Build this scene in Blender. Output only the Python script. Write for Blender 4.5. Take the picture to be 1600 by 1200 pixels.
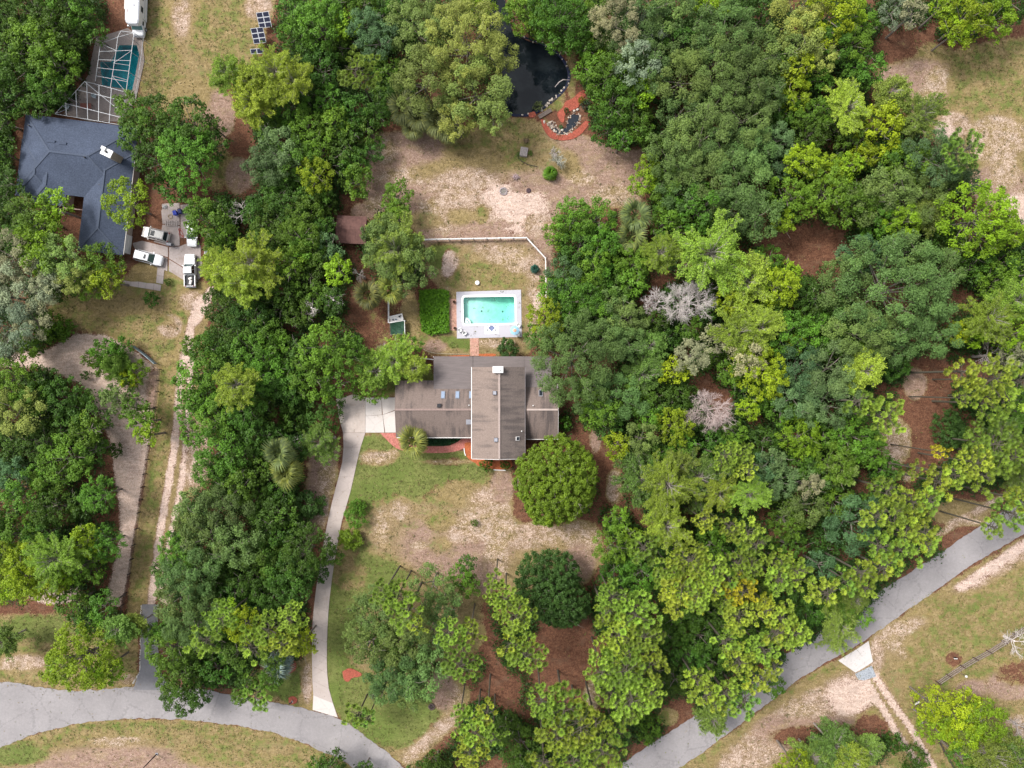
import bpy, math, random
import numpy as np
from mathutils import Vector, Matrix

for _o in list(bpy.data.objects):
    bpy.data.objects.remove(_o, do_unlink=True)
scene = bpy.context.scene
COL = scene.collection
R = math.radians
PI = math.pi
rnd = random.Random(7)
rng = np.random.default_rng(11)

# ------------------------------------------------------------------ camera, sky, sun, exposure
ALT = 120.0          # drone height above the ground, metres
PXM = 9.0            # photo pixels (1600 wide) per metre on the ground
cam_d = bpy.data.cameras.new('camera')
cam_d.sensor_width = 36.0
cam_d.lens = 36.0 * (PXM * ALT) / 1600.0
cam_d.clip_start = 0.5
cam_d.clip_end = 5000.0
cam = bpy.data.objects.new('camera', cam_d)
COL.objects.link(cam)
cam.location = (0, 0, ALT)
cam.rotation_euler = (0, 0, 0)
scene.camera = cam

SUN_EL, SUN_AZ = R(52), R(148)      # light arrives from the photo's upper left; azimuth in world xy
world = bpy.data.worlds.new('World')
scene.world = world
world.use_nodes = True
wn = world.node_tree
wn.nodes.clear()
w_out = wn.nodes.new('ShaderNodeOutputWorld')
w_bg = wn.nodes.new('ShaderNodeBackground')
w_sky = wn.nodes.new('ShaderNodeTexSky')
w_sky.sky_type = 'NISHITA'
w_sky.sun_disc = False
w_sky.sun_elevation = SUN_EL
w_sky.sun_rotation = PI / 2 - SUN_AZ
w_sky.air_density = 1.0
w_sky.dust_density = 3.0
w_sky.ozone_density = 0.6
w_bg.inputs['Strength'].default_value = 0.10
w_hs = wn.nodes.new('ShaderNodeHueSaturation')      # thin overcast: the whole sky paler
w_hs.inputs['Saturation'].default_value = 0.35
wn.links.new(w_sky.outputs[0], w_hs.inputs['Color'])
wn.links.new(w_hs.outputs[0], w_bg.inputs['Color'])
wn.links.new(w_bg.outputs[0], w_out.inputs['Surface'])

sun_d = bpy.data.lights.new('sun', 'SUN')
sun_d.energy = 1.5
sun_d.angle = R(16)
sun_d.color = (1.0, 0.975, 0.94)
sun = bpy.data.objects.new('sun', sun_d)
COL.objects.link(sun)
_d = Vector((math.cos(SUN_EL) * math.cos(SUN_AZ), math.cos(SUN_EL) * math.sin(SUN_AZ), math.sin(SUN_EL)))
sun.rotation_euler = _d.to_track_quat('Z', 'Y').to_euler()
sun.location = _d * 200

scene.view_settings.view_transform = 'Standard'
scene.view_settings.look = 'None'
scene.view_settings.exposure = 1.30
scene.view_settings.gamma = 1.0
scene.view_settings.use_curve_mapping = False
scene.cycles.max_bounces = 7
scene.cycles.transparent_max_bounces = 16

# ------------------------------------------------------------------ helpers
def P(px, py, z=0.0):
    """world point at height z that the photograph shows at pixel (px, py)"""
    k = (ALT - z) / ALT / PXM
    return Vector(((px - 800) * k, (600 - py) * k, z))

def head(dx, dy):
    return math.atan2(-dy, dx)

class MB:
    """collects shapes for ONE mesh object"""
    def __init__(s):
        s.v = []; s.f = []
    def add(s, vs, fs, M=None):
        o = len(s.v)
        for p in vs:
            p = Vector(p)
            s.v.append(tuple(M @ p) if M is not None else tuple(p))
        for f in fs:
            s.f.append([i + o for i in f])
        return s
    def box(s, c, size, rz=0.0, M=None):
        x, y, z = size[0] / 2, size[1] / 2, size[2] / 2
        vs = [(-x, -y, -z), (x, -y, -z), (x, y, -z), (-x, y, -z), (-x, -y, z), (x, -y, z), (x, y, z), (-x, y, z)]
        T = Matrix.Translation(c) @ Matrix.Rotation(rz, 4, 'Z')
        if M is not None: T = M @ T
        return s.add(vs, [(3, 2, 1, 0), (4, 5, 6, 7), (0, 1, 5, 4), (1, 2, 6, 5), (2, 3, 7, 6), (3, 0, 4, 7)], T)
    def bar(s, a, b, w, h=None):
        """box beam from a to b"""
        h = h or w
        a = Vector(a); b = Vector(b); d = b - a
        L = d.length
        q = d.to_track_quat('X', 'Z').to_matrix().to_4x4()
        M = Matrix.Translation((a + b) / 2) @ q
        return s.box((0, 0, 0), (L, w, h), 0, M)
    def prism(s, poly, z0, z1):
        n = len(poly)
        a = sum(poly[i][0] * poly[(i + 1) % n][1] - poly[(i + 1) % n][0] * poly[i][1] for i in range(n))
        if a < 0: poly = poly[::-1]
        vs = [(p[0], p[1], z0) for p in poly] + [(p[0], p[1], z1) for p in poly]
        fs = [list(range(n))[::-1], list(range(n, 2 * n))] + [(i, (i + 1) % n, n + (i + 1) % n, n + i) for i in range(n)]
        return s.add(vs, fs)
    def cyl(s, c, r0, r1, z0, z1, n=12, M=None):
        vs = []
        for z, r in ((z0, r0), (z1, r1)):
            for i in range(n):
                a = 2 * PI * i / n
                vs.append((c[0] + r * math.cos(a), c[1] + r * math.sin(a), z))
        fs = [list(range(n))[::-1], list(range(n, 2 * n))] + [(i, (i + 1) % n, n + (i + 1) % n, n + i) for i in range(n)]
        return s.add(vs, fs, M)
    def ring(s, c, r0, r1, z0, z1, n=20, wob=0.0):
        vs = []
        for i in range(n):
            a = 2 * PI * i / n
            k = 1 + wob * (rnd.random() - .5)
            for r, z in ((r0, z0), (r1, z0), (r1, z1), (r0, z1)):
                vs.append((c[0] + k * r * math.cos(a), c[1] + k * r * math.sin(a), z))
        fs = []
        for i in range(n):
            j = (i + 1) % n
            for k in range(4):
                l = (k + 1) % 4
                fs.append((4 * i + k, 4 * j + k, 4 * j + l, 4 * i + l))
        return s.add(vs, fs)
    def tube(s, pts, rad, n=5):
        pts = [Vector(p) for p in pts]
        if not hasattr(rad, '__len__'): rad = [rad] * len(pts)
        vs = []; fs = []
        for i, p in enumerate(pts):
            t = (pts[min(i + 1, len(pts) - 1)] - pts[max(i - 1, 0)])
            if t.length < 1e-6: t = Vector((0, 0, 1))
            t.normalize()
            u = t.orthogonal().normalized(); w = t.cross(u)
            for k in range(n):
                a = 2 * PI * k / n
                vs.append(p + (u * math.cos(a) + w * math.sin(a)) * rad[i])
        for i in range(len(pts) - 1):
            for k in range(n):
                l = (k + 1) % n
                fs.append((i * n + k, i * n + l, (i + 1) * n + l, (i + 1) * n + k))
        fs.append(list(range(n))[::-1]); m = (len(pts) - 1) * n
        fs.append([m + k for k in range(n)])
        return s.add(vs, fs)
    def loft(s, rings, cap=True):
        n = len(rings[0]); vs = [p for r in rings for p in r]; fs = []
        for i in range(len(rings) - 1):
            for k in range(n):
                l = (k + 1) % n
                fs.append((i * n + k, i * n + l, (i + 1) * n + l, (i + 1) * n + k))
        if cap:
            fs.append(list(range(n))[::-1]); m = (len(rings) - 1) * n
            fs.append([m + k for k in range(n)])
        return s.add(vs, fs)
    def rock(s, c, r, fl=0.6, rr=None):
        rr = rr or rnd
        n = 6; vs = []; fs = []
        a0 = rr.random() * 6
        ex = 0.7 + .6 * rr.random()
        for j, (ph, k) in enumerate(((-.5, .75), (.15, 1.0), (.7, .65))):
            for i in range(n):
                a = a0 + 2 * PI * i / n
                q = r * k * (0.8 + .4 * rr.random())
                vs.append((c[0] + q * math.cos(a) * ex, c[1] + q * math.sin(a) / ex, c[2] + r * ph * fl * (0.85 + .3 * rr.random())))
        for j in range(2):
            for i in range(n):
                k = (i + 1) % n
                fs.append((j * n + i, j * n + k, (j + 1) * n + k, (j + 1) * n + i))
        fs.append([2 * n + i for i in range(n)]); fs.append([i for i in range(n)][::-1])
        return s.add(vs, fs)
    def build(s, name, mat, parent=None, smooth=False):
        me = bpy.data.meshes.new(name)
        me.from_pydata(s.v, [], s.f)
        if mat is not None: me.materials.append(mat)
        if smooth: me.polygons.foreach_set('use_smooth', [True] * len(me.polygons))
        me.update()
        o = bpy.data.objects.new(name, me)
        COL.objects.link(o)
        if parent is not None: o.parent = parent
        return o

def inst(name, mesh, parent=None, loc=(0, 0, 0), rot=(0, 0, 0), scl=(1, 1, 1), color=None):
    o = bpy.data.objects.new(name, mesh)
    COL.objects.link(o)
    if parent is not None: o.parent = parent
    o.location = loc; o.rotation_euler = rot; o.scale = scl
    if color is not None: o.color = color
    return o

def tag(o, label, cat, group=None):
    o['label'] = label; o['category'] = cat
    if group: o['group'] = group
    return o

def thing(name, label, cat, loc=(0, 0, 0), rz=0.0, group=None):
    o = bpy.data.objects.new(name, None)
    o.empty_display_size = 0.3
    COL.objects.link(o)
    o.location = loc; o.rotation_euler = (0, 0, rz)
    return tag(o, label, cat, group)

def structure(o):
    o['kind'] = 'structure'; return o
def stuff(o):
    o['kind'] = 'stuff'; return o

def np_mesh(name, verts, faces, mats, attrs=None, smooth=False):
    """verts (N,3) float, faces (M,k) int, k constant"""
    me = bpy.data.meshes.new(name)
    n, (m, k) = len(verts), faces.shape
    me.vertices.add(n); me.vertices.foreach_set('co', np.asarray(verts, np.float32).ravel())
    me.loops.add(m * k); me.loops.foreach_set('vertex_index', np.asarray(faces, np.int32).ravel())
    me.polygons.add(m)
    me.polygons.foreach_set('loop_start', np.arange(0, m * k, k, dtype=np.int32))
    me.polygons.foreach_set('loop_total', np.full(m, k, np.int32))
    if smooth: me.polygons.foreach_set('use_smooth', np.ones(m, bool))
    for mt in (mats if isinstance(mats, (list, tuple)) else [mats]):
        me.materials.append(mt)
    for an, (typ, arr) in (attrs or {}).items():
        at = me.attributes.new(an, typ, 'POINT')
        if typ == 'FLOAT': at.data.foreach_set('value', np.asarray(arr, np.float32).ravel())
        else: at.data.foreach_set('color', np.asarray(arr, np.float32).ravel())
    me.update(calc_edges=True)
    return me

# ------------------------------------------------------------------ materials
class NT:
    def __init__(s, name):
        s.m = bpy.data.materials.new(name); s.m.use_nodes = True
        s.t = s.m.node_tree; s.t.nodes.clear()
        s.out = s.n('OutputMaterial')
    def n(s, typ, **kw):
        nd = s.t.nodes.new('ShaderNode' + typ)
        for k, v in kw.items():
            if k in nd.inputs.keys() if isinstance(k, str) else False: nd.inputs[k].default_value = v
            else: setattr(nd, k, v)
        return nd
    def l(s, a, b): s.t.links.new(a, b)
    def val(s, sock, v):
        if hasattr(v, 'is_linked') or hasattr(v, 'links'): s.l(v, sock)
        else: sock.default_value = v
    def pos(s, scale=(1, 1, 1), rz=0.0):
        g = s.n('NewGeometry'); mp = s.n('Mapping')
        mp.inputs['Scale'].default_value = scale; mp.inputs['Rotation'].default_value = (0, 0, rz)
        s.l(g.outputs['Position'], mp.inputs['Vector'])
        return mp.outputs[0]
    def noise(s, vec, scale, detail=3.0, rough=0.55, dist=0.0):
        nd = s.n('TexNoise'); s.l(vec, nd.inputs['Vector'])
        nd.inputs['Scale'].default_value = scale; nd.inputs['Detail'].default_value = detail
        nd.inputs['Roughness'].default_value = rough; nd.inputs['Distortion'].default_value = dist
        return nd.outputs['Fac']
    def math(s, op, a, b=None, c=None, clamp=False):
        nd = s.n('Math'); nd.operation = op; nd.use_clamp = clamp
        s.val(nd.inputs[0], a)
        if b is not None: s.val(nd.inputs[1], b)
        if c is not None: s.val(nd.inputs[2], c)
        return nd.outputs[0]
    def step(s, x, lo, hi):
        nd = s.n('MapRange'); nd.interpolation_type = 'SMOOTHSTEP'
        s.val(nd.inputs['Value'], x)
        nd.inputs['From Min'].default_value = lo; nd.inputs['From Max'].default_value = hi
        return nd.outputs[0]
    def rng(s, x, a, b, lo=0.0, hi=1.0):
        nd = s.n('MapRange'); s.val(nd.inputs['Value'], x)
        nd.inputs['From Min'].default_value = lo; nd.inputs['From Max'].default_value = hi
        nd.inputs['To Min'].default_value = a; nd.inputs['To Max'].default_value = b
        return nd.outputs[0]
    def mix(s, f, a, b, mode='MIX'):
        nd = s.n('Mix'); nd.data_type = 'RGBA'; nd.blend_type = mode
        s.val(nd.inputs[0], f)
        for i, c in ((6, a), (7, b)):
            if isinstance(c, (tuple, list)): nd.inputs[i].default_value = (*c[:3], 1)
            else: s.l(c, nd.inputs[i])
        return nd.outputs[2]
    def scale(s, col, f):
        nd = s.n('VectorMath'); nd.operation = 'SCALE'
        if isinstance(col, (tuple, list)): nd.inputs[0].default_value = col[:3]
        else: s.l(col, nd.inputs[0])
        s.val(nd.inputs['Scale'], f)
        return nd.outputs[0]
    def bump(s, h, strength=0.3, dist=0.05):
        nd = s.n('Bump'); nd.inputs['Strength'].default_value = strength; nd.inputs['Distance'].default_value = dist
        s.l(h, nd.inputs['Height']); return nd.outputs[0]
    def bsdf(s, col, rough=0.8, normal=None, spec=0.3, **kw):
        b = s.n('BsdfPrincipled')
        if isinstance(col, (tuple, list)): b.inputs['Base Color'].default_value = (*col[:3], 1)
        else: s.l(col, b.inputs['Base Color'])
        s.val(b.inputs['Roughness'], rough)
        b.inputs['Specular IOR Level'].default_value = spec
        if normal is not None: s.l(normal, b.inputs['Normal'])
        for k, v in kw.items(): b.inputs[k.replace('_', ' ')].default_value = v
        s.l(b.outputs[0], s.out.inputs['Surface'])
        return b

def simple(name, col, rough=0.7, var=0.25, scale=3.0, bump=0.0, spec=0.3, fine=0.0, **kw):
    t = NT(name); v = t.pos()
    n = t.noise(v, scale, 4)
    f = t.rng(n, 1 - var, 1 + var, .25, .75)
    if fine:
        f = t.math('MULTIPLY', f, t.rng(t.noise(v, 14, 2), 1 - fine, 1 + fine, .25, .75))
    c = t.scale(col, f)
    nm = t.bump(t.noise(v, scale * 6, 3), bump, .03) if bump else None
    t.bsdf(c, rough, nm, spec, **kw)
    return t.m

def foliage_mat(name, trans=0.28, hue=(1.12, 1.06, .8), lo=.55, hi=1.42):
    """leaf colour = the object's own colour x the leaf's own tint"""
    t = NT(name)
    oi = t.n('ObjectInfo'); at = t.n('Attribute'); at.attribute_name = 'tint'
    f = at.outputs['Fac']
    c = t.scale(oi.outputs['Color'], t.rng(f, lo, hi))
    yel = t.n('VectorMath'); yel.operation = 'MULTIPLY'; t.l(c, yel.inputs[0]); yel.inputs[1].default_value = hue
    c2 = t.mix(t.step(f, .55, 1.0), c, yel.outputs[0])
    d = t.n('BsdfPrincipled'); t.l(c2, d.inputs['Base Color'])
    d.inputs['Roughness'].default_value = 0.55; d.inputs['Specular IOR Level'].default_value = 0.25
    tr = t.n('BsdfTranslucent'); t.l(t.scale(c2, 1.15), tr.inputs['Color'])
    mx = t.n('MixShader'); mx.inputs[0].default_value = trans
    t.l(d.outputs[0], mx.inputs[1]); t.l(tr.outputs[0], mx.inputs[2])
    t.l(mx.outputs[0], t.out.inputs['Surface'])
    return t.m
# ------------------------------------------------------------------ ground cover map (what grows or lies where)
# channels: green grass, dry grass, bare sand, blades of straw litter are the rest
GREEN = (.88, .35, .0, .0); LUSH = (1.0, .1, .0, .0); OLIVE = (.45, .85, .06, .1); DRY = (.14, .95, .20, .30); SANDY = (.08, .70, .56, .55)
SAND = (.0, .35, .92, .8); STRAW = (.0, .0, .0, .0); BARE = (.10, .70, .36, .80); MIXED = (.36, .8, .28, .38); PATCH = (.20, .75, .55, .45)
DUST = (.0, .6, 1.25, .4)
COVER = [
 # top-left lawn behind the blue roofed house
 ('poly', [(222,-40),(440,-40),(425,20),(400,100),(350,130),(345,200),(372,285),(330,300),(300,190),(218,150)], OLIVE, 14),
 ('ell', 292,25,28,60, DRY, 16), ('ell', 285,30,18,35, SANDY, 18), ('ell', 250,100,22,80, OLIVE, 14), ('ell', 305,90,24,40, MIXED, 16), ('ell', 330,45,30,50, OLIVE, 15),
 ('ell', 405,12,26,22, SANDY, 14), ('ell', 340,180,30,40, BARE, 14), ('ell', 375,275,24,30, BARE, 12), ('ell', 300,150,30,30, DRY, 14),
 ('ell', 175,20,28,40, STRAW, 8),
 # front lawn of the blue roofed house
 ('poly', [(70,470),(200,430),(270,415),(330,450),(330,490),(300,520),(285,560),(262,590),(225,548),(160,520),(90,512)], OLIVE, 12),
 ('ell', 200,480,60,18, DRY, 14), ('ell', 230,425,26,16, DRY, 8), ('ell', 300,470,22,18, SANDY, 12), ('ell', 318,480,14,12, SAND, 12),
 ('ell', 265,510,22,20, SANDY, 12), ('ell', 225,500,40,10, OLIVE, 8),
 # bare pinkish sand left of the field fence
 ('poly', [(-40,560),(20,552),(75,545),(120,522),(165,524),(215,552),(248,578),(243,640),(232,700),(215,800),(200,900),(188,950),(165,940),(188,840),(186,770),(172,690),(152,640),(128,600),(70,575),(-40,570)], DUST, 10),
 ('ell', 240,610,14,40, BARE, 12), ('ell', 190,720,12,60, SAND, 8), ('ell', 205,700,12,40, SAND, 8), ('ell', 85,930,40,14, DUST, 10),
 # lane strip with its two sandy tracks
 ('poly', [(253,575),(300,500),(325,480),(322,560),(300,640),(315,700),(330,740),(290,790),(268,830),(250,900),(236,945),(220,975),(196,975),(212,850),(232,740)], DRY, 7),
 ('poly', [(250,580),(272,560),(268,700),(245,850),(222,945),(203,940),(216,830),(238,700)], OLIVE, 8),
 ('ell', 315,725,20,30, BARE, 12), ('ell', 305,745,18,22, SANDY, 12),
 ('line', [(312,472),(300,500),(287,560),(281,600),(277,650),(272,700),(262,760),(255,800),(247,850),(241,900),(236,945)], 12, SAND, 5),
 ('line', [(300,500),(297,560),(296,620),(292,660),(287,720),(281,770),(272,810),(262,860),(252,930)], 9, SAND, 5),
 ('line', [(330,455),(318,475),(306,500)], 16, SAND, 8), ('ell', 258,925,12,22, SAND, 8), ('ell', 310,690,20,40, SANDY, 14),
 # lower-left lawn above the road, verge and the island below it
 ('poly', [(-60,962),(100,958),(130,985),(205,985),(216,1000),(212,1075),(110,1082),(0,1066),(-60,1050)], OLIVE, 10),
 ('ell', 60,980,50,18, GREEN, 16), ('ell', 40,1035,45,14, SANDY, 10), ('ell', 20,1040,30,10, PATCH, 8), ('ell', 200,1062,14,10, SANDY, 8), ('ell', 80,1055,60,10, MIXED, 8),
 ('poly', [(-60,1180),(60,1145),(150,1124),(300,1124),(430,1144),(520,1180),(600,1230),(600,1330),(-60,1330)], OLIVE, 8),
 ('ell', 200,1215,190,52, BARE, 34), ('ell', 185,1157,50,10, PATCH, 10), ('ell', 290,1160,60,10, MIXED, 12), ('ell', 230,1140,110,9, OLIVE, 8), ('ell', 30,1180,40,14, GREEN, 12), ('ell', 350,1180,70,20, OLIVE, 16), ('ell', 430,1170,40,12, MIXED, 10),
 # strip between road and driveway at the lower corner
 ('poly', [(390,1050),(470,1030),(494,1000),(494,1112),(440,1100),(380,1085)], OLIVE, 10), ('ell', 448,1070,26,22, GREEN, 10), ('ell', 480,1070,10,34, SANDY, 8), ('ell', 482,1050,8,18, PATCH, 8),
 # strip beside the driveway, left of it
 ('poly', [(480,690),(535,700),(520,760),(500,830),(480,880),(470,800),(480,740)], BARE, 12), ('ell', 512,745,14,34, PATCH, 10), ('ell', 505,790,10,40, SANDY, 8),
 # front lawn of the brown roofed house
 ('poly', [(560,672),(600,676),(740,712),(800,732),(790,800),(830,828),(930,815),(950,870),(900,930),(830,960),(760,1010),(715,1040),(740,1080),(720,1120),(660,1150),(640,1200),(600,1175),(530,1124),(512,1080),(511,960),(520,880),(545,790)], MIXED, 10),
 ('poly', [(566,690),(620,700),(735,712),(760,740),(740,790),(640,780),(600,800),(560,800),(550,760)], GREEN, 16),
 ('ell', 625,760,80,60, GREEN, 60), ('ell', 585,790,40,100, GREEN, 36), ('ell', 700,735,50,16, LUSH, 24), ('ell', 720,742,30,12, GREEN, 10), ('ell', 590,715,34,14, PATCH, 14), ('ell', 700,722,50,5, PATCH, 8), ('ell', 610,705,14,10, PATCH, 8), ('ell', 600,695,20,8, GREEN, 8),
 ('ell', 650,830,100,55, (.36,.85,.15,.45), 34), ('ell', 715,852,80,46, (.12,.70,.36,.9), 34), ('ell', 596,825,14,36, PATCH, 24), ('ell', 625,797,18,20, PATCH, 20), ('ell', 690,815,24,16, OLIVE, 14), ('ell', 655,852,12,8, PATCH, 8), ('ell', 690,850,22,18, MIXED, 24), ('ell', 720,770,40,20, DRY, 20),
 ('ell', 765,792,38,32, PATCH, 30), ('ell', 760,785,22,22, SANDY, 20), ('ell', 735,825,38,22, PATCH, 24), ('ell', 780,820,26,34, PATCH, 12), ('ell', 775,870,20,44, PATCH, 14), ('ell', 785,760,18,26, BARE, 10), ('ell', 722,836,24,12, SANDY, 16),
 ('poly', [(515,885),(600,875),(640,900),(590,930),(560,960),(545,1010),(530,1080),(545,1120),(513,1090),(510,980)], GREEN, 16),
 ('ell', 545,900,34,24, OLIVE, 16), ('poly', [(512,1020),(560,1050),(640,1090),(680,1080),(690,1130),(650,1160),(600,1165),(530,1122)], GREEN, 14), ('ell', 640,1130,50,30, LUSH, 26), ('ell', 590,1090,50,30, GREEN, 20),
 ('line', [(640,1185),(668,1158),(700,1130)], 30, PATCH, 22), ('line', [(646,1180),(672,1152),(702,1126)], 12, SANDY, 14), ('ell', 712,1092,12,22, PATCH, 12), ('ell', 690,1135,14,7, SANDY, 10), ('ell', 690,1080,20,30, BARE, 14),
 ('poly', [(755,880),(790,930),(930,990),(930,1030),(890,1080),(780,1095),(740,1080),(720,1060),(760,1000),(750,920)], STRAW, 16),
 ('ell', 850,838,50,20, PATCH, 14), ('ell', 905,838,34,26, PATCH, 14), ('ell', 830,828,22,14, SANDY, 10), ('ell', 905,880,24,30, BARE, 14), ('ell', 760,905,20,26, BARE, 14), ('ell', 815,850,16,10, SANDY, 8),
 ('ell', 930,690,10,20, BARE, 8), ('ell', 960,760,14,30, PATCH, 10), ('ell', 957,770,10,16, SANDY, 8),
 ('ell', 925,1088,14,26, PATCH, 8), ('ell', 1045,1120,16,14, OLIVE, 8),
 # back yard
 ('poly', [(575,210),(640,200),(720,215),(800,190),(850,190),(930,215),(960,235),(1010,230),(1010,300),(995,320),(940,325),(880,330),(868,350),(865,420),(860,470),(850,530),(700,545),(660,540),(700,455),(668,430),(655,370),(620,310),(570,330),(568,260)], BARE, 10),
 ('poly', [(700,200),(850,195),(860,230),(830,265),(760,270),(700,240)], OLIVE, 20), ('ell', 760,225,60,24, OLIVE, 18), ('ell', 740,250,50,20, DRY, 18),
 ('ell', 620,245,44,28, BARE, 14), ('ell', 640,275,50,14, PATCH, 14), ('ell', 600,235,20,24, PATCH, 14), ('ell', 690,265,40,14, DRY, 14), ('ell', 730,290,60,30, SANDY, 18),
 ('ell', 690,335,50,26, PATCH, 16), ('ell', 760,325,70,30, SANDY, 16), ('ell', 815,330,40,34, SAND, 22), ('ell', 800,305,40,16, SAND, 18), ('ell', 745,345,60,10, SANDY, 10), ('ell', 840,350,26,20, SANDY, 14), ('ell', 760,350,50,5, BARE, 6), ('ell', 720,340,20,12, DRY, 8), ('ell', 752,336,10,14, OLIVE, 6),
 ('ell', 920,280,60,34, BARE, 20), ('ell', 910,275,26,16, PATCH, 12), ('ell', 960,305,40,16, PATCH, 14), ('ell', 885,255,24,20, DRY, 14), ('ell', 850,240,30,24, MIXED, 14), ('ell', 820,295,24,8, BARE, 8), ('ell', 938,250,30,24, BARE, 14),
 ('ell', 855,165,30,8, OLIVE, 8), ('ell', 893,115,8,40, OLIVE, 8), ('ell', 870,150,14,12, OLIVE, 8), ('ell', 800,195,30,12, OLIVE, 10),
 ('ell', 570,330,24,14, BARE, 10), ('ell', 590,320,20,14, PATCH, 10), ('ell', 640,330,14,26, BARE, 10), ('ell', 660,345,30,14, MIXED, 10),
 # pool yard
 ('poly', [(665,380),(822,378),(850,408),(856,450),(850,530),(820,556),(670,556),(655,530),(690,460),(675,430)], MIXED, 10),
 ('ell', 690,400,26,18, GREEN, 12), ('ell', 760,430,60,20, OLIVE, 16), ('ell', 790,400,40,16, PATCH, 14), ('ell', 760,388,20,8, SANDY, 10), ('ell', 810,415,24,14, PATCH, 10), ('ell', 704,408,14,18, SANDY, 8), ('ell', 700,420,8,26, SAND, 10), ('ell', 740,440,50,10, OLIVE, 8), ('ell', 835,420,16,20, SANDY, 10), ('ell', 832,480,10,50, PATCH, 8), ('ell', 842,470,8,14, SAND, 6), ('ell', 775,536,40,8, PATCH, 6), ('ell', 700,536,40,8, GREEN, 8), ('ell', 680,540,20,10, BARE, 10),
 ('poly', [(585,450),(655,440),(660,535),(630,560),(580,560),(570,500)], (.22,.32,.05), 12), ('ell', 640,500,14,40, DRY, 12), ('ell', 645,530,18,16, OLIVE, 10),
 ('ell', 640,590,40,30, GREEN, 12), ('ell', 605,610,20,12, OLIVE, 10),
 # straw clearings in the wood to the right
 ('ell', 1255,385,70,34, (.0,.10,.08), 14), ('ell', 1240,395,40,18, (.02,.2,.14), 12), ('ell', 1440,650,40,90, (.0,.08,.05), 14), ('ell', 1400,690,26,40, PATCH, 14), ('ell', 1395,715,16,22, SANDY, 10), ('ell', 1430,600,20,26, BARE, 12), ('ell', 1420,745,12,10, PATCH, 8), ('ell', 1500,800,50,20, DRY, 14), ('ell', 1510,815,40,8, PATCH, 10),
 ('line', [(1600,755),(1560,780),(1500,815),(1460,840)], 14, SANDY, 8),
 ('ell', 1530,570,40,30, (.0,.05,.02), 14), ('ell', 1250,640,30,30, STRAW, 10),
 # field at the upper right
 ('poly', [(1345,70),(1395,55),(1460,70),(1520,80),(1570,50),(1700,20),(1700,350),(1590,350),(1560,310),(1500,265),(1440,200),(1400,160),(1368,120)], OLIVE, 16),
 ('ell', 1385,75,50,34, (.0,.15,.05), 22), ('ell', 1580,40,40,22, (.0,.25,.05), 18), ('ell', 1440,125,60,34, BARE, 24), ('ell', 1470,125,26,22, PATCH, 16), ('ell', 1450,150,24,14, PATCH, 12), ('ell', 1395,130,24,26, BARE, 14), ('ell', 1530,130,44,60, OLIVE, 26), ('ell', 1560,215,50,40, PATCH, 18), ('ell', 1490,195,30,24, SANDY, 14), ('ell', 1475,205,14,14, SAND, 10), ('ell', 1545,225,30,30, PATCH, 16), ('ell', 1560,290,50,34, BARE, 20), ('ell', 1570,270,26,30, PATCH, 16), ('ell', 1590,330,30,24, DUST, 16),
 # field at the lower right
 ('poly', [(1040,1215),(1130,1155),(1250,1062),(1310,1030),(1380,985),(1490,905),(1620,825),(1700,800),(1700,1320),(1040,1320)], OLIVE, 8),
 ('line', [(1620,850),(1540,900),(1450,960),(1390,1000)], 30, SANDY, 20), ('line', [(1600,850),(1500,920)], 14, SAND, 14), ('ell', 1410,1000,40,34, PATCH, 22), ('ell', 1370,1060,34,40, PATCH, 14), ('ell', 1390,1070,30,50, MIXED, 20), ('ell', 1370,1020,12,30, SANDY, 10), ('ell', 1520,950,90,24, OLIVE, 24), ('line', [(1440,1010),(1600,940)], 46, OLIVE, 20),
 ('line', [(1300,1045),(1220,1105),(1120,1175),(1040,1230)], 20, OLIVE, 10), ('line', [(1330,1080),(1250,1120),(1150,1200)], 70, SANDY, 30), ('ell', 1330,1090,34,26, SAND, 22), ('ell', 1230,1140,50,24, BARE, 20), ('ell', 1310,1140,70,20, BARE, 16), ('ell', 1290,1150,80,16, STRAW, 14), ('ell', 1360,1155,30,40, (.0,.1,.0), 16), ('ell', 1250,1110,30,12, PATCH, 12),
 ('poly', [(1470,1065),(1600,985),(1700,950),(1700,1320),(1540,1320),(1440,1200),(1420,1130)], OLIVE, 12), ('ell', 1580,1070,40,26, BARE, 18), ('ell', 1590,1050,30,20, (.0,.3,.05), 16), ('ell', 1520,1075,26,14, BARE, 12), ('ell', 1590,1140,30,26, PATCH, 14), ('ell', 1490,1030,14,12, (.0,.2,.0), 6), ('ell', 1440,1150,18,40, OLIVE, 10),
 ('line', [(1352,1060),(1375,1100),(1398,1140),(1425,1180),(1450,1215),(1490,1270)], 11, SAND, 5), ('line', [(1368,1058),(1392,1095),(1418,1130),(1442,1170),(1462,1205),(1500,1270)], 11, SAND, 5), ('line', [(1360,1060),(1384,1098),(1408,1136),(1434,1176),(1456,1210)], 6, MIXED, 3),
]

def in_poly(x, y, pts):
    inside = np.zeros(x.shape, bool); n = len(pts)
    for i in range(n):
        x0, y0 = pts[i]; x1, y1 = pts[(i + 1) % n]
        if y0 == y1: continue
        c = ((y0 > y) != (y1 > y)) & (x < (x1 - x0) * (y - y0) / (y1 - y0) + x0)
        inside ^= c
    return inside
def seg_dist(x, y, pts, closed):
    d = np.full(x.shape, 1e9); n = len(pts)
    for i in range(n if closed else n - 1):
        x0, y0 = pts[i]; x1, y1 = pts[(i + 1) % n]
        dx, dy = x1 - x0, y1 - y0
        t = np.clip(((x - x0) * dx + (y - y0) * dy) / (dx * dx + dy * dy + 1e-9), 0, 1)
        d = np.minimum(d, np.hypot(x - x0 - t * dx, y - y0 - t * dy))
    return d
def sdist(x, y, pts):
    d = seg_dist(x, y, pts, True)
    return np.where(in_poly(x, y, pts), d, -d)
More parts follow.
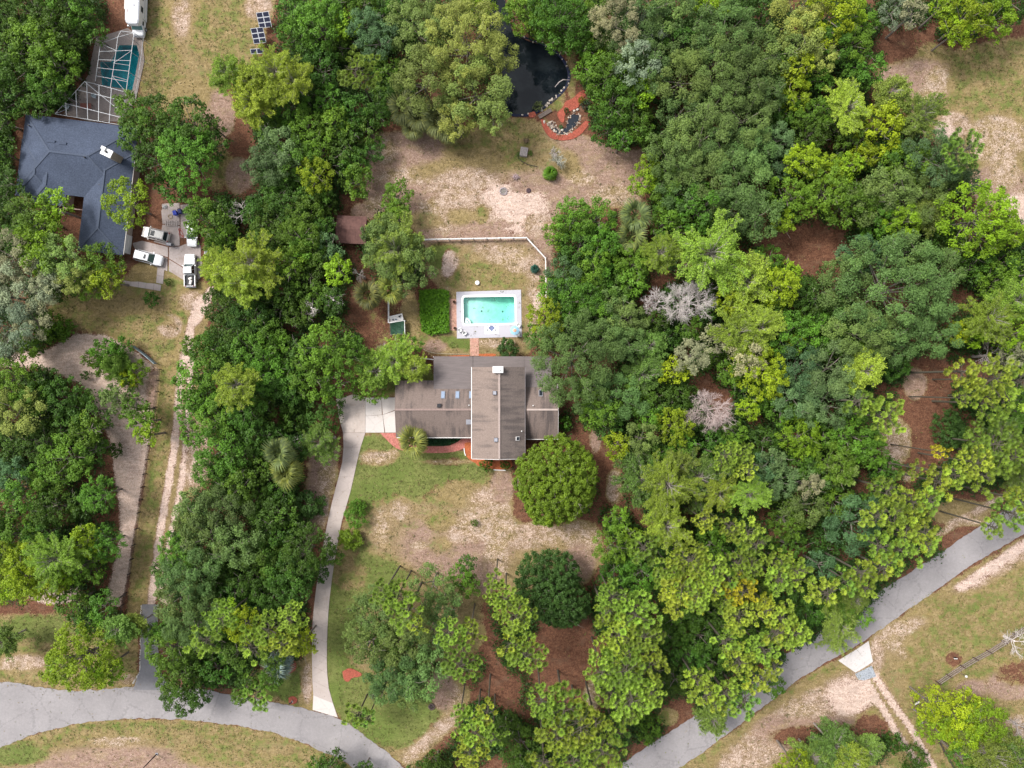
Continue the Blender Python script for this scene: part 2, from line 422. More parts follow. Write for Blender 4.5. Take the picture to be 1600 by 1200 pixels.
def cover_at(x, y):
    """x, y: pixel arrays -> (N,4) cover weights"""
    c = np.zeros(x.shape + (4,))
    for e in COVER:
        if e[0] == 'poly':
            pts, tgt, fe = e[1:]
            xs = [p[0] for p in pts]; ys = [p[1] for p in pts]
            sel = (x > min(xs) - fe) & (x < max(xs) + fe) & (y > min(ys) - fe) & (y < max(ys) + fe)
            m = np.clip(sdist(x[sel], y[sel], pts) / (2 * fe) + .5, 0, 1)
        elif e[0] == 'line':
            pts, w, tgt, fe = e[1:]
            xs = [p[0] for p in pts]; ys = [p[1] for p in pts]; q = w + fe
            sel = (x > min(xs) - q) & (x < max(xs) + q) & (y > min(ys) - q) & (y < max(ys) + q)
            m = np.clip((w / 2 - seg_dist(x[sel], y[sel], pts, False)) / fe + .5, 0, 1)
        else:
            cx, cy, rx, ry, tgt, fe = e[1:]
            sel = (np.abs(x - cx) < rx + fe) & (np.abs(y - cy) < ry + fe)
            d = np.hypot((x[sel] - cx) / rx, (y[sel] - cy) / ry)
            m = np.clip((1 - d) * min(rx, ry) / fe + .5, 0, 1)
        m = m * m * (3 - 2 * m)
        c[sel] = c[sel] * (1 - m[:, None]) + np.array(tuple(tgt) + (0.,) * (4 - len(tgt))) * m[:, None]
    return c

POND = [(770,-30),(788,-8),(796,25),(802,50),(826,62),(858,72),(876,88),(887,106),(889,122),(882,138),(868,152),(852,165),(836,176),(818,179),(798,178),(784,160),(776,120),(768,60)]
POOL = [(724,464.5),(804,463),(805,505),(724.5,506.5)]
LPOOL = [(187,71),(214,71),(218,85),(207,142),(160,133),(157,97),(174,97)]
STREAM = [(858,194),(862,191),(868,199),(874,204),(884,199),(888,186),(894,178),(906,180),(905,188),(899,196),(892,203),(882,209),(872,209),(863,203)]

def build_ground():
    ax = np.concatenate([[-1500, -600, -280, -160, -125], np.arange(-105, 105.01, .5), [125, 160, 280, 600, 1500]])
    ay = np.concatenate([[-1500, -600, -280, -150, -110], np.arange(-84, 84.01, .5), [110, 150, 280, 600, 1500]])
    X, Y = np.meshgrid(ax, ay, indexing='ij')
    px = 800 + X * PXM; py = 600 - Y * PXM
    c = cover_at(px.ravel(), py.ravel())
    out = np.clip((np.maximum(np.abs(px.ravel() - 800) - 830, np.abs(py.ravel() - 600) - 640)) / 120, 0, 1)[:, None]
    c = c * (1 - out) + np.array((.42, .55, .05, .15)) * out
    Z = np.zeros(px.size)
    f = lambda pts: sdist(px.ravel(), py.ravel(), pts) / PXM
    d = f(POND); Z = np.where(d > -1.0, -np.clip((d + .3) * .8, -.0, 1.6), Z)
    for pts, dep in ((POOL, 2.6), (LPOOL, 2.4)):
        d = f(pts); Z = np.where(d > -.62, -dep, Z)
    d = f(STREAM); Z = np.where(d > -.1, -np.clip(d + .1, 0, .35), Z)
    near = (np.abs(X.ravel()) < 104) & (np.abs(Y.ravel()) < 83) & (Z == 0)
    Z = Z + np.where(near, rng.normal(0, .004, Z.shape), 0) - np.where(near, .02, 0)
    V = np.stack([X.ravel(), Y.ravel(), Z], 1)
    nx, ny = len(ax), len(ay)
    i, j = np.meshgrid(np.arange(nx - 1), np.arange(ny - 1), indexing='ij')
    a = (i * ny + j).ravel()
    F = np.stack([a, a + ny, a + ny + 1, a + 1], 1)
    col = c
    me = np_mesh('ground', V, F, ground_material(), {'cover': ('FLOAT_COLOR', col)}, smooth=True)
    o = bpy.data.objects.new('ground', me); COL.objects.link(o)
    return structure(o)

def ground_material():
    t = NT('ground_cover')
    v = t.pos()
    a = t.n('Attribute'); a.attribute_name = 'cover'
    s = t.n('SeparateColor'); t.l(a.outputs['Color'], s.inputs[0])
    g, d, sd = s.outputs[0], s.outputs[1], s.outputs[2]
    big = t.noise(v, .12, 3); mid = t.noise(v, .55, 4, .6); fine = t.noise(v, 2.6, 5, .68, 1.6); speck = t.noise(v, 6.5, 4, .72, 1.0); grit = t.noise(v, 14, 2, .6)
    n_mid = t.math('SUBTRACT', mid, .5); n_fine = t.math('SUBTRACT', fine, .5); n_sp = t.math('SUBTRACT', speck, .5)
    def edge(w, km, kf, ks, lo, hi):
        x = t.math('ADD', w, t.math('MULTIPLY', n_mid, km))
        x = t.math('ADD', x, t.math('MULTIPLY', n_fine, kf))
        x = t.math('ADD', x, t.math('MULTIPLY', n_sp, ks))
        return t.step(x, lo, hi)
    # straw and leaf litter
    lit = t.mix(t.step(fine, .38, .66), (.095, .042, .026), (.20, .098, .058))
    lit = t.mix(t.step(mid, .5, .75), lit, (.150, .085, .055))
    # dry turf: tan and olive blades
    dry = t.mix(t.step(fine, .36, .64), (.175, .128, .052), (.30, .225, .115))
    dry = t.mix(t.step(mid, .42, .66), dry, (.215, .165, .062))
    dry = t.mix(t.math('MULTIPLY', t.step(speck, .55, .75), .5), dry, (.36, .28, .17))
    earth = t.mix(t.step(fine, .36, .66), (.215, .135, .098), (.335, .232, .182))
    earth = t.mix(t.step(mid, .45, .68), earth, (.255, .180, .110))
    earth = t.mix(t.math('MULTIPLY', t.step(speck, .56, .72), .5), earth, (.42, .32, .26))
    dry = t.mix(t.step(t.math('ADD', a.outputs['Alpha'], t.math('MULTIPLY', n_mid, .9)), .25, .75), dry, earth)
    grn = t.mix(t.step(fine, .35, .65), (.100, .125, .030), (.180, .190, .062))
    grn = t.mix(t.step(big, .45, .62), grn, (.115, .150, .036))
    grn = t.mix(t.math('MULTIPLY', t.step(speck, .54, .72), .45), grn, (.22, .22, .075))
    snd = t.mix(t.step(fine, .32, .62), (.38, .262, .205), (.60, .465, .39))
    snd = t.mix(t.math('MULTIPLY', t.step(mid, .48, .7), .6), snd, (.47, .365, .305))
    c = t.mix(edge(d, 1.1, .8, .35, .30, .58), lit, dry)
    c = t.mix(edge(g, 1.3, .8, .4, .34, .66), c, grn)
    c = t.mix(t.math('MULTIPLY', edge(sd, .70, .95, 1.05, .46, .80), .95), c, snd)
    c = t.scale(c, t.rng(grit, .72, 1.28, .25, .75))
    c = t.scale(c, t.rng(speck, .76, 1.24, .28, .72))
    c = t.scale(c, t.rng(t.noise(t.pos((.35, 1.1, 1), R(20)), 1.0, 4, .62, 1.5), .80, 1.20, .3, .7))
    h = t.math('ADD', t.math('MULTIPLY', fine, 1.0), t.math('MULTIPLY', grit, .5))
    t.bsdf(c, .95, t.bump(h, .5, .08), .1)
    return t.m

# ------------------------------------------------------------------ roads, drives
def asphalt(name, col, streak=0.0):
    t = NT(name); v = t.pos()
    n1 = t.noise(v, .25, 4); n2 = t.noise(v, 2.2, 4, .65); n3 = t.noise(v, 18, 2)
    f = t.math('MULTIPLY', t.rng(n1, .90, 1.10, .3, .7), t.rng(n2, .93, 1.07, .3, .7))
    f = t.math('MULTIPLY', f, t.rng(n3, .88, 1.12, .3, .7))
    c = t.scale(col, f)
    vo = t.n('TexVoronoi'); vo.feature = 'DISTANCE_TO_EDGE'; t.l(v, vo.inputs['Vector']); vo.inputs['Scale'].default_value = .16
    ck = t.step(t.math('ADD', vo.outputs['Distance'], t.math('MULTIPLY', t.math('SUBTRACT', n2, .5), .16)), .022, .006)
    c = t.mix(t.math('MULTIPLY', ck, .16), c, (.07, .065, .065))
    c = t.mix(t.math('MULTIPLY', t.step(t.noise(v, .09, 5, .65), .52, .68), .35), c, (col[0] * .74, col[1] * .74, col[2] * .76))
    c = t.mix(t.math('MULTIPLY', t.step(n2, .60, .80), .30), c, (.42, .36, .31))
    t.bsdf(c, .9, t.bump(n3, .25, .01), .2)
    return t.m

def ribbon_pts(left, right, n):
    def res(p):
        p = [np.array(q, float) for q in p]
        L = [0]
        for a, b in zip(p, p[1:]): L.append(L[-1] + np.linalg.norm(b - a))
        out = []
        for s in np.linspace(0, L[-1], n):
            k = min(max(np.searchsorted(L, s) - 1, 0), len(p) - 2)
            u = (s - L[k]) / (L[k + 1] - L[k] + 1e-9)
            out.append(p[k] * (1 - u) + p[k + 1] * u)
        return out
    return res(left), res(right)

def smooth_line(pts, it=2):
    p = [np.array(q, float) for q in pts]
    for _ in range(it):
        q = [p[0]]
        for a, b in zip(p, p[1:]): q += [a * .75 + b * .25, a * .25 + b * .75]
        q.append(p[-1]); p = q
    return [tuple(x) for x in p]

def road_strip(name, left, right, z, mat, n=80, jag=0.0):
    l, r = ribbon_pts(smooth_line(left), smooth_line(right), n)
    m = MB()
    vs = []; qa = qb = 0.0
    for a, b in zip(l, r):
        qa = .6 * qa + .8 * (rnd.random() - .5); qb = .6 * qb + .8 * (rnd.random() - .5); ja, jb = jag * qa, jag * qb
        A = P(a[0], a[1]); B = P(b[0], b[1]); d = (B - A).normalized()
        A = A + d * ja; B = B + d * jb
        vs += [(A.x, A.y, -.1), (A.x, A.y, z), (B.x, B.y, z), (B.x, B.y, -.1)]
    fs = []
    for i in range(n - 1):
        for k in range(3):
            fs.append((4 * i + k, 4 * i + k + 1, 4 * i + 4 + k + 1, 4 * i + 4 + k))
    m.add(vs, fs)
    return structure(m.build(name, mat))

def build_roads():
    tar = asphalt('worn_asphalt', (.272, .252, .250))
    up = [(-260,1050),(-60,1055),(0,1064),(30,1070),(60,1074),(110,1080),(160,1077),(210,1072),(265,1072),(330,1079),(353,1084),(400,1092),(460,1104),(532,1123),(566,1146),(600,1172),(632,1202),(690,1245),(750,1268),(800,1276),(850,1268),(910,1238),(955,1204),(1000,1174),(1100,1108),(1200,1040),(1300,975),(1400,908),(1500,843),(1548,812),(1600,778),(1800,650)]
    lo = [(-260,1290),(-60,1196),(0,1170),(50,1148),(100,1134),(150,1126),(200,1122),(260,1122),(320,1127),(380,1134),(420,1143),(470,1158),(500,1171),(530,1187),(556,1204),(620,1262),(690,1318),(760,1338),(840,1338),(920,1310),(1000,1246),(1055,1204),(1130,1153),(1200,1098),(1250,1060),(1300,1030),(1345,1005),(1366,990),(1390,973),(1440,938),(1490,903),(1540,868),(1600,834),(1800,705)]
    road_strip('road', up, lo, .035, tar, 520, .38)
    road_strip('asphalt_lane', [(222,944),(221.5,980),(220,1020),(219,1045),(214,1060),(207,1078)], [(247,944),(247,980),(247,1020),(250,1045),(256,1060),(266,1078)], .05, asphalt('lane_asphalt', (.205, .198, .205)), 60, .2)
    # pale gravel edging of the lane
    g = MB()
    for i in range(150):
        u = rnd.random(); y = 946 + u * 122
        x = (222 - 2.5 * u - (12 * max(0, u - .85) * 6 if u > .85 else 0)) - 1.2 + rnd.gauss(0, .5)
        p = P(x, y); g.rock((p.x, p.y, .04), .06 + .05 * rnd.random())
    stuff(g.build('lane_gravel', simple('pale_gravel', (.5, .47, .43))))
    # concrete apron and its blue-grey gravel on the far side of the right road
    conc = concrete_material('apron_concrete', (.56, .52, .50))
    ap = bpy.data.objects.new('road_apron', None); COL.objects.link(ap); structure(ap)
    ap.location = P(1338, 1025)
    def slab(pts, par, mat, z=.07, name='slab', gap=.03):
        c = np.mean(np.array(pts), 0)
        q = [P(*(c + (np.array(p) - c) * (1 - gap * 1.0))) for p in pts]
        o = MB().prism([(v.x, v.y) for v in q], -.08, z).build(name, mat, par)
        o.matrix_parent_inverse = Matrix.Translation(par.location).inverted()
        return o
    slab([(1309,1032),(1338,1014),(1352,1030),(1336,1051)], ap, conc, .07)
    slab([(1338,1014),(1357,1001),(1364,1034),(1352,1042),(1348,1026)], ap, conc, .072)
    slab([(1336,1051),(1348,1026),(1352,1042)], ap, conc, .074)
    gb = MB(); pts = [P(1336,1053), P(1362,1040), P(1369,1057), P(1350,1063), P(1341,1062)]
    gb.prism([(v.x, v.y) for v in pts], -.05, .03)
    structure(gb.build('gravel_patch', simple('blue_gravel', (.30, .32, .35), .9, .4, 4, .5, fine=.4)))
    # driveway of the brown roofed house
    dr = bpy.data.objects.new('driveway', None); COL.objects.link(dr); structure(dr)
    dr.location = P(520, 850)
    cA = concrete_material('drive_concrete', (.43, .365, .33)); cB = concrete_material('pad_concrete', (.55, .50, .465)); cC = concrete_material('turn_concrete', (.47, .40, .355), .16)
    for pts in ([(571,621),(596,621),(597,648),(571,650)], [(596,621),(618,621),(619,640),(598,648)], [(571,650),(598,648),(601,676),(571,676)], [(598,648),(619,641),(620,676),(602,676)]):
        slab(pts, dr, cB, .065, gap=.012)
    slab([(525,624),(531,615),(534,622),(551,616),(571,621),(571,676),(536,676),(529,650)], dr, cC, .06, gap=.006)
    L = [(536,676),(537,700),(535.5,722),(525,760),(515,800),(508.5,832),(502,868),(496,905),(492.5,931),(489,960),(487.5,1000),(487.5,1060),(490,1080),(488.5,1109)]
    Rr = [(571,676),(561.5,705),(555,736),(545,780),(536,806),(529,840),(523,875),(518,910),(515,934),(511.5,980),(510.5,1040),(513,1075),(519.5,1096),(528,1121)]
    l, r = ribbon_pts(smooth_line(L, 1), smooth_line(Rr, 1), 20)
    for i in range(19):
        slab([tuple(l[i]), tuple(r[i]), tuple(r[i + 1]), tuple(l[i + 1])], dr, cA if i < 15 else cB if i > 17 else cA, .055 + .004 * (i % 2), gap=.007)
    # drive and walk of the blue roofed house
    dl = bpy.data.objects.new('concrete_drive', None); COL.objects.link(dl); structure(dl)
    dl.location = P(270, 380)
    cD = concrete_material('stained_concrete', (.36, .305, .285), .22)
    for k, pts in enumerate(([(222,376),(263,386),(263,402),(210,388),(207,380)], [(210,389),(262,403),(262,424),(252,420),(232,412),(208,404)], [(256,318),(281,317),(281,352),(254,350),(252,330)], [(282,320),(297,318),(310,345),(310,372),(282,372)], [(254,351),(281,353),(281,384),(264,385),(240,378),(252,362)],
                             [(264,386),(281,385),(310,373),(314,386),(314,410),(290,420),(264,404)], [(264,405),(290,421),(291,440),(270,427),(264,424)], [(312,388),(316,412),(320,424),(316,432),(304,442),(292,441),(291,420),(311,410)])):
        slab(pts, dl, cD, .05 + .003 * (k % 3), gap=.012)
    sw = bpy.data.objects.new('garden_walk', None); COL.objects.link(sw); structure(sw)
    sw.location = P(240, 440)
    cE = concrete_material('walk_concrete', (.40, .34, .32), .12)
    for pts in ([(246,418),(257,421),(256,432),(245,430)], [(245,430),(256,432),(255,444),(244,442)], [(241,443),(252,445),(251,455),(240,453)], [(229,442),(241,443),(240,453),(228,451)], [(217,440),(229,442),(228,451),(216,449)], [(205,440),(217,440),(216,449),(204,447)], [(193,438),(205,440),(204,447),(192,446)]):
        slab(pts, sw, cE, .05, gap=.03)

def concrete_material(name, col, stain=.08):
    t = NT(name); v = t.pos()
    n1 = t.noise(v, .5, 4, .6); n2 = t.noise(v, 3.0, 4, .6); n3 = t.noise(v, 16, 2)
    c = t.scale(col, t.math('MULTIPLY', t.rng(n2, 1 - stain * .5, 1 + stain * .5, .3, .7), t.rng(n3, .94, 1.06, .3, .7)))
    c = t.mix(t.math('MULTIPLY', t.step(n1, .5, .72), stain * 3.0, clamp=True), c, (col[0] * .72, col[1] * .66, col[2] * .60))
    crack = t.n('TexVoronoi'); crack.feature = 'DISTANCE_TO_EDGE'; t.l(v, crack.inputs['Vector']); crack.inputs['Scale'].default_value = .22
    c = t.mix(t.math('MULTIPLY', t.step(t.math('ADD', crack.outputs['Distance'], t.math('MULTIPLY', n2, .05)),   .055, .03), .10), c, (.18, .15, .13))
    t.bsdf(c, .85, t.bump(n3, .15, .01), .25)
    return t.m

build_ground()
build_roads()
# ------------------------------------------------------------------ houses
def shingle(name, light, dark, axis, streak=.5):
    """worn shingles: courses run along `axis` ('x' or 'y'), stains run down the slope"""
    t = NT(name); v = t.pos()
    sc = (1.6, .16, .3) if axis == 'x' else (.16, 1.6, .3)
    st = t.noise(t.pos(sc), 1.0, 4, .6); big = t.noise(v, .28, 3); tab = t.noise(v, 5.0, 2, .6); fine = t.noise(v, 20, 2)
    f = t.math('MULTIPLY', t.rng(tab, .86, 1.14, .3, .7), t.rng(fine, .85, 1.15, .3, .7))
    c = t.mix(t.step(t.math('ADD', t.math('MULTIPLY', st, .55), t.math('MULTIPLY', big, .45)), .50 - .06 * streak, .62), light, dark)
    c = t.scale(c, f)
    w = t.n('TexWave'); w.wave_type = 'BANDS'; w.bands_direction = 'Y' if axis == 'x' else 'X'; w.wave_profile = 'SAW'
    t.l(v, w.inputs['Vector']); w.inputs['Scale'].default_value = 1.1; w.inputs['Distortion'].default_value = .6; w.inputs['Detail'].default_value = 2
    h = t.math('ADD', t.math('MULTIPLY', w.outputs['Fac'], .6), t.math('MULTIPLY', tab, .5))
    c = t.mix(t.math('MULTIPLY', t.step(w.outputs['Fac'], .82, .98), .35), c, t.scale(c, .62))
    t.bsdf(c, .92, t.bump(h, .4, .02), .15)
    return t.m

WHITE = simple('white_paint', (.78, .76, .73), .6, .06, 3)
OFFW = simple('off_white_trim', (.66, .62, .58), .7, .1, 3)
GLASSB = simple('skylight_glass', (.24, .30, .40), .12, .12, 4, spec=.6)
DARKG = simple('dark_glass', (.02, .025, .032), .08, .2, 3, spec=.6)
METALG = simple('grey_metal', (.30, .30, .33), .5, .15, 4, spec=.5)
BLACK = simple('black_plastic', (.022, .022, .026), .55, .2, 6)
WOODD = simple('weathered_boards', (.17, .135, .115), .9, .3, 5, .4)
TERRA = None

def slopes(m, a, b, c, d, t=.16):
    """roof plane a-b (eave) c-d (ridge) as a thick sheet"""
    a, b, c, d = (Vector(x) for x in (a, b, c, d))
    n = (b - a).cross(d - a).normalized() * -t
    if n.z > 0: n = -n
    vs = [a, b, c, d, a + n, b + n, c + n, d + n]
    m.add(vs, [(0, 1, 2, 3), (7, 6, 5, 4), (0, 4, 5, 1), (1, 5, 6, 2), (2, 6, 7, 3), (3, 7, 4, 0)])

def main_house():
    T = thing('brown_house', 'long house with weathered brown shingle roofs between the swimming pool and front lawn', 'house', P(745, 640))
    inv = Matrix.Translation(T.location).inverted()
    def part(m, name, mat, par=None, smooth=False):
        o = m.build(name, mat, par or T, smooth)
        if par is None: o.matrix_parent_inverse = inv
        return o
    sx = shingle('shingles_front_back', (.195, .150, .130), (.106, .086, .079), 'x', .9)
    sw = shingle('shingles_cross_lit_tone', (.222, .172, .146), (.154, .122, .107), 'y', .2)  # paler copy for the slope facing the sun: its light is put into the colour
    flat = roll_roof()
    wall = simple('house_wall', (.42, .36, .31), .85, .12, 2)
    ze, zr = 3.0, 5.0
    # garage wing
    m = MB(); e0, e1 = P(618.5, 594.5, ze), P(739, 594.5, ze); r0, r1 = P(617.5, 640, zr), P(742, 640, zr); f0, f1 = P(619.5, 683.5, ze), P(742, 683.5, ze)
    slopes(m, e0, e1, r1, r0); part(m, 'roof', sx)
    m = MB(); slopes(m, f1, f0, r0, r1); part(m, 'roof', sx)
    m = MB(); m.bar((f0.x, f0.y - .05, ze - .10), (f1.x - .3, f1.y - .05, ze - .10), .10, .20); part(m, 'fascia', WHITE)
    m = MB(); m.bar((f0.x - .05, f0.y, ze - .1), (r0.x - .05, r0.y, zr - .1), .06, .2); m.bar((e0.x - .05, e0.y, ze - .1), (r0.x - .05, r0.y, zr - .1), .06, .2); part(m, 'rake_board', simple('brown_trim', (.20, .16, .14), .8))
    m = MB(); m.box((r0.x + 6.6, r0.y, zr + .03), (13.4, .32, .07)); part(m, 'ridge_cap', simple('ridge_shingle', (.26, .19, .165), .9, .2, 6))
    # east wing
    g0, g1 = P(818, 600, ze + .35), P(871, 600, ze + .35); q0, q1 = P(818, 640, zr), P(872, 640, zr); h0, h1 = P(818, 686, ze - .1), P(871.5, 686, ze - .1)
    m = MB(); slopes(m, g0, g1, q1, q0); part(m, 'roof', sx)
    m = MB(); slopes(m, h1, h0, q0, q1); part(m, 'roof', sx)
    m = MB(); m.box(((q0.x + q1.x) / 2 + .3, q0.y, zr + .03), (q1.x - q0.x - .6, .30, .07)); part(m, 'ridge_cap', simple('ridge_pale', (.42, .34, .30), .9, .15, 6))
    m = MB(); m.bar((h0.x + .5, h0.y - .05, ze - .2), (h1.x, h1.y - .05, ze - .2), .1, .18); part(m, 'fascia', OFFW)
    m = MB(); m.bar((g1.x + .05, g1.y, ze + .25), (q1.x + .05, q1.y, zr - .1), .06, .2); m.bar((h1.x + .05, h1.y, ze - .2), (q1.x + .05, q1.y, zr - .1), .06, .2); part(m, 'rake_board', OFFW)
    # rear roof over the back porch: overlapping strips of roll roofing
    rows = [556.8, 565.5, 574, 582.5, 591, 599.5, 607]
    for (x0, x1) in ((677.5, 739.5), (738.5, 819.5), (819, 862)):
        for k in range(6):
            if x0 > 738 and x0 < 739 and k > 1: continue
            z0 = 2.75 + .13 * k; z1 = z0 + .15
            a, b = P(x0, rows[k], z0 + .025), P(x1, rows[k], z0 + .025); c, d = P(x1, rows[k + 1] + .5, z1), P(x0, rows[k + 1] + .5, z1)
            if k == 5: c.z = d.z = 3.62
            m = MB(); slopes(m, a, b, c, d, .07); part(m, 'roofing_strip', flat)
    # centre gable, ridge from front to back
    ZE, ZR = 5.2, 7.05
    a0, a1 = P(737.3, 573.5, ZE), P(740, 716.5, ZE); k0, k1 = P(780, 573.5, ZR), P(781.5, 717.5, ZR); b0, b1 = P(820, 573.5, ZE), P(822, 716.5, ZE)
    a1.x = a0.x; k1.x = k0.x; b1.x = b0.x
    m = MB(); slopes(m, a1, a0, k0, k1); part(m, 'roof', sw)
    m = MB(); slopes(m, b0, b1, k1, k0); part(m, 'roof', shingle('shingles_cross_shade_tone', (.170, .136, .120), (.112, .092, .084), 'y', .6))  # same shingles, darker: the shade of the slope away from the sun is in the colour
    m = MB(); m.box((k0.x, (k0.y + k1.y) / 2, ZR + .03), (.34, k0.y - k1.y - .1, .07)); part(m, 'ridge_cap', simple('ridge_tan', (.34, .27, .24), .9, .2, 6))
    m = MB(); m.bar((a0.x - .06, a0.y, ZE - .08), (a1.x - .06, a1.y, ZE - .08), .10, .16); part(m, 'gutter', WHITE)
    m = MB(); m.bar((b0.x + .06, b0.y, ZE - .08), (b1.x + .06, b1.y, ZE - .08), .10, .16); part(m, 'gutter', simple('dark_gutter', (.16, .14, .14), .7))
    m = MB(); m.bar((a1.x, a1.y - .06, ZE - .1), (k1.x, k1.y - .06, ZR - .1), .08, .2); m.bar((b1.x, b1.y - .06, ZE - .1), (k1.x, k1.y - .06, ZR - .1), .08, .2); part(m, 'rake_board', OFFW)
    # walls with gable ends
    m = MB()
    def block(p0, p1, zt): m.box(((p0.x + p1.x) / 2, (p0.y + p1.y) / 2, zt / 2), (abs(p1.x - p0.x), abs(p1.y - p0.y), zt))
    block(P(625, 601, 2.8), P(740, 679, 2.8), 2.75); block(P(742, 580, 4.8), P(815, 709, 4.8), 4.8); block(P(816, 608, 2.8), P(865, 681, 2.8), 2.75)
    for (x, y0, y1, zr_, ze_, ax) in ((P(624.5, 640, 3).x, P(0, 679, 2.7).y, P(0, 601, 2.7).y, zr - .25, 2.7, 'x'), (P(864, 640, 3).x, P(0, 681, 2.7).y, P(0, 608, 2.7).y, zr - .3, 2.7, 'x')):
        m.add([(x, y0, ze_), (x, y1, ze_), (x, (y0 + y1) / 2, zr_), (x + .15, y0, ze_), (x + .15, y1, ze_), (x + .15, (y0 + y1) / 2, zr_)], [(0, 1, 2), (5, 4, 3), (0, 3, 4, 1), (1, 4, 5, 2), (2, 5, 3, 0)])
    for y in (P(0, 709, 4.8).y, P(0, 580, 4.8).y - .15):
        x0, x1 = P(742, 0, 4.8).x, P(815, 0, 4.8).x
        m.add([(x0, y, 4.8), (x1, y, 4.8), ((x0 + x1) / 2, y, 6.6), (x0, y + .15, 4.8), (x1, y + .15, 4.8), ((x0 + x1) / 2, y + .15, 6.6)], [(0, 1, 2), (5, 4, 3), (0, 3, 4, 1), (1, 4, 5, 2), (2, 5, 3, 0)])
    part(m, 'wall', wall)
    # porch posts under the rear roof, garage door, windows
    for x in (680, 700, 720, 845):
        p = P(x, 558.5, 0); m = MB(); m.box((p.x, p.y, 1.33), (.14, .14, 2.66)); part(m, 'porch_post', OFFW)
    p = P(624.6, 648, 2.8); m = MB()
    m.box((p.x - .02, p.y, 1.15), (.08, 4.9, 2.3)); gd = part(m, 'garage_door', OFFW)
    m = MB()
    for k in range(4): m.box((p.x - .065, p.y, .29 + .57 * k), (.03, 4.7, .50))
    part(m, 'door_panel', WHITE, gd)
    for x in (655, 690, 720):
        p = P(x, 679.3, 2.8); m = MB(); m.box((p.x, p.y - .03, 1.5), (1.6, .08, 1.3)); w = part(m, 'window', WHITE)
        m = MB(); m.box((p.x, p.y - .075, 1.5), (1.4, .04, 1.1)); part(m, 'pane', DARKG, w)
    for x in (765, 795):
        p = P(x, 709.4, 4.8); m = MB(); m.box((p.x, p.y - .03, 1.6), (1.8, .08, 1.5)); w = part(m, 'window', WHITE)
        m = MB(); m.box((p.x, p.y - .075, 1.6), (1.6, .04, 1.3)); part(m, 'pane', DARKG, w)
    # skylights, vents and pipes sit on the slopes
    def on(x, y, zfun, w, l, h, name, mat, rim=None, tilt=None):
        z = zfun(x, y); p = P(x, y, z)
        M = Matrix.Translation((p.x, p.y, z + h / 2)) @ (tilt or Matrix())
        mb = MB(); mb.box((0, 0, 0), (w, l, h), 0, M)
        o = part(mb, name, rim or mat)
        if rim is not None:
            mb = MB(); mb.box((0, 0, h / 2 + .02), (w * .76, l * .82, .05), 0, M); part(mb, 'pane', mat, o)
        return o
    nb = lambda x, y: zr - (640 - y) / 45.5 * (zr - ze) if y < 640 else zr - (y - 640) / 43.5 * (zr - ze)
    tn = Matrix.Rotation(-math.atan2(zr - ze, 5), 4, 'X'); tf = Matrix.Rotation(math.atan2(zr - ze, 4.8), 4, 'X')
    fr = simple('skylight_frame', (.20, .21, .24), .5, .1, 4)
    for x in (692.3, 714.8, 736.2): on(x, 617, nb, .70, 1.35, .16, 'skylight', GLASSB, fr, tn)
    on(686.3, 633.6, nb, .62, .62, .40, 'roof_vent', BLACK); on(732.3, 659.3, nb, .85, .85, .12, 'roof_vent', METALG, None, tf)
    mn = lambda x, y: ZR - abs(780 - x) / 41 * (ZR - ZE)
    on(773, 613.8, mn, .66, .66, .42, 'roof_vent', METALG, simple('vent_dark', (.07, .065, .09), .6)); on(775, 687, mn, .66, .66, .42, 'roof_vent', METALG, simple('vent_slate', (.10, .11, .14), .6))
    te = Matrix.Rotation(math.atan2(ZR - ZE, 4.5), 4, 'Y')
    on(808.8, 685.2, mn, .62, .66, .12, 'skylight', DARKG, WHITE, te)
    on(844.8, 614.2, lambda x, y: ze + .35 + (y - 600) / 40 * (zr - ze - .35), .66, 1.15, .14, 'skylight', DARKG, METALG, tn)
    for x, y, f in ((733, 633, nb), (815, 673.5, mn), (832.8, 633.6, lambda x, y: 4.7)):
        z = f(x, y); p = P(x, y, z); mb = MB(); mb.cyl((p.x, p.y), .09, .09, z - .1, z + .45, 8); part(mb, 'vent_pipe', WHITE)
    # chimney
    p = P(778, 577.5, 7.6); z = 7.6
    mb = MB(); mb.box((p.x, p.y, 5.3), (1.55, .95, 4.6)); ch = part(mb, 'chimney', OFFW)
    mb = MB(); mb.box((p.x, p.y, z + .02), (1.72, 1.08, .12)); part(mb, 'chimney_cap', WHITE, ch)
    mb = MB(); mb.cyl((p.x + .25, p.y - .08), .17, .15, z + .08, z + .34, 10); part(mb, 'flue', OFFW, ch)

def roll_roof():
    t = NT('roll_roofing'); v = t.pos((.5, 3, 1))
    n = t.noise(v, 1.2, 4); f = t.noise(t.pos(), 9, 3)
    c = t.scale((.155, .131, .126), t.math('MULTIPLY', t.rng(n, .90, 1.12, .3, .7), t.rng(f, .93, 1.07, .3, .7)))
    t.bsdf(c, .85, t.bump(f, .15, .01), .2); return t.m

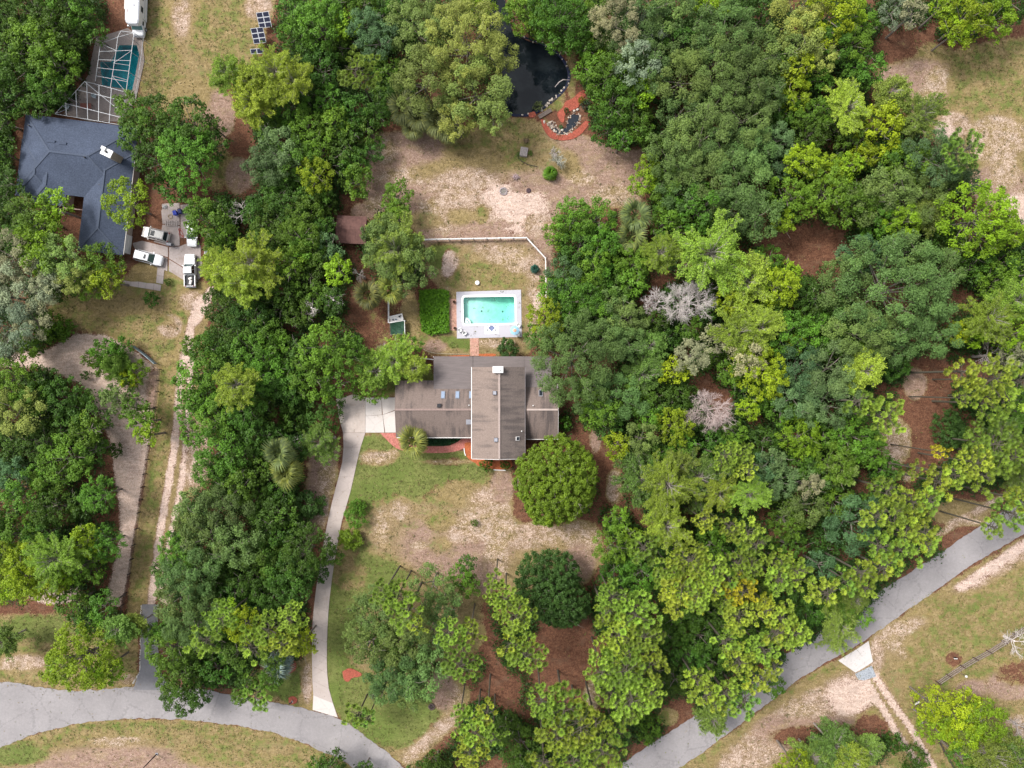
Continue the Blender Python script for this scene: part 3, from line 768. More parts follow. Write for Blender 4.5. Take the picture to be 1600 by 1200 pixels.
def blue_house():
    c7, s7 = math.cos(R(6.9)), math.sin(R(6.9))
    O = P(56, 180, 3.0); zE = 3.0
    k = (ALT - 3) / ALT / PXM
    U = Vector((c7, -s7, 0)) * k; V = Vector((-s7, -c7, 0)) * k
    def W(u, v, z=3.0): return Vector((O.x, O.y, 0)) + U * u + V * v + Vector((0, 0, z))
    T = thing('blue_roofed_house', 'neighbouring house with a slate-blue hipped shingle roof near the parked cars', 'house', P(115, 290))
    inv = Matrix.Translation(T.location).inverted()
    def part(m, name, mat, par=None):
        o = m.build(name, mat, par or T); o.matrix_parent_inverse = inv if par is None else Matrix(); return o
    t = NT('blue_shingles'); v = t.pos(); n1 = t.noise(v, .35, 3); n2 = t.noise(v, 4.5, 3, .65); n3 = t.noise(v, 16, 2)
    c = t.mix(t.rng(n2, 0, 1, .3, .7), (.043, .054, .082), (.078, .096, .138)); c = t.scale(c, t.math('MULTIPLY', t.rng(n1, .88, 1.12, .3, .7), t.rng(n3, .8, 1.2, .3, .7)))
    t.bsdf(c, .9, t.bump(n2, .4, .02), .2); blue = t.m
    cap = simple('blue_ridge_shingles', (.064, .079, .112), .9, .2, 6)
    capm = MB()
    def hip(u0, u1, v0, v1, pitch, along):
        hw = (v1 - v0) / 2 if along == 'u' else (u1 - u0) / 2
        zr = zE + hw * k * math.tan(R(pitch))
        if along == 'u':
            if (u1 - u0) < 2 * hw: pass
            r0 = W(u0 + hw, (v0 + v1) / 2, zr); r1 = W(u1 - hw, (v0 + v1) / 2, zr)
        else:
            r0 = W((u0 + u1) / 2, v0 + hw, zr); r1 = W((u0 + u1) / 2, v1 - hw, zr)
        A, B, C, D = W(u0, v0), W(u1, v0), W(u1, v1), W(u0, v1)
        m = MB(); vs = [A, B, C, D, r0, r1] + [p - Vector((0, 0, .18)) for p in (A, B, C, D)]
        if along == 'u': fs = [(0, 1, 5, 4), (2, 3, 4, 5), (1, 2, 5), (3, 0, 4)]
        else: fs = [(0, 1, 4), (1, 2, 5, 4), (2, 3, 5), (3, 0, 4, 5)]
        fs += [(6, 7, 1, 0), (7, 8, 2, 1), (8, 9, 3, 2), (9, 6, 0, 3), (9, 8, 7, 6)]
        m.add(vs, fs); part(m, 'roof', blue)
        capm.bar(r0 + Vector((0, 0, .02)), r1 + Vector((0, 0, .02)), .30, .06)
        e = ((A, r0), (B, r1), (C, r1), (D, r0)) if along == 'u' else ((A, r0), (B, r0), (C, r1), (D, r1))
        for p, q in e: capm.bar(p + Vector((0, 0, .02)), q + Vector((0, 0, .02)), .26, .05)
    hip(-16, 161, 0, 118, 20, 'u')
    hip(90, 161, 40, 201, 21, 'v')
    hip(8, 62, 55, 136, 21, 'v')
    hip(-17, 50, 40, 128, 19, 'v')
    part(capm, 'ridge_cap', cap)
    m = MB()
    def wblock(u0, u1, v0, v1):
        ps = [W(u0, v0), W(u1, v0), W(u1, v1), W(u0, v1)]
        m.prism([(p.x, p.y) for p in ps], 0, 2.85)
    wblock(-10, 156, 5, 112); wblock(95, 156, 100, 195); wblock(14, 57, 100, 130)
    part(m, 'wall', simple('pinkish_stucco', (.44, .36, .31), .9, .12, 2))
    # garage doors, white, facing the concrete drive
    m = MB()
    for v0, v1 in ((166, 195),):
        a, b = W(156.4, v0, 0), W(156.4, v1, 0); d = (b - a)
        for i in range(4):
            q0 = a + Vector((0, 0, .06 + .62 * i)); m.add([q0, q0 + d, q0 + d + Vector((0, 0, .58)), q0 + Vector((0, 0, .58))] + [x + U * .8 for x in (q0, q0 + d, q0 + d + Vector((0, 0, .58)), q0 + Vector((0, 0, .58)))], [(0, 1, 2, 3), (7, 6, 5, 4), (0, 4, 5, 1), (1, 5, 6, 2), (2, 6, 7, 3), (3, 7, 4, 0)])
    part(m, 'garage_door', WHITE)
    m = MB(); m.bar(W(161.5, 30, 2.86), W(161.5, 200, 2.86), .1, .16); part(m, 'gutter', OFFW)
    # entry porch: brown beams round the little court at the notch
    m = MB(); m.bar(W(60, 138, 2.8), W(92, 138, 2.8), .14, .2); m.bar(W(90, 138, 2.8), W(90, 156, 2.8), .14, .2); m.bar(W(62, 120, 2.8), W(60, 138, 2.8), .14, .2)
    part(m, 'porch_beam', simple('porch_wood', (.30, .20, .17), .8))
    # ridge vents, pipes, chimney
    def hz(u, v):
        return zE + min((v) * k, (118 - v) * k) * math.tan(R(20))
    for u, v in ((40, 42), (58, 43)):
        p = W(u, v, hz(u, v) + .1); m = MB(); m.box(p, (1.3, .42, .16), -R(6.9)); part(m, 'ridge_vent', simple('navy_vent', (.035, .05, .085), .7))
    p = W(122, 152, 4.1); m = MB(); m.box(p, (.42, 1.2, .16), -R(6.9)); part(m, 'ridge_vent', simple('navy_vent_b', (.035, .05, .085), .7))
    for u, v in ((98, 62), (118, 98), (-2, 20)):
        p = W(u, v, hz(u, v)); m = MB(); m.cyl((p.x, p.y), .1, .1, p.z - .1, p.z + .4, 8); part(m, 'vent_pipe', BLACK)
    b = P(182, 247, 4.5); zt = 7.0
    m = MB(); m.box((b.x - .15, b.y + .1, (4.0 + zt) / 2), (1.75, 1.15, zt - 4.0), -R(25)); ch = part(m, 'chimney', simple('chimney_siding', (.36, .30, .24), .85, .15, 3))
    m = MB(); m.box((b.x - .15, b.y + .1, zt + .04), (1.85, 1.25, .12), -R(25)); part(m, 'chimney_cap', WHITE, ch)
    m = MB(); m.cyl((b.x - .15, b.y + .15), .2, .16, zt + .1, zt + .5, 10); part(m, 'flue', BLACK, ch)
    m = MB(); m.box((b.x - .55, b.y + .75, zt + .2), (.75, .5, .3), -R(25)); m.bar((b.x - .55, b.y + .75, zt + .2), (b.x - .5, b.y + .5, 4.6), .06); part(m, 'aerial', WHITE, ch)

def pool_cage():
    """aluminium screen cage: a lower bay on the house and a longer one over the pool"""
    T = thing('screen_enclosure', 'white framed screen cage over the teal pool behind the blue roofed house', 'pool cage', P(165, 110))
    inv = Matrix.Translation(T.location).inverted()
    alu = simple('white_aluminium', (.40, .41, .42), .5, .08, 4)
    t = NT('insect_screen'); tr = t.n('BsdfTransparent'); df = t.n('BsdfDiffuse'); df.inputs['Color'].default_value = (.05, .05, .055, 1); mx = t.n('MixShader')
    mx.inputs[0].default_value = .07; t.l(tr.outputs[0], mx.inputs[1]); t.l(df.outputs[0], mx.inputs[2]); t.l(mx.outputs[0], t.out.inputs['Surface']); scr = t.m
    def bars(name, segs, w=.10):
        for a, b in segs:
            o = MB().bar(a, b, w).build(name, alu, T); o.matrix_parent_inverse = inv
    def screen(pts):
        n = Vector((0, 0, .012)); pts = [Vector(p) for p in pts]; k = len(pts)
        o = MB().add([p - n for p in pts] + [p + n for p in pts], [tuple(range(k))[::-1], tuple(range(k, 2 * k))] + [(i, (i + 1) % k, k + (i + 1) % k, k + i) for i in range(k)]).build('screen_panel', scr, T)
        o.matrix_parent_inverse = inv
    zt, zl = 4.2, 2.9
    Q = lambda x, y, z=zt: P(x, y, z)
    # flat top over the pool
    tl, tr_, bl, br = Q(157, 68), Q(209.5, 51), Q(148, 131), Q(197, 144)
    step = [Q(189, 48.5), Q(184, 58), Q(181.5, 79)]
    bars('roof_beam', [(bl, br), (br, tr_), (tr_, step[0]), (step[0], step[1]), (step[1], step[2]), (Q(149, 127), tl), (tl, step[2] + (step[2] - tl) * 0)], .062)
    for k in range(1, 5):
        u = k / 5
        a = tl.lerp(bl, u); b = tr_.lerp(br, .12 + .88 * u); bars('roof_beam', [(a, b)], .052)
    mid = [tl.lerp(tr_, .48).lerp(bl.lerp(br, .5), u) for u in (.25, .5, .75, 1)]
    bars('roof_beam', [(step[2], mid[3])], .055)
    bars('brace', [(mid[1], tr_.lerp(br, .3)), (mid[1], tr_.lerp(br, .55)), (mid[2], tr_.lerp(br, .8)), (mid[2], br), (tl, step[1]), (step[1], tr_)], .04)
    for p in (tl, bl.lerp(tl, .33), bl.lerp(tl, .66), tr_, tr_.lerp(br, .33), tr_.lerp(br, .66), br, bl, step[0]):
        e = Vector((p.x * .985 + 0, p.y, 0)); e = Vector((p.x + (.55 if p.x > tl.lerp(tr_, .5).x else -.55), p.y, 0))
        bars('post', [(p, e)], .052)
    east0, east1 = tr_ + Vector((.55, 0, -1.9)), br + Vector((.55, 0, -1.9))
    bars('rail', [(east0, east1)], .052)
    screen([tl, step[2], step[1], step[0], tr_, br, bl])
    screen([tr_, br, br + Vector((.55, 0, -4.15)), tr_ + Vector((.55, 0, -4.15))])
    screen([tl, bl, bl + Vector((-.55, 0, -4.15)), tl + Vector((-.55, 0, -4.15))])
    # sloping bay that leans on the house eave
    a0, a1 = P(86, 178, 3.25), P(190.5, 195.5, 3.25); apex = Q(132, 127.5)
    bars('roof_beam', [(a0, a1), (a0, apex), (apex, bl), (a1, br), (apex, a1.lerp(br, .35))], .062)
    m1 = [(a0.lerp(a1, u), a0.lerp(apex, min(1, u * 2.15)) if u < .46 else apex.lerp(br, (u - .46) / .54)) for u in (.17, .33, .49, .65, .81)]
    bars('roof_beam', m1, .09)
    bars('rail', [(a0.lerp(apex, .33), a1.lerp(br, .22)), (a0.lerp(apex, .75), a1.lerp(br, .72))], .08)
    bars('brace', [(a0, a0.lerp(apex, .33) + Vector((-.4, -.3, -1.5))), (apex, apex + Vector((-.5, .4, -4.1))), (a0.lerp(apex, .5), a0.lerp(apex, .5) + Vector((-.6, .4, -3.7)))], .08)
    screen([a0, a1, br, bl, apex])
    # the pool and its deck
    dk = concrete_material('pool_deck_brown', (.30, .25, .225), .2)
    S = thing('caged_pool', 'teal L-shaped pool under the screen cage', 'pool', P(185, 110))
    sinv = Matrix.Translation(S.location).inverted()
    def sp(m, n, mt):
        o = m.build(n, mt, S); o.matrix_parent_inverse = sinv
    basin(sp, LPOOL, (.0, .36, .39), -1.4, dk, [(140,190),(100,178),(138,118),(150,60),(200,44),(222,60),(226,95),(212,160),(190,190)], (.5, .14, .11))
    # loungers on the deck: pale chairs beneath the sloping bay
    for (x, y), lab in (((150, 152), 'pale patio chair under the cage near the teal pool'), ((108, 169), 'pale patio chair under the cage in its house corner')):
        patio_chair(x, y, 1.2, lab, simple('pale_chair_' + str(x), (.48, .55, .58), .6))
    b = thing('patio_table', 'reddish slatted table under the low bay of the cage', 'table', P(138, 168))
    for i in range(5): MB().box((0, -.36 + .18 * i, .74), (1.9, .15, .04)).build('slat', simple('red_slats', (.30, .10, .07), .7) if i == 0 else bpy.data.materials['red_slats'], b)
    for x in (-.8, .8):
        for y in (-.3, .3): MB().box((x, y, .36), (.07, .07, .72)).build('leg', WOODD, b)

def basin(sp, poly, paint, depth, deck_mat, deck_poly, absorb, deep=None):
    """pool shell: deck with a hole, walls and floor, a body of clear water"""
    w = [P(*p) for p in poly]; n = len(w); o = [P(*p) for p in deck_poly]
    cx = sum(p.x for p in w) / n; cy = sum(p.y for p in w) / n
    # deck as a fan of quads between the hole and the outline (both resampled by angle)
    K = 96; ins, outs = [], []
    def hit(pts, a):
        d = Vector((math.cos(a), math.sin(a))); best = None
        for i in range(len(pts)):
            p, q = pts[i], pts[(i + 1) % len(pts)]
            ex, ey = q.x - p.x, q.y - p.y; den = d.x * ey - d.y * ex
            if abs(den) < 1e-9: continue
            s = ((p.x - cx) * ey - (p.y - cy) * ex) / den; u = ((p.x - cx) * d.y - (p.y - cy) * d.x) / den
            if s > 0 and -1e-6 <= u <= 1 + 1e-6 and (best is None or s > best): best = s
        return Vector((cx + d.x * best, cy + d.y * best))
    angs = sorted(set([math.atan2(p.y - cy, p.x - cx) for p in w + o] + [2 * PI * i / K - PI for i in range(K)]))
    for a in angs: ins.append(hit(w, a)); outs.append(hit(o, a))
    K = len(angs); m = MB()
    for i in range(K):
        j = (i + 1) % K
        m.add([(ins[i].x, ins[i].y, .08), (outs[i].x, outs[i].y, .08), (outs[j].x, outs[j].y, .08), (ins[j].x, ins[j].y, .08), (outs[i].x, outs[i].y, -.3), (outs[j].x, outs[j].y, -.3)], [(0, 1, 2, 3), (1, 4, 5, 2)])
    sp(m, 'deck', deck_mat)
    dz = deep or (lambda p: depth); NR = 9
    def floor(lift):
        vs = []; fs = []
        for q in range(NR):
            for p in ins:
                x, y = p.x + (cx - p.x) * q / NR, p.y + (cy - p.y) * q / NR
                vs.append((x, y, dz(Vector((x, y))) + lift))
        for q in range(NR - 1):
            for i in range(K): fs.append((q * K + i, q * K + (i + 1) % K, (q + 1) * K + (i + 1) % K, (q + 1) * K + i))
        vs.append((cx, cy, dz(Vector((cx, cy))) + lift))
        for i in range(K): fs.append(((NR - 1) * K + i, (NR - 1) * K + (i + 1) % K, NR * K))
        return vs, fs
    m = MB(); vs, fs = floor(0); n0 = len(vs)
    for p in ins: vs.append((p.x, p.y, .075))
    fs += [(n0 + i, n0 + (i + 1) % K, (i + 1) % K, i) for i in range(K)]
    m.add(vs, fs); sp(m, 'basin', simple('pool_paint_%d' % int(poly[0][0]), paint, .6, .14, 1.3, fine=.06))
    m = MB(); vs, fs = floor(.012); fs = [f[::-1] for f in fs]; n0 = len(vs)
    vs = [(x * .999 + cx * .001, y * .999 + cy * .001, z) for x, y, z in vs]
    for p in ins: vs.append((p.x * .999 + cx * .001, p.y * .999 + cy * .001, -.10))
    fs += [(n0 + (i + 1) % K, n0 + i, i, (i + 1) % K) for i in range(K)] + [tuple(n0 + i for i in range(K))]
    m.add(vs, fs); sp(m, 'water', pool_water('pool_water_%d' % int(poly[0][0]), absorb, .012 if deep is None else 1.0))

def pool_water(name, absorb, gloss=1.0):
    t = NT(name); v = t.pos()
    nm = t.bump(t.noise(v, 2.0, 4, .6, 1.0), .09, .05)
    tr = t.n('BsdfTransparent'); tr.inputs['Color'].default_value = (.97, .99, .99, 1)
    gl = t.n('BsdfGlossy'); gl.inputs['Roughness'].default_value = .06; t.l(nm, gl.inputs['Normal'])
    fr = t.n('Fresnel'); fr.inputs['IOR'].default_value = 1.33; t.l(nm, fr.inputs['Normal'])
    mx = t.n('MixShader'); t.l(t.math('MULTIPLY', fr.outputs[0], gloss), mx.inputs[0]); t.l(tr.outputs[0], mx.inputs[1]); t.l(gl.outputs[0], mx.inputs[2])
    t.l(mx.outputs[0], t.out.inputs['Surface'])
    va = t.n('VolumeAbsorption'); va.inputs['Color'].default_value = (1 - absorb[0], 1 - absorb[1], 1 - absorb[2], 1); va.inputs['Density'].default_value = 1.0
    t.l(va.outputs[0], t.out.inputs['Volume'])
    return t.m

def patio_chair(px, py, rz, label, mat, grp=None):
    T = thing('patio_chair', label, 'chair', P(px, py), rz, grp)
    T.location.z = .09
    MB().box((0, 0, .42), (.62, .62, .05)).build('seat', mat, T)
    m = MB()
    for i in range(9):
        a = PI / 2 + (i - 4) * .36
        m.box((.30 * math.cos(a + 0), .27 * math.sin(a), .66 if 2 <= i <= 6 else .56), (.13, .05, .52 if 2 <= i <= 6 else .30), a - PI / 2)
    m.build('backrest', mat, T)
    for x in (-.22, .22):
        for y in (-.22, .22): MB().box((x, y, .2), (.05, .05, .40)).build('leg', mat, T)
    for x in (-.29, .29): MB().box((x, -.02, .64), (.12, .5, .04)).build('armrest', mat, T)
    return T

def swimming_pool():
    T = thing('swimming_pool', 'rectangular aqua swimming pool with rounded white rim in a pale grey deck', 'pool', P(765, 490))
    inv = Matrix.Translation(T.location).inverted()
    def sp(m, n, mt, par=None):
        o = m.build(n, mt, par or T); o.matrix_parent_inverse = inv if par is None else Matrix(); return o
    dk = concrete_material('painted_deck', (.46, .445, .48), .02)
    def rr(pts, r, n=6):
        """rounded polygon in pixels"""
        out = []
        for i in range(4):
            p = np.array(pts[i], float); a = np.array(pts[i - 1], float) - p; b = np.array(pts[(i + 1) % 4], float) - p
            a /= np.linalg.norm(a); b /= np.linalg.norm(b)
            for k in range(n + 1):
                u = k / n; out.append(tuple(p + a * r * (1 - u) ** 2 + b * r * u ** 2))
        return out
    wat = rr([(724, 464.8), (803.6, 463.4), (804.6, 504.6), (724.8, 506.2)], 4)
    left = P(724, 0).x; right = P(804, 0).x
    deep = lambda p: -1.0 - 1.1 * min(1, max(0, ((p.x - left) / (right - left) - .25) / .6))
    basin(sp, wat, (.72, .87, .83), -1.5, dk, [(713, 456.2), (814, 452.8), (815.3, 526.5), (714, 529)], (.24, .03, .075), deep)
    # white rim
    out = rr([(721, 461.5), (806.6, 460), (807.8, 507.6), (721.8, 509.6)], 6)
    m = MB(); n = len(wat)
    for i in range(n):
        j = (i + 1) % n
        a, b, c, d = P(*wat[i]), P(*out[i]), P(*out[j]), P(*wat[j])
        m.add([(a.x, a.y, .15), (b.x, b.y, .13), (c.x, c.y, .13), (d.x, d.y, .15), (a.x, a.y, -.1), (b.x, b.y, .06), (c.x, c.y, .06), (d.x, d.y, -.1)], [(0, 1, 2, 3), (1, 5, 6, 2), (4, 0, 3, 7)])
    rim_white = simple('rim_white', (.82, .82, .80), .5, .04, 3)
    sp(m, 'coping', rim_white)
    # corner steps with mosaic dots
    m = MB()
    for r_, z in ((1.15, -.35), (.75, -.2)):
        c = P(725.5, 505.5); pts = [(c.x, c.y)] + [(c.x + r_ * math.cos(a), c.y + r_ * math.sin(a)) for a in [PI / 2 * k / 8 for k in range(9)]]
        m.prism(pts, -1.0, z)
    st = sp(m, 'steps', simple('step_white', (.78, .80, .77), .6, .05, 3))
    m = MB()
    for k in range(11):
        a = rnd.random() * PI / 2; q = .3 + .8 * rnd.random(); c = P(725.5, 505.5)
        m.cyl((c.x + q * math.cos(a), c.y + q * math.sin(a)), .06, .06, (-.2 if q < .75 else -.35) - .01, (-.2 if q < .75 else -.35) + .01, 6)
    stuff(sp(m, 'mosaic_tile', simple('mosaic_blue', (.10, .16, .25), .4), st))
    for q in ((752, 485), (785, 485)):
        p = P(*q); zz = deep(p); sp(MB().cyl((p.x, p.y), .16, .16, zz, zz + .03, 12), 'drain', simple('drain_grey_%d' % q[0], (.12, .16, .16), .6))
    m = MB()
    for i in range(len(wat)):
        j = (i + 1) % len(wat); a, b = P(*wat[i]), P(*wat[j]); cc = P(764.5, 485)
        a = a + (cc - a).normalized() * .012; b = b + (cc - b).normalized() * .012
        m.add([(a.x, a.y, .06), (b.x, b.y, .06), (b.x, b.y, -.26), (a.x, a.y, -.26)], [(0, 1, 2, 3)])
    sp(m, 'tile_line', simple('tile_line_blue', (.12, .30, .36), .4, .25, 8))
    # white apron with the blue diamond
    m = MB(); q = [P(757, 507), P(779, 506.5), P(779.5, 521.5), P(757.3, 522)]; m.prism([(p.x, p.y) for p in q], .02, .10); ap = sp(m, 'tile_apron', rim_white)
    c = P(768.2, 512.5)
    m = MB(); m.cyl((c.x, c.y), .60, .60, .09, .106, 4); sp(m, 'diamond_tile', simple('slate_blue_tile', (.16, .19, .33), .5), ap)
    for x, y in ((761.8, 508.6), (773.6, 508.4), (762, 516), (774.2, 515.8)):
        p = P(x, y); m = MB(); m.box((p.x, p.y, .10), (.26, .26, .012), .2); sp(m, 'corner_tile', simple('grey_tile', (.20, .22, .24), .5), ap)
    p = P(717, 472); m = MB(); m.box((p.x, p.y, .082), (.85, .03, .006)); sp(m, 'expansion_joint', simple('joint_grey', (.16, .16, .18), .8))
    # furniture on the deck
    plastic = simple('white_plastic', (.80, .79, .77), .45, .04, 4)
    patio_chair(718.8, 516, 1.9, 'white plastic patio chair at the deck corner, first from the brick patio', plastic)
    patio_chair(726, 521, .6, 'white plastic patio chair at the deck corner, second from the brick patio', plastic)
    patio_chair(810.2, 508.5, -.5, 'white patio chair beside the blue umbrella, first from the pool water', plastic)
    patio_chair(809, 523.8, 3.6, 'white patio chair beside the blue umbrella near the deck edge', plastic)
    c = P(804.2, 516.2, 2.3)
    U = thing('patio_umbrella', 'pale blue patio umbrella with an orange middle on the pool deck', 'umbrella', (c.x, c.y, .09))
    bl = simple('umbrella_blue', (.30, .52, .66), .8, .08, 3); orr = simple('umbrella_orange', (.70, .36, .24), .8, .08, 3)
    for k in range(8):
        a0, a1 = 2 * PI * k / 8, 2 * PI * (k + 1) / 8
        pt = lambda r_, a, z: (r_ * math.cos(a), r_ * math.sin(a), z)
        m = MB(); m.add([pt(.30, a0, 2.42), pt(.82, a0, 2.2), pt(.82, a1, 2.2), pt(.30, a1, 2.42), pt(.82, a0, 2.08), pt(.82, a1, 2.08)], [(0, 1, 2, 3), (1, 4, 5, 2)])
        m.build('canopy_panel', bl, U)
    m = MB(); m.cyl((0, 0), .31, .08, 2.42, 2.52, 8); m.build('canopy_top', orr, U)
    MB().cyl((0, 0), .025, .025, 0, 2.45, 8).build('pole', WHITE, U)
    MB().cyl((0, 0), .24, .2, 0, .08, 12).build('base', METALG, U)
    TB = thing('patio_table', 'round glass table under the blue umbrella', 'table', (c.x + .1, c.y - .05, .09))
    MB().ring((0, 0), .05, .52, .68, .71, 20).build('tabletop', GLASSB, TB)
    for a in (0.4, 1.97, 3.54, 5.1): MB().bar((.12 * math.cos(a), .12 * math.sin(a), .68), (.4 * math.cos(a), .4 * math.sin(a), 0), .035).build('leg', WHITE, TB)
    # brick patio, brick path
    bk = brick_material('patio_brick', (.42, .20, .14), (.50, .29, .215))
    for nm, pts in (('brick_patio', [(699.5, 467), (713.2, 467), (714, 516.5), (699.3, 516)]), ('brick_path', [(734.3, 528.6), (748, 528.2), (748.4, 556), (734.4, 556)])):
        q = [P(*p) for p in pts]; structure(MB().prism([(p.x, p.y) for p in q], -.1, .045).build(nm, bk))
    for (x, y), lab in (((709.8, 472.2), 'dark round planter on the brick patio, first of two from the yard lawn'), ((711, 513), 'dark round planter on the brick patio, beside the white chairs')):
        p = P(x, y); pt = thing('planter', lab, 'planter', p)
        m = MB(); m.ring((0, 0), .17, .24, .04, .45, 12); m.build('pot', simple('dark_pot_%d' % int(y), (.06, .035, .03), .7), pt)
        m = MB()
        for k in range(9):
            a = k * 2.4; m.bar((0, 0, .35), (.25 * math.cos(a), .25 * math.sin(a), .62), .03, .02)
        m.build('foliage', simple('dry_leaves_%d' % int(y), (.10, .06, .03), .8), pt)

def brick_material(name, a, b, mortar=(.40, .30, .26)):
    t = NT(name); v = t.pos((1, 1, 1), R(90))
    bt = t.n('TexBrick'); t.l(v, bt.inputs['Vector']); bt.inputs['Scale'].default_value = 1.0
    bt.inputs['Color1'].default_value = (*a, 1); bt.inputs['Color2'].default_value = (*b, 1); bt.inputs['Mortar'].default_value = (*mortar, 1)
    bt.inputs['Brick Width'].default_value = .24; bt.inputs['Row Height'].default_value = .12; bt.inputs['Mortar Size'].default_value = .008; bt.inputs['Bias'].default_value = 0
    n = t.noise(t.pos(), 3.0, 4, .6)
    c = t.scale(bt.outputs['Color'], t.rng(n, .78, 1.22, .3, .7))
    t.bsdf(c, .9, t.bump(bt.outputs['Fac'], -.3, .01), .2)
    return t.m

main_house()
blue_house()
swimming_pool()
pool_cage()
# ------------------------------------------------------------------ tree builders
LEAF = foliage_mat('broad_leaves', .20)
LEAF_OAK = foliage_mat('oak_leaves', .16, (1.10, 1.05, .95), .55, 1.45)
NEEDLE = foliage_mat('pine_needles', .25, (1.06, 1.03, .8), .50, 1.4)
FINE = foliage_mat('fine_leaves', .25, (1.1, 1.05, .9), .65, 1.3)
FROND = foliage_mat('palm_blades', .25, (1.25, 1.1, .7), .6, 1.35)
BARK = simple('grey_bark', (.20, .17, .145), .95, .35, 5, .5, fine=.25)
TWIG = simple('pale_twigs', (.30, .265, .235), .95, .3, 6)
DEADW = simple('bleached_wood', (.50, .43, .40), .9, .25, 5)
PINEB = simple('pine_bark', (.095, .082, .060), .95, .35, 5, .5)

def unit(v):
    return v / (np.linalg.norm(v, axis=-1, keepdims=True) + 1e-9)

def leaf_quads(pos, nrm, size, asp, g, fold=.18):
    """one bent rhombus per leaf -> verts (4N,3), faces (N,4)"""
    n = len(pos)
    t = unit(np.cross(nrm, unit(g.normal(size=(n, 3)))))
    b = np.cross(nrm, t)
    s = size[:, None]
    v = np.empty((n, 4, 3))
    v[:, 0] = pos - t * s * .5
    v[:, 1] = pos + b * s * asp * .5 + nrm * s * fold * .5
    v[:, 2] = pos + t * s * .5 - nrm * s * fold
    v[:, 3] = pos - b * s * asp * .5 + nrm * s * fold * .5
    return v.reshape(-1, 3), np.arange(4 * n).reshape(n, 4)

def sph(g, n, up=0.0):
    d = g.normal(size=(n, 3)); d[:, 2] += up
    return unit(d)

def crown_boughs(g, Rr, Hh, r0, r1, spacing=1.0, rel=.62):
    """bough centres spread over an uneven dome of radius Rr, height Hh"""
    out = []
    ph = g.random(4) * 6.28; am = g.random(4) * np.array([.16, .12, .08, .06])
    def rim(a): return 1 + sum(am[k] * math.sin((k + 2) * a + ph[k]) for k in range(4))
    tries = int(60 * (Rr / r0) ** 2) + 200
    for _ in range(tries):
        a = g.random() * 6.28; q = math.sqrt(g.random())
        r = r0 + (r1 - r0) * g.random()
        rad = q * (Rr - r * .75) * rim(a)
        z = Hh * math.sqrt(max(0, 1 - (q * .96) ** 2)) * (1.06 - rel * .82 + rel * g.random())
        c = np.array([rad * math.cos(a), rad * math.sin(a), z])
        ok = True
        for o, ro in out:
            if np.linalg.norm((c - o) * np.array([1, 1, .75])) < (r + ro) * .60 * spacing: ok = False; break
        if ok: out.append((c, r))
    return out

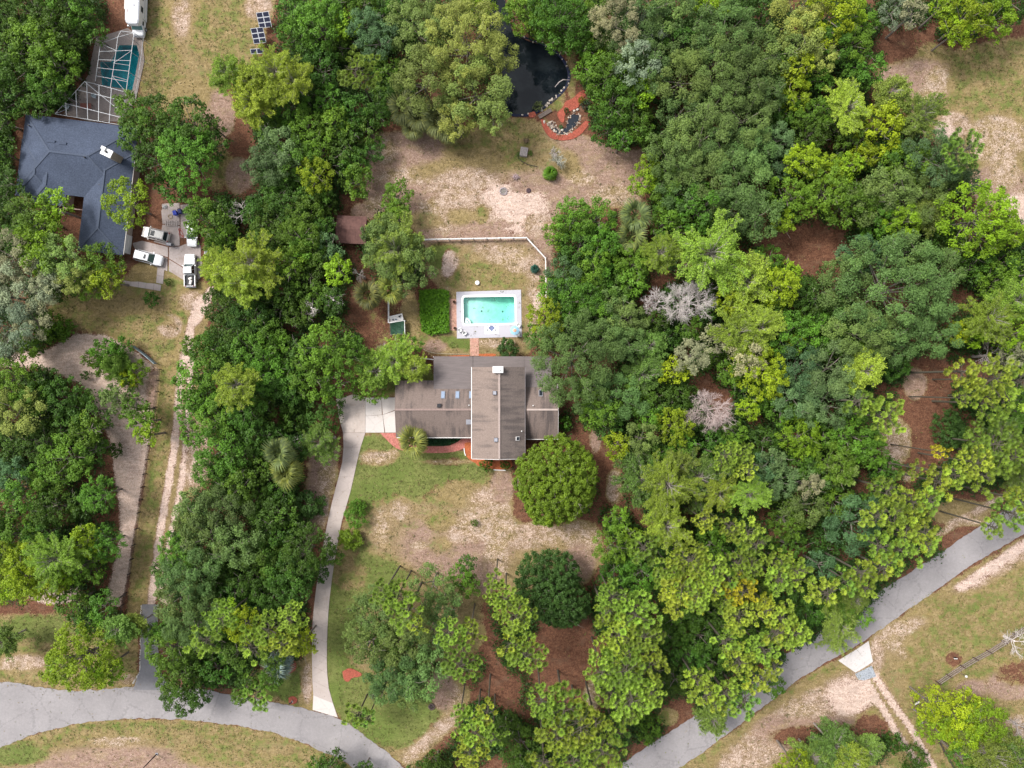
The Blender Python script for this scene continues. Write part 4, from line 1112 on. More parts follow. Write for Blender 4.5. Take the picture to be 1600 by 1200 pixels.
def make_crown_lumpy(seed, Rr, fam):
    g = np.random.default_rng(seed)
    if fam == 'oak':
        Hh = Rr * .60; r0, r1 = ((1.15, 2.25) if Rr > 5 else (.9, 1.6) if Rr > 3 else (.6, 1.0)); ls, asp, dens = .24, .55, 80
    else:
        Hh = Rr * .80; r0, r1 = ((.75, 1.35) if Rr > 3.5 else (.55, 1.0) if Rr > 2 else (.42, .7)); ls, asp, dens = .29, .62, 48
    if fam == 'dense': Hh = Rr * .85; r0, r1 = (.55, .95); ls, asp, dens = .26, .62, 105
    bs = crown_boughs(g, Rr, Hh, r0, r1, spacing={'oak': 1.40, 'broad': 1.38, 'dense': 1.2}[fam], rel=.58 if fam == 'dense' else .62)
    PV, NV, SV, TV = [], [], [], []
    for c, r in bs:
        nsub = max(6, int(8 * r * r) + 5)
        sub = sph(g, nsub, .55)
        lt = g.random()
        n = int(dens * r * r * 3.4)
        k = g.integers(0, nsub, n)
        st = g.random(nsub)
        rs = (.20 + .24 * r) * (.8 + .4 * g.random(nsub))
        base = c + sub[k] * (r * .66) * np.array([1, 1, .78])
        d = sph(g, n, .75)
        p = base + d * rs[k][:, None] * (.55 + .5 * g.random(n))[:, None] * np.array([1, 1, .85])
        nm = unit(d * .6 + np.array([0, 0, .75]) + g.normal(size=(n, 3)) * .45)
        PV.append(p); NV.append(nm)
        SV.append(ls * (.65 + .7 * g.random(n)))
        TV.append(np.clip(.40 * lt + .28 * st[k] + .32 * g.random(n), 0, 1))
    # a thinner skirt of inner leaves that closes the crown from below
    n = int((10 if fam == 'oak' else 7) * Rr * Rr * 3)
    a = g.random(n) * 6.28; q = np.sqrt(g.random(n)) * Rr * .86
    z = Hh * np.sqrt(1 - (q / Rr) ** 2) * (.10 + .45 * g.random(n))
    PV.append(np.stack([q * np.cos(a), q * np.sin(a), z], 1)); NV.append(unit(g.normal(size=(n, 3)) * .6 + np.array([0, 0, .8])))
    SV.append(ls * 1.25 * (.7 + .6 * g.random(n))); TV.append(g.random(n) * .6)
    p = np.concatenate(PV); nm = np.concatenate(NV); s = np.concatenate(SV); tv = np.concatenate(TV)
    v, f = leaf_quads(p, nm, s, asp, g)
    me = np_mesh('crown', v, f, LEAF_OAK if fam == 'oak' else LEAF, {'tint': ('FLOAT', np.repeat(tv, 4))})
    # trunk and limbs towards the boughs
    m = MB(); zb = -Rr * .55
    m.tube([(0, 0, -14), (0, 0, -6), (.05, .03, zb), (.1, -.05, Hh * .35)], [.07 * Rr ** .6 + .14, .045 * Rr ** .6 + .10, .035 * Rr ** .6 + .08, .05], 7)
    for c, r in (bs[::6] if fam == 'oak' else bs[::11]):
        for _ in range(3):
            e = c + np.array([g.normal() * .7, g.normal() * .7, r * .8 + .25 * g.random()]); q = c + np.array([0, 0, r * .2])
            m.tube([q, (q + e) / 2 + g.normal(size=3) * .12, e], [.035, .025, .012], 3)
    for c, r in bs[::2]:
        h0 = zb + (Hh * .3 - zb) * g.random() * .8
        midp = (c[0] * .55, c[1] * .55, h0 + (c[2] - h0) * .6)
        m.tube([(0, 0, h0), midp, (c[0], c[1], c[2] + r * .2)], [.04 * Rr ** .6 + .03, .06, .02], 4)
    return me, m

def make_crown_feather(seed, Rr):
    g = np.random.default_rng(seed)
    m = MB(); PV, NV, SV, TV = [], [], [], []
    Hh = Rr * .62
    m.tube([(0, 0, -14), (0, 0, -5), (0, 0, 0), (.1, 0, Hh * .8)], [.20, .15, .09, .03], 6)
    nb = int(20 + Rr * 7)
    ph = g.random(4) * 6
    for i in range(nb):
        a = 2.39996 * i + g.normal() * .3
        L = Rr * (.35 + .68 * g.random() ** .7) * (1 + .13 * math.sin(2 * a + ph[0]) + .12 * math.sin(3 * a + ph[1]) + .08 * math.sin(5 * a + ph[2]))
        zs = -Rr * .25 + Hh * .7 * g.random()
        rise = Hh * (.15 + .85 * g.random()) * (1.15 - .6 * L / Rr)
        if i % 4 == 0: L *= .40; rise = Hh * (.75 + .5 * g.random())
        bend = g.normal() * .35
        pts = []
        for k in range(5):
            u = k / 4
            pts.append(np.array([L * u * math.cos(a + bend * u), L * u * math.sin(a + bend * u), zs + rise * (u ** .7)]))
        m.tube(pts, [.05, .045, .038, .028, .014], 3)
        lt = g.random()
        nt = int(4 + 3.4 * L)
        for j in range(nt):
            u = .25 + .75 * (j + g.random()) / nt
            k = min(3, int(u * 4)); w = u * 4 - k
            q = pts[k] * (1 - w) + pts[k + 1] * w
            b = a + bend * u + (1 if j % 2 else -1) * (.25 + .65 * g.random())
            l2 = (.45 + .6 * g.random()) * (1.2 - .45 * u)
            e = q + np.array([l2 * math.cos(b), l2 * math.sin(b), l2 * (.2 + .5 * g.random())])
            m.tube([q, (q + e) / 2 + np.array([0, 0, .04]), e], [.024, .018, .009], 3)
            n = int(30 + 22 * g.random())
            uu = g.random(n) ** .7
            p = q + (e - q) * (.35 + .80 * uu)[:, None] + g.normal(size=(n, 3)) * np.array([.13, .13, .10])
            PV.append(p); NV.append(unit(g.normal(size=(n, 3)) * .7 + np.array([0, 0, .8])))
            SV.append(.19 * (.6 + .8 * g.random(n))); TV.append(np.clip(.35 * lt + .3 * g.random() + .40 * g.random(n), 0, 1))
    p = np.concatenate(PV); v, f = leaf_quads(p, np.concatenate(NV), np.concatenate(SV), .5, g)
    me = np_mesh('crown', v, f, FINE, {'tint': ('FLOAT', np.repeat(np.concatenate(TV), 4))})
    return me, m

def tuft(g, c, r, ax):
    """a pine shoot: an open cup of needles, dark where one looks down into it"""
    V = []; F = []
    ax = unit(np.array(ax)); t = unit(np.cross(ax, np.array([.3, .9, .1]))); b = np.cross(ax, t)
    n = 13
    for w in range(2):
        for i in range(n):
            a = 2 * PI * (i + .5 * w) / n + g.normal() * .12
            d = t * math.cos(a) + b * math.sin(a); s = np.cross(ax, d)
            rr = r * (.85 + .3 * g.random()) * (1 if w == 0 else .80)
            wd = r * .125
            z0, z1, z2 = ((-.25, .22, .12), (-.10, .42, .52))[w]
            p0 = c + d * r * .36 + ax * z0 * r; p1 = c + d * rr * .66 + ax * z1 * r; p2 = c + d * rr + ax * z2 * r
            o = len(V)
            V += [p0 - s * wd * .4, p0 + s * wd * .4, p1 + s * wd, p1 - s * wd, p2 + s * wd * .35, p2 - s * wd * .35]
            F += [(o, o + 1, o + 2, o + 3), (o + 3, o + 2, o + 4, o + 5)]
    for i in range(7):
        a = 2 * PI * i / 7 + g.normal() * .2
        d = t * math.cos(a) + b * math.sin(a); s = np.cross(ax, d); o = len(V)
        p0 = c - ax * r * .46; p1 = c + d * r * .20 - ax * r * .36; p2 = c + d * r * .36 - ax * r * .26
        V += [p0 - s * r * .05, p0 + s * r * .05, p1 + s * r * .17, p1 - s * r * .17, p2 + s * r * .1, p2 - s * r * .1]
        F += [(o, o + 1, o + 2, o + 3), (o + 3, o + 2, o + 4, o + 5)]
    return np.array(V), np.array(F)

def make_crown_pine(seed, Rr):
    g = np.random.default_rng(seed)
    protos = [tuft(g, np.zeros(3), 1.0, (g.normal() * .25, g.normal() * .25, 1)) for _ in range(6)]
    m = MB(); VV, FF, TT = [], [], []; off = 0
    Hh = Rr * .95
    m.tube([(0, 0, -24), (0, 0, -12), (0, 0, -3), (.08, .05, Hh * .6), (.1, .1, Hh)], [.19, .16, .13, .08, .03], 7)
    spots = []
    nb = int(10 + Rr * 4.2)
    for i in range(nb):
        u = (i + .5) / nb
        a = 2.39996 * i + g.normal() * .3
        L = Rr * (1.02 - .55 * u) * (.62 + .45 * g.random())
        z0 = -Rr * .30 + Hh * 1.0 * u
        pts = [np.array([L * s * math.cos(a + .15 * s), L * s * math.sin(a + .15 * s), z0 + L * (.10 * s + .28 * s * s)]) for s in (0, .35, .7, 1)]
        m.tube(pts, [.06, .048, .034, .016], 4)
        lt = g.random()
        spots.append((pts[3], lt))
        ns = max(3, int(L * 2.1))
        for j in range(ns):
            s = .38 + .6 * (j + g.random() * .7) / ns
            k = 1 if s < .7 else 2
            w = (s - (.35 if k == 1 else .7)) / (.35 if k == 1 else .3)
            q = pts[k] * (1 - w) + pts[k + 1] * w
            sd = 1 if j % 2 else -1
            b = a + sd * (.55 + .5 * g.random()); l2 = (.45 + .85 * g.random()) * min(1.25, .35 + L * .22)
            e = q + np.array([l2 * math.cos(b), l2 * math.sin(b), l2 * (.2 + .35 * g.random())])
            if j % 3 == 0: m.tube([q, e], [.03, .015], 3)
            spots.append((e, lt))
            if l2 > .75:
                spots.append((q * .45 + e * .55 + np.array([g.normal() * .25, g.normal() * .25, .12]), lt))
    spots.append((np.array([.1, .1, Hh]), .8))
    keep = []
    for c, lt in spots:
        if all(np.hypot(c[0] - k[0][0], c[1] - k[0][1]) > .72 or abs(c[2] - k[0][2]) > 1.6 for k in keep): keep.append((c, lt))
    for c, lt in keep:
        V, F = protos[g.integers(0, 6)]
        r = .46 + .14 * g.random(); a = g.random() * 6.28
        rot = np.array([[math.cos(a), -math.sin(a), 0], [math.sin(a), math.cos(a), 0], [0, 0, 1]])
        VV.append(V @ rot.T * r + c); FF.append(F + off); off += len(V)
        tt = np.clip(.32 * lt + .30 * g.random() + .38 * np.repeat(g.random(len(V) // 6), 6), 0, 1); tt[-42:] = 0; TT.append(tt)  # inner needles take the darkest tint: shade inside the cup put into the colour
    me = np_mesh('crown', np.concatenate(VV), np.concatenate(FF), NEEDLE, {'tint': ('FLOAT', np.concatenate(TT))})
    return me, m

def dead_branches(g, m, p, d, L, r, depth):
    n = 4
    pts = [np.array(p, float)]; d = np.array(d, float)
    for i in range(n):
        d = unit(d + g.normal(size=3) * .16 + np.array([0, 0, .05]))
        pts.append(pts[-1] + d * L / n)
    m.tube(pts, [r * (1 - .55 * i / n) for i in range(n + 1)], 4 if depth > 1 else 3)
    if depth == 0: return
    k = {3: 7, 2: 7, 1: 6}.get(depth, 5)
    for i in range(k):
        u = .3 + .7 * (i + g.random()) / k
        j = min(n - 1, int(u * n)); q = pts[j] + (pts[j + 1] - pts[j]) * (u * n - j)
        nd = unit(d + sph(g, 1)[0] * .95)
        nd[2] = abs(nd[2]) * .5 + .05
        dead_branches(g, m, q, unit(nd), L * (.45 + .25 * g.random()), max(.013, r * .48), depth - 1)

def mesh_of(mb, name, mat):
    me = bpy.data.meshes.new(name); me.from_pydata(mb.v, [], mb.f); me.materials.append(mat); me.update(); return me

CLS = {'dense': (2.0, 4.5, 7.2), 'oak': (2.2, 3.8, 5.6, 8.5), 'broad': (1.6, 2.7, 4.2, 6.0), 'feather': (2.4, 3.8, 5.2), 'pine': (2.0, 3.4, 5.2)}
NVAR = {'dense': (2, 2, 2), 'oak': (3, 4, 4, 2), 'broad': (3, 4, 5, 3), 'feather': (3, 4, 3), 'pine': (3, 4, 4)}
LIB = {}
def lib(fam, cls, var):
    k = (fam, cls, var)
    if k not in LIB:
        Rr = CLS[fam][cls]; seed = hash((('oak', 'broad', 'feather', 'pine', 'dense').index(fam), cls, var, 5)) % 100000
        if fam in ('oak', 'broad', 'dense'): me, m = make_crown_lumpy(seed, Rr, fam); bm = BARK
        elif fam == 'feather': me, m = make_crown_feather(seed, Rr); bm = TWIG
        else: me, m = make_crown_pine(seed, Rr); bm = PINEB
        LIB[k] = (me, mesh_of(m, 'trunk', bm))
    return LIB[k]

# code: family, colour, height per radius rule, object name, category, look words
KINDS = {
 'O': ('oak', (0.112, 0.182, 0.042), 'oak_tree', 'tree', 'grey-green lumpy oak'),
 'U': ('oak', (0.098, 0.172, 0.058), 'oak_tree', 'tree', 'blue-green lumpy oak'),
 'L': ('oak', (0.21, 0.268, 0.056), 'oak_tree', 'tree', 'pale olive lumpy oak'),
 'M': ('oak', (0.25, 0.275, 0.15), 'oak_tree', 'tree', 'silvery moss-hung oak'),
 'G': ('broad', (0.096, 0.198, 0.016), 'leafy_tree', 'tree', 'mid-green leafy tree'),
 'D': ('broad', (0.058, 0.124, 0.012), 'shade_tree', 'tree', 'dark green leafy tree'),
 'Y': ('broad', (0.21, 0.31, 0.012), 'leafy_tree', 'tree', 'yellow-green leafy tree'),
 'F': ('feather', (0.3, 0.425, 0.052), 'feathery_tree', 'tree', 'lime feathery tree'),
 'H': ('feather', (0.195, 0.29, 0.052), 'feathery_tree', 'tree', 'soft green feathery tree'),
 'P': ('pine', (0.232, 0.318, 0.034), 'pine_tree', 'tree', 'yellow-green tufted pine'),
 'Q': ('pine', (0.16, 0.268, 0.034), 'pine_tree', 'tree', 'fresh green tufted pine'),
 'R': ('dense', (0.135, 0.225, 0.014), 'leafy_tree', 'tree', 'dense round yellow-green tree'),
 'S': ('dense', (0.048, 0.112, 0.02), 'shade_tree', 'tree', 'dense round dark green tree'),
 'E': ('pine', (.33, .33, .018), 'pine_tree', 'tree', 'golden yellow tufted pine'),
}
# x y radius kind [height] : crown centre and radius in photo pixels (1600 x 1200)
TREES = '''
20 20 45 D;62 26 45 D;112 15 42 G;150 55 22 D;15 75 40 D;60 75 42 G;105 58 40 D;96 102 40 G;42 110 40 D;78 136 30 G;22 150 36 D;66 165 24 D;8 190 28 D;118 92 26 D;8 240 26 D;14 285 22 D;140 22 24 D;100 150 16 D;-25 40 40 D;-25 130 40 G;-20 220 35 D
207 168 24 G;228 192 32 G;214 212 28 D;255 192 36 D;302 202 42 D;300 252 46 G;252 255 36 D;332 232 28 D;276 292 28 D;336 200 18 D;205 320 37 Y
360 118 28 F;432 116 42 F;462 132 30 F;398 160 36 F;396 132 26 F
458 22 24 G;468 56 32 G;502 45 40 G;482 82 28 D;540 44 24 Y;525 18 34 G;566 10 30 G;532 76 24 D;575 42 30 U;592 66 34 U;560 118 34 Q;585 88 24 D;606 112 24 G;620 150 24 D;480 142 26 D;502 112 34 D;456 172 30 G;482 202 30 G;522 192 26 G;516 160 24 G;552 172 26 D;545 206 24 D;500 232 30 G;442 238 38 U;418 262 34 U;466 256 34 G;496 276 30 Y;540 236 26 D;560 286 28 G;556 256 24 G;576 204 26 D;592 180 24 D;602 150 20 D;442 282 30 D;580 240 20 D;425 205 24 D;600 20 24 D
655 50 46 L;730 70 64 L;662 128 52 L;745 150 56 L;690 25 36 L;778 90 34 L;715 190 34 L;625 60 26 G;625 15 24 G;748 10 30 Y;770 182 30 L
822 26 32 G;802 24 20 G;850 40 34 G;872 36 48 G;906 62 34 G;925 20 30 G;860 6 32 G;962 40 42 M;986 70 46 O;1002 20 40 O;930 82 26 G;990 98 38 M;935 62 28 O;1040 20 34 O;1030 70 36 O;1010 45 30 M
922 112 26 G;950 122 34 G;956 162 40 G;1002 146 22 Y;986 196 34 D;952 202 30 D;1012 112 34 O;1062 130 44 O;1052 62 34 D;1086 40 36 O;1000 205 24 G;970 222 18 G;1075 85 34 O
1130 52 48 O;1166 82 46 O;1110 102 46 O;1160 132 46 O;1062 176 40 O;1112 172 42 O;1162 190 46 O;1092 222 50 O;1132 242 46 O;1172 236 40 O;1052 250 44 O;1100 278 50 O;1152 278 46 O;1012 262 20 Y;1002 288 20 Y;1040 292 38 D;1195 150 34 O;1205 195 30 D;1190 30 36 D;1110 5 30 Y;1150 10 28 D;1020 230 18 D
1242 20 42 L;1290 30 44 Y;1322 22 30 Y;1252 62 38 L;1292 72 34 G;1212 82 40 O;1208 115 34 D;1242 110 28 Y;1280 96 28 L;1330 72 30 G;1346 40 22 G;1395 18 26 M;1425 22 24 M;1472 12 24 Y;1500 36 38 Y;1546 32 34 Y;1490 52 24 Y;1578 6 34 D;1530 5 28 D;1350 110 28 G;1330 128 24 D;1392 146 24 H;1276 122 24 G;1236 152 30 Y;1220 172 30 G;1266 182 30 G;1322 170 32 F;1370 206 38 Y;1432 182 40 H;1330 222 30 D;1346 246 24 Y;1260 216 34 D;1214 222 30 U;1252 255 30 Y;1292 272 30 Y;1322 262 24 Y;1382 252 38 D;1412 262 38 G;1452 252 44 U;1500 238 34 Q 14;1222 262 30 U;1508 286 24 U;1482 272 30 O;1305 205 26 D;1400 225 26 D;1400 5 24 D
1230 312 34 G;1282 302 44 G;1322 322 40 G;1222 346 20 Y;1362 312 40 O;1392 300 40 O;1432 312 44 O;1366 346 30 G;1402 346 30 Y;1442 336 24 H;1516 345 56 Y;1562 362 32 Y;1588 382 34 D;1562 412 38 D;1586 432 38 G;1546 442 34 G;1460 360 26 D;1480 390 30 D;1520 420 28 D
1385 455 82 O;1312 450 46 O;1452 432 48 O;1342 522 50 O;1452 522 44 O;1392 535 42 O;1340 400 36 U;1410 395 40 O
1540 500 42 F;1580 470 34 F;1580 525 38 Y;1512 522 24 Y;1492 520 20 Y
1210 450 34 Y;1226 432 24 Y;1256 466 30 D;1226 522 34 G;1270 526 34 G;1236 538 18 Y;1260 500 34 D;1296 502 34 D;1330 552 28 G;1246 578 44 U;1292 576 44 U;1350 580 26 F;1205 590 20 Y;1540 592 44 P;1500 580 24 P;1580 560 24 M;1590 595 24 P;1395 575 22 D;1320 600 30 U;1280 545 26 D;1200 480 28 D
890 346 34 G;926 342 34 G;872 368 24 G;906 386 34 D;926 412 30 G;940 382 28 G;950 386 22 G;940 426 28 G;985 412 30 G;986 440 26 G;880 432 30 U;862 452 24 G;892 472 38 G;930 452 30 D;916 478 34 G;960 456 30 D;852 496 30 Y;882 502 34 G;926 492 30 G;956 472 24 O;966 502 34 O;842 522 22 G;905 440 26 D
895 562 74 O;982 502 30 O;976 536 30 O;960 620 44 O;940 520 44 O;1015 540 25 H;1002 586 30 H;935 640 34 G;985 612 28 G
1032 396 28 F;1106 398 58 F;1162 442 38 F;1192 415 30 G;1092 330 44 G;1142 332 44 O;1182 340 40 O;1040 346 26 G;1062 300 36 O;1050 320 34 D;1070 360 24 D;1130 360 30 D
1142 470 28 Y;1176 466 28 Y;1110 482 20 G;1022 502 24 D;1076 512 22 G;1080 556 30 M;1052 580 24 Y;1152 520 40 F;1186 512 30 F;1122 530 24 M;1166 556 34 M;1182 580 44 Y;1140 582 24 G;1040 530 24 D;1055 470 24 D;1110 555 22 D;1095 440 30 D
868 749 65 R 10;1022 622 30 D;1062 612 26 D;950 668 24 D;962 696 22 Y;1002 686 28 L;1052 666 32 Y;1062 690 24 G;1012 650 24 G;1080 650 26 D;1166 640 20 Y;1192 626 20 G;1146 676 20 G;1132 692 24 D;1192 690 26 D;1165 610 24 D;1110 690 24 D;1020 715 26 D;925 610 26 G
1000 746 38 H;1042 756 46 F;1092 746 46 H;1122 770 30 F;1130 712 28 P;1156 712 22 Q;1166 736 18 P;1168 772 28 F;1060 725 30 H;1195 760 26 D;1190 730 24 U
962 810 22 G;956 852 30 G;986 836 15 Y;1040 822 36 F;1006 856 24 Q;985 872 24 D;1002 892 34 G;1100 812 18 P;1166 832 24 P;1180 850 22 P;1140 822 18 P;1110 848 28 G;1076 872 34 P;1112 882 30 P;1092 896 30 P;1050 888 34 Q;1152 880 24 P;1172 882 22 P;1112 828 24 D;1055 855 26 D;1140 860 22 D;960 890 24 D;1030 795 24 D
862 915 58 S 8
1282 632 44 U;1240 622 34 U;1218 642 24 G;1246 682 32 Y;1286 682 20 G;1330 682 40 G;1350 702 30 G;1376 650 38 P;1338 626 24 P;1302 722 34 G;1252 722 30 G;1272 742 24 O;1312 736 24 L;1206 722 24 U;1216 752 30 U;1250 792 36 O;1302 782 30 G;1226 812 30 G;1266 760 20 M;1330 818 46 U;1362 790 24 D;1382 762 24 Q;1420 782 30 P;1392 802 24 P;1370 805 22 P;1432 732 14 P;1462 752 24 P;1490 742 20 P;1450 782 20 P;1466 706 14 E;1530 742 26 P;1520 722 28 P;1542 692 48 Q;1570 712 42 Q;1562 672 32 H;1475 670 28 S 4;1536 630 24 P;1564 620 26 P;1502 622 14 P;1590 642 30 G;1572 800 34 Q;1592 780 26 P;1548 822 18 P;1440 832 22 P;1398 856 30 Q;1442 852 24 P;1372 852 24 P;1376 885 26 P;1342 892 24 P;1292 842 26 D;1212 882 28 P;1280 882 24 U;1242 892 24 P;1216 904 24 P;1290 755 24 D;1230 850 26 D;1380 735 26 D;1260 650 26 D;1590 740 34 H;1410 830 22 P
1236 902 24 P;1290 926 24 P;1306 950 32 G;1308 972 34 H;1350 916 18 P;1216 962 30 P;1236 986 28 P;1210 986 24 P;1206 1070 18 G;1182 1060 22 P;1210 1040 16 P;1265 955 26 D;1340 955 22 G;1250 930 24 D;1180 985 26 D;1320 905 22 Q;1335 935 20 H
1450 1095 30 Y;1490 1110 40 Y 8;1530 1122 34 Y;1455 1130 26 Y;1500 1140 30 Y;1540 1175 48 H;1582 1182 34 H;1500 1182 28 G;1300 1162 34 H;1270 1182 34 H;1330 1190 24 F;1240 1192 28 Y;1352 1172 22 H;1390 1156 16 D 3;1422 1180 22 D 3
955 930 30 P;990 955 40 P;965 985 36 P;1005 990 34 P;945 955 24 P;980 1010 26 P;975 1040 40 P;1010 1035 34 P;940 1045 30 P;985 1085 40 P;1015 1075 28 P;955 1080 28 Q;985 1105 24 P;1000 1055 20 Q
845 1090 30 P;880 1100 38 P;905 1130 38 P;870 1145 36 P;940 1165 36 P;895 1180 36 P;850 1185 26 P;930 1125 22 P;960 1140 22 Q;1010 1132 24 G 4;812 1160 34 D;830 1195 26 D;790 1135 22 D
1060 920 38 P;1050 905 28 P;1086 930 30 P;1112 915 24 P;1136 905 26 Q;1158 922 30 E;1150 960 30 P;1196 950 18 P;1195 940 14 E;1062 962 36 D;1092 992 34 D;1076 1022 32 D;1130 1000 24 P;1152 1030 28 P;1190 1012 28 P;1086 1060 24 P;1102 1078 26 P;1132 1080 24 P;1160 1092 24 Q;1146 1102 22 Q;1112 1122 22 H;1118 1100 16 P;1120 960 26 D;1165 990 22 D;1115 1035 24 D;1040 990 24 D;1055 1060 24 D;1135 930 20 Q;1185 915 20 G
622 930 30 P 17;640 952 26 P 17;600 925 20 P 17;650 975 16 P 17;790 932 28 P;806 962 34 P;800 1005 24 P;822 1020 34 P;700 985 28 P;720 1035 34 P;735 985 20 P;775 905 16 P;745 1135 34 P;735 1170 28 P;762 1112 20 P;770 1150 20 P;720 1110 16 Q
600 960 42 O;640 1000 48 O;580 1002 38 O;620 1050 44 O;662 1050 40 O;672 992 34 O;560 985 20 O;640 1075 30 O;615 1018 38 D;652 1028 32 D;592 985 30 D;600 1075 24 O;676 912 34 O;720 900 20 G;692 942 30 O;735 915 18 G;730 880 14 D;560 1115 20 Q 9;575 1122 16 Q 9;570 950 24 O
682 1190 24 D;650 1205 18 D;520 1190 24 D;500 1198 20 D;572 1198 12 D
430 920 34 D;460 902 38 D;480 862 44 D;412 862 38 D;492 892 24 D;440 890 30 D;425 980 30 P 13;445 1000 28 P 13;455 965 26 P 13;385 975 30 Y;360 955 22 Y;475 1000 24 Y;395 1010 24 P 13;405 1082 28 Q 7;425 1058 20 D;390 1060 22 D;375 1085 14 G;400 950 24 D;430 1020 22 D;372 1020 24 D;440 835 26 D;520 865 18 D
290 1082 32 D;285 1050 38 D;270 1012 34 G;300 972 44 O;282 932 40 O;332 950 34 O;322 1000 24 P;352 962 28 P;342 1042 28 D;315 1075 26 D;330 900 34 D;365 925 26 D;310 1030 28 D;345 1000 24 D;255 985 18 G
245 985 18 G;135 1022 52 Y 11;170 1040 28 Y;100 1035 26 Y;190 980 24 H;120 938 28 G;166 945 24 G;145 975 22 G;10 900 38 Y;50 905 38 Y;82 912 28 Y;105 895 24 Y;8 1000 22 H;215 975 18 H
30 642 44 L;60 618 34 G;20 692 34 D;110 622 38 D;150 642 34 D;140 672 28 G;110 716 38 G;150 702 24 D;160 772 30 G;90 742 34 G;45 762 38 G;18 742 30 U;90 792 34 D;132 790 24 D;30 832 38 G;75 832 34 D;170 846 30 G;140 842 28 Y;92 872 44 F;50 882 38 Y;142 880 32 G;20 870 30 Y;185 702 12 D 2;215 640 24 G;228 658 24 G;182 625 22 O;230 680 18 Y;70 690 34 D;60 655 26 D;-20 700 36 D;-20 820 36 G;-20 620 36 G;115 665 26 D
172 552 22 G 4;150 562 14 G 3;195 545 20 G 4;190 572 20 H 4;218 582 18 Y 3;205 592 16 Y 3;165 575 14 G 3;138 586 8 D 1.5;195 610 22 O 4
20 322 30 D;60 342 38 G;88 326 28 Y;75 386 44 Y;42 375 30 G;102 402 38 L;122 432 30 L;166 412 34 G;170 438 28 Y;142 446 26 G;100 445 28 D;20 402 42 M;35 452 52 M;18 512 44 M;52 500 34 M;75 450 28 M;88 514 24 G 4;62 530 24 G 4;110 515 16 G 3;30 582 46 G;72 600 30 D;15 545 24 M;-10 460 34 M;-15 360 36 D
330 352 38 G;312 332 22 G;352 332 24 D;350 372 24 G;395 412 44 F;352 428 30 F;378 445 30 F;340 415 22 F;350 480 30 D;372 512 34 D;330 545 30 G;312 542 24 G;302 590 28 G;346 580 38 G;392 500 34 D;402 550 38 G;372 602 32 F;402 465 24 D;300 640 26 G;346 652 34 G;322 625 28 G;386 642 30 G;350 702 38 G;330 732 30 G;388 702 30 D;402 680 28 D;412 640 24 D;430 600 26 D;300 680 18 G;312 792 34 O;352 790 44 O;380 760 28 G;322 842 40 O;282 862 30 G;372 850 38 O;300 892 44 O;392 902 34 D;262 895 22 D;402 780 30 D;422 802 28 D;440 765 24 D;362 745 28 D;410 730 26 D;430 685 22 D;370 560 28 D;420 860 28 D;300 820 26 O;340 880 28 D
420 342 30 D;456 322 30 D;440 302 26 D;480 336 34 G;492 308 28 D;470 372 34 G;400 330 20 D;445 365 24 D;482 392 28 G;514 386 22 U;456 412 28 G;530 425 24 Y;480 440 28 D;502 470 28 D;522 472 22 D;452 460 28 D;470 490 24 D;430 485 24 D;415 375 24 D;415 520 34 G;440 545 28 G;422 580 34 G;450 590 26 D;430 555 24 D;510 320 20 D;505 355 20 D;500 410 24 D
512 542 44 G;545 558 32 G;490 590 38 G;530 598 28 G;478 555 28 D;560 545 20 G;620 392 50 H;612 390 46 O 9;650 415 34 O 8;630 442 26 O 8;590 370 28 O 8;622 310 24 G 5;622 340 24 G 6;618 563 31 F 7;588 580 25 F 7;648 575 20 F 7;580 605 26 G 5;640 545 22 G 5
505 645 34 D 3;500 692 28 H 5;462 650 24 D 4;486 786 22 S 2.5;475 812 15 S 2;440 800 28 D;455 745 22 D;465 830 18 D;460 700 22 D;420 700 24 D;455 610 24 D
558 804 20 G 2.6;549 841 18 R 2.4;741 816 6 D 1.2;795 546 17 S 2.6;880 660 12 G 3;760 725 11 D 2;790 726 8 D 1.6;752 700 6 Y 1.2;240 469 14 D 1.8;264 441 6 D 1;562 790 12 G 2
'''
PALMS = '''
646 690 23 5;992 338 24 6;985 372 23 5;612 453 20 6;577 462 22 5;438 708 23 7;449 737 24 6;632 172 24 4;655 182 24 4;685 192 26 4;700 205 20 3.5;645 200 18 3
'''
PALMETTO = '''
860 270 13 1.0;473 1002 14 1.6
'''
LANDMARKS = [
 ('the swimming pool', 765, 490), ('the brown roofed house', 745, 640), ('the blue roofed house', 115, 290), ('the pickup truck', 297, 422),
 ('the solar panels', 408, 45), ('the motorhome', 215, 20), ('the pool cage', 180, 100), ('the pond', 835, 120), ('the red mulch garden', 885, 190),
 ('the big bare tree', 1078, 468), ('the small bare tree', 1113, 642), ('the white road apron', 1338, 1027), ('the split rail fence', 1530, 1020),
 ('the field fence', 225, 760), ('the rust roofed shed', 545, 357), ('the driveway turnaround', 550, 645), ('the mailbox bed', 457, 1095),
 ('the asphalt lane', 232, 1010), ('the straw clearing', 1255, 385), ('the lower mulch ring', 548, 1055), ('the sandy upper field', 1500, 190),
 ('the white yard fence', 760, 375), ('the straw strip', 1440, 650), ('the straw patch', 880, 1040), ('the grass triangle', 620, 1130),
 ('the bare sand patch', 215, 740), ('the brush pile', 806, 277), ('the road fork', 30, 1110), ('the roadside gravel patch', 1354, 1054), ('the blue palm', 437, 1038), ('the chicken run', 621, 508),
 ('the green vine bed', 678, 487), ('the parked white car', 297, 365), ('the lawn disc', 746, 442),
]
ORD = ['first', 'second', 'third', 'fourth', 'fifth', 'sixth', 'seventh', 'eighth', 'ninth', 'tenth', 'eleventh', 'twelfth', 'thirteenth', 'fourteenth', 'fifteenth', 'sixteenth', 'seventeenth', 'eighteenth', 'nineteenth', 'twentieth']

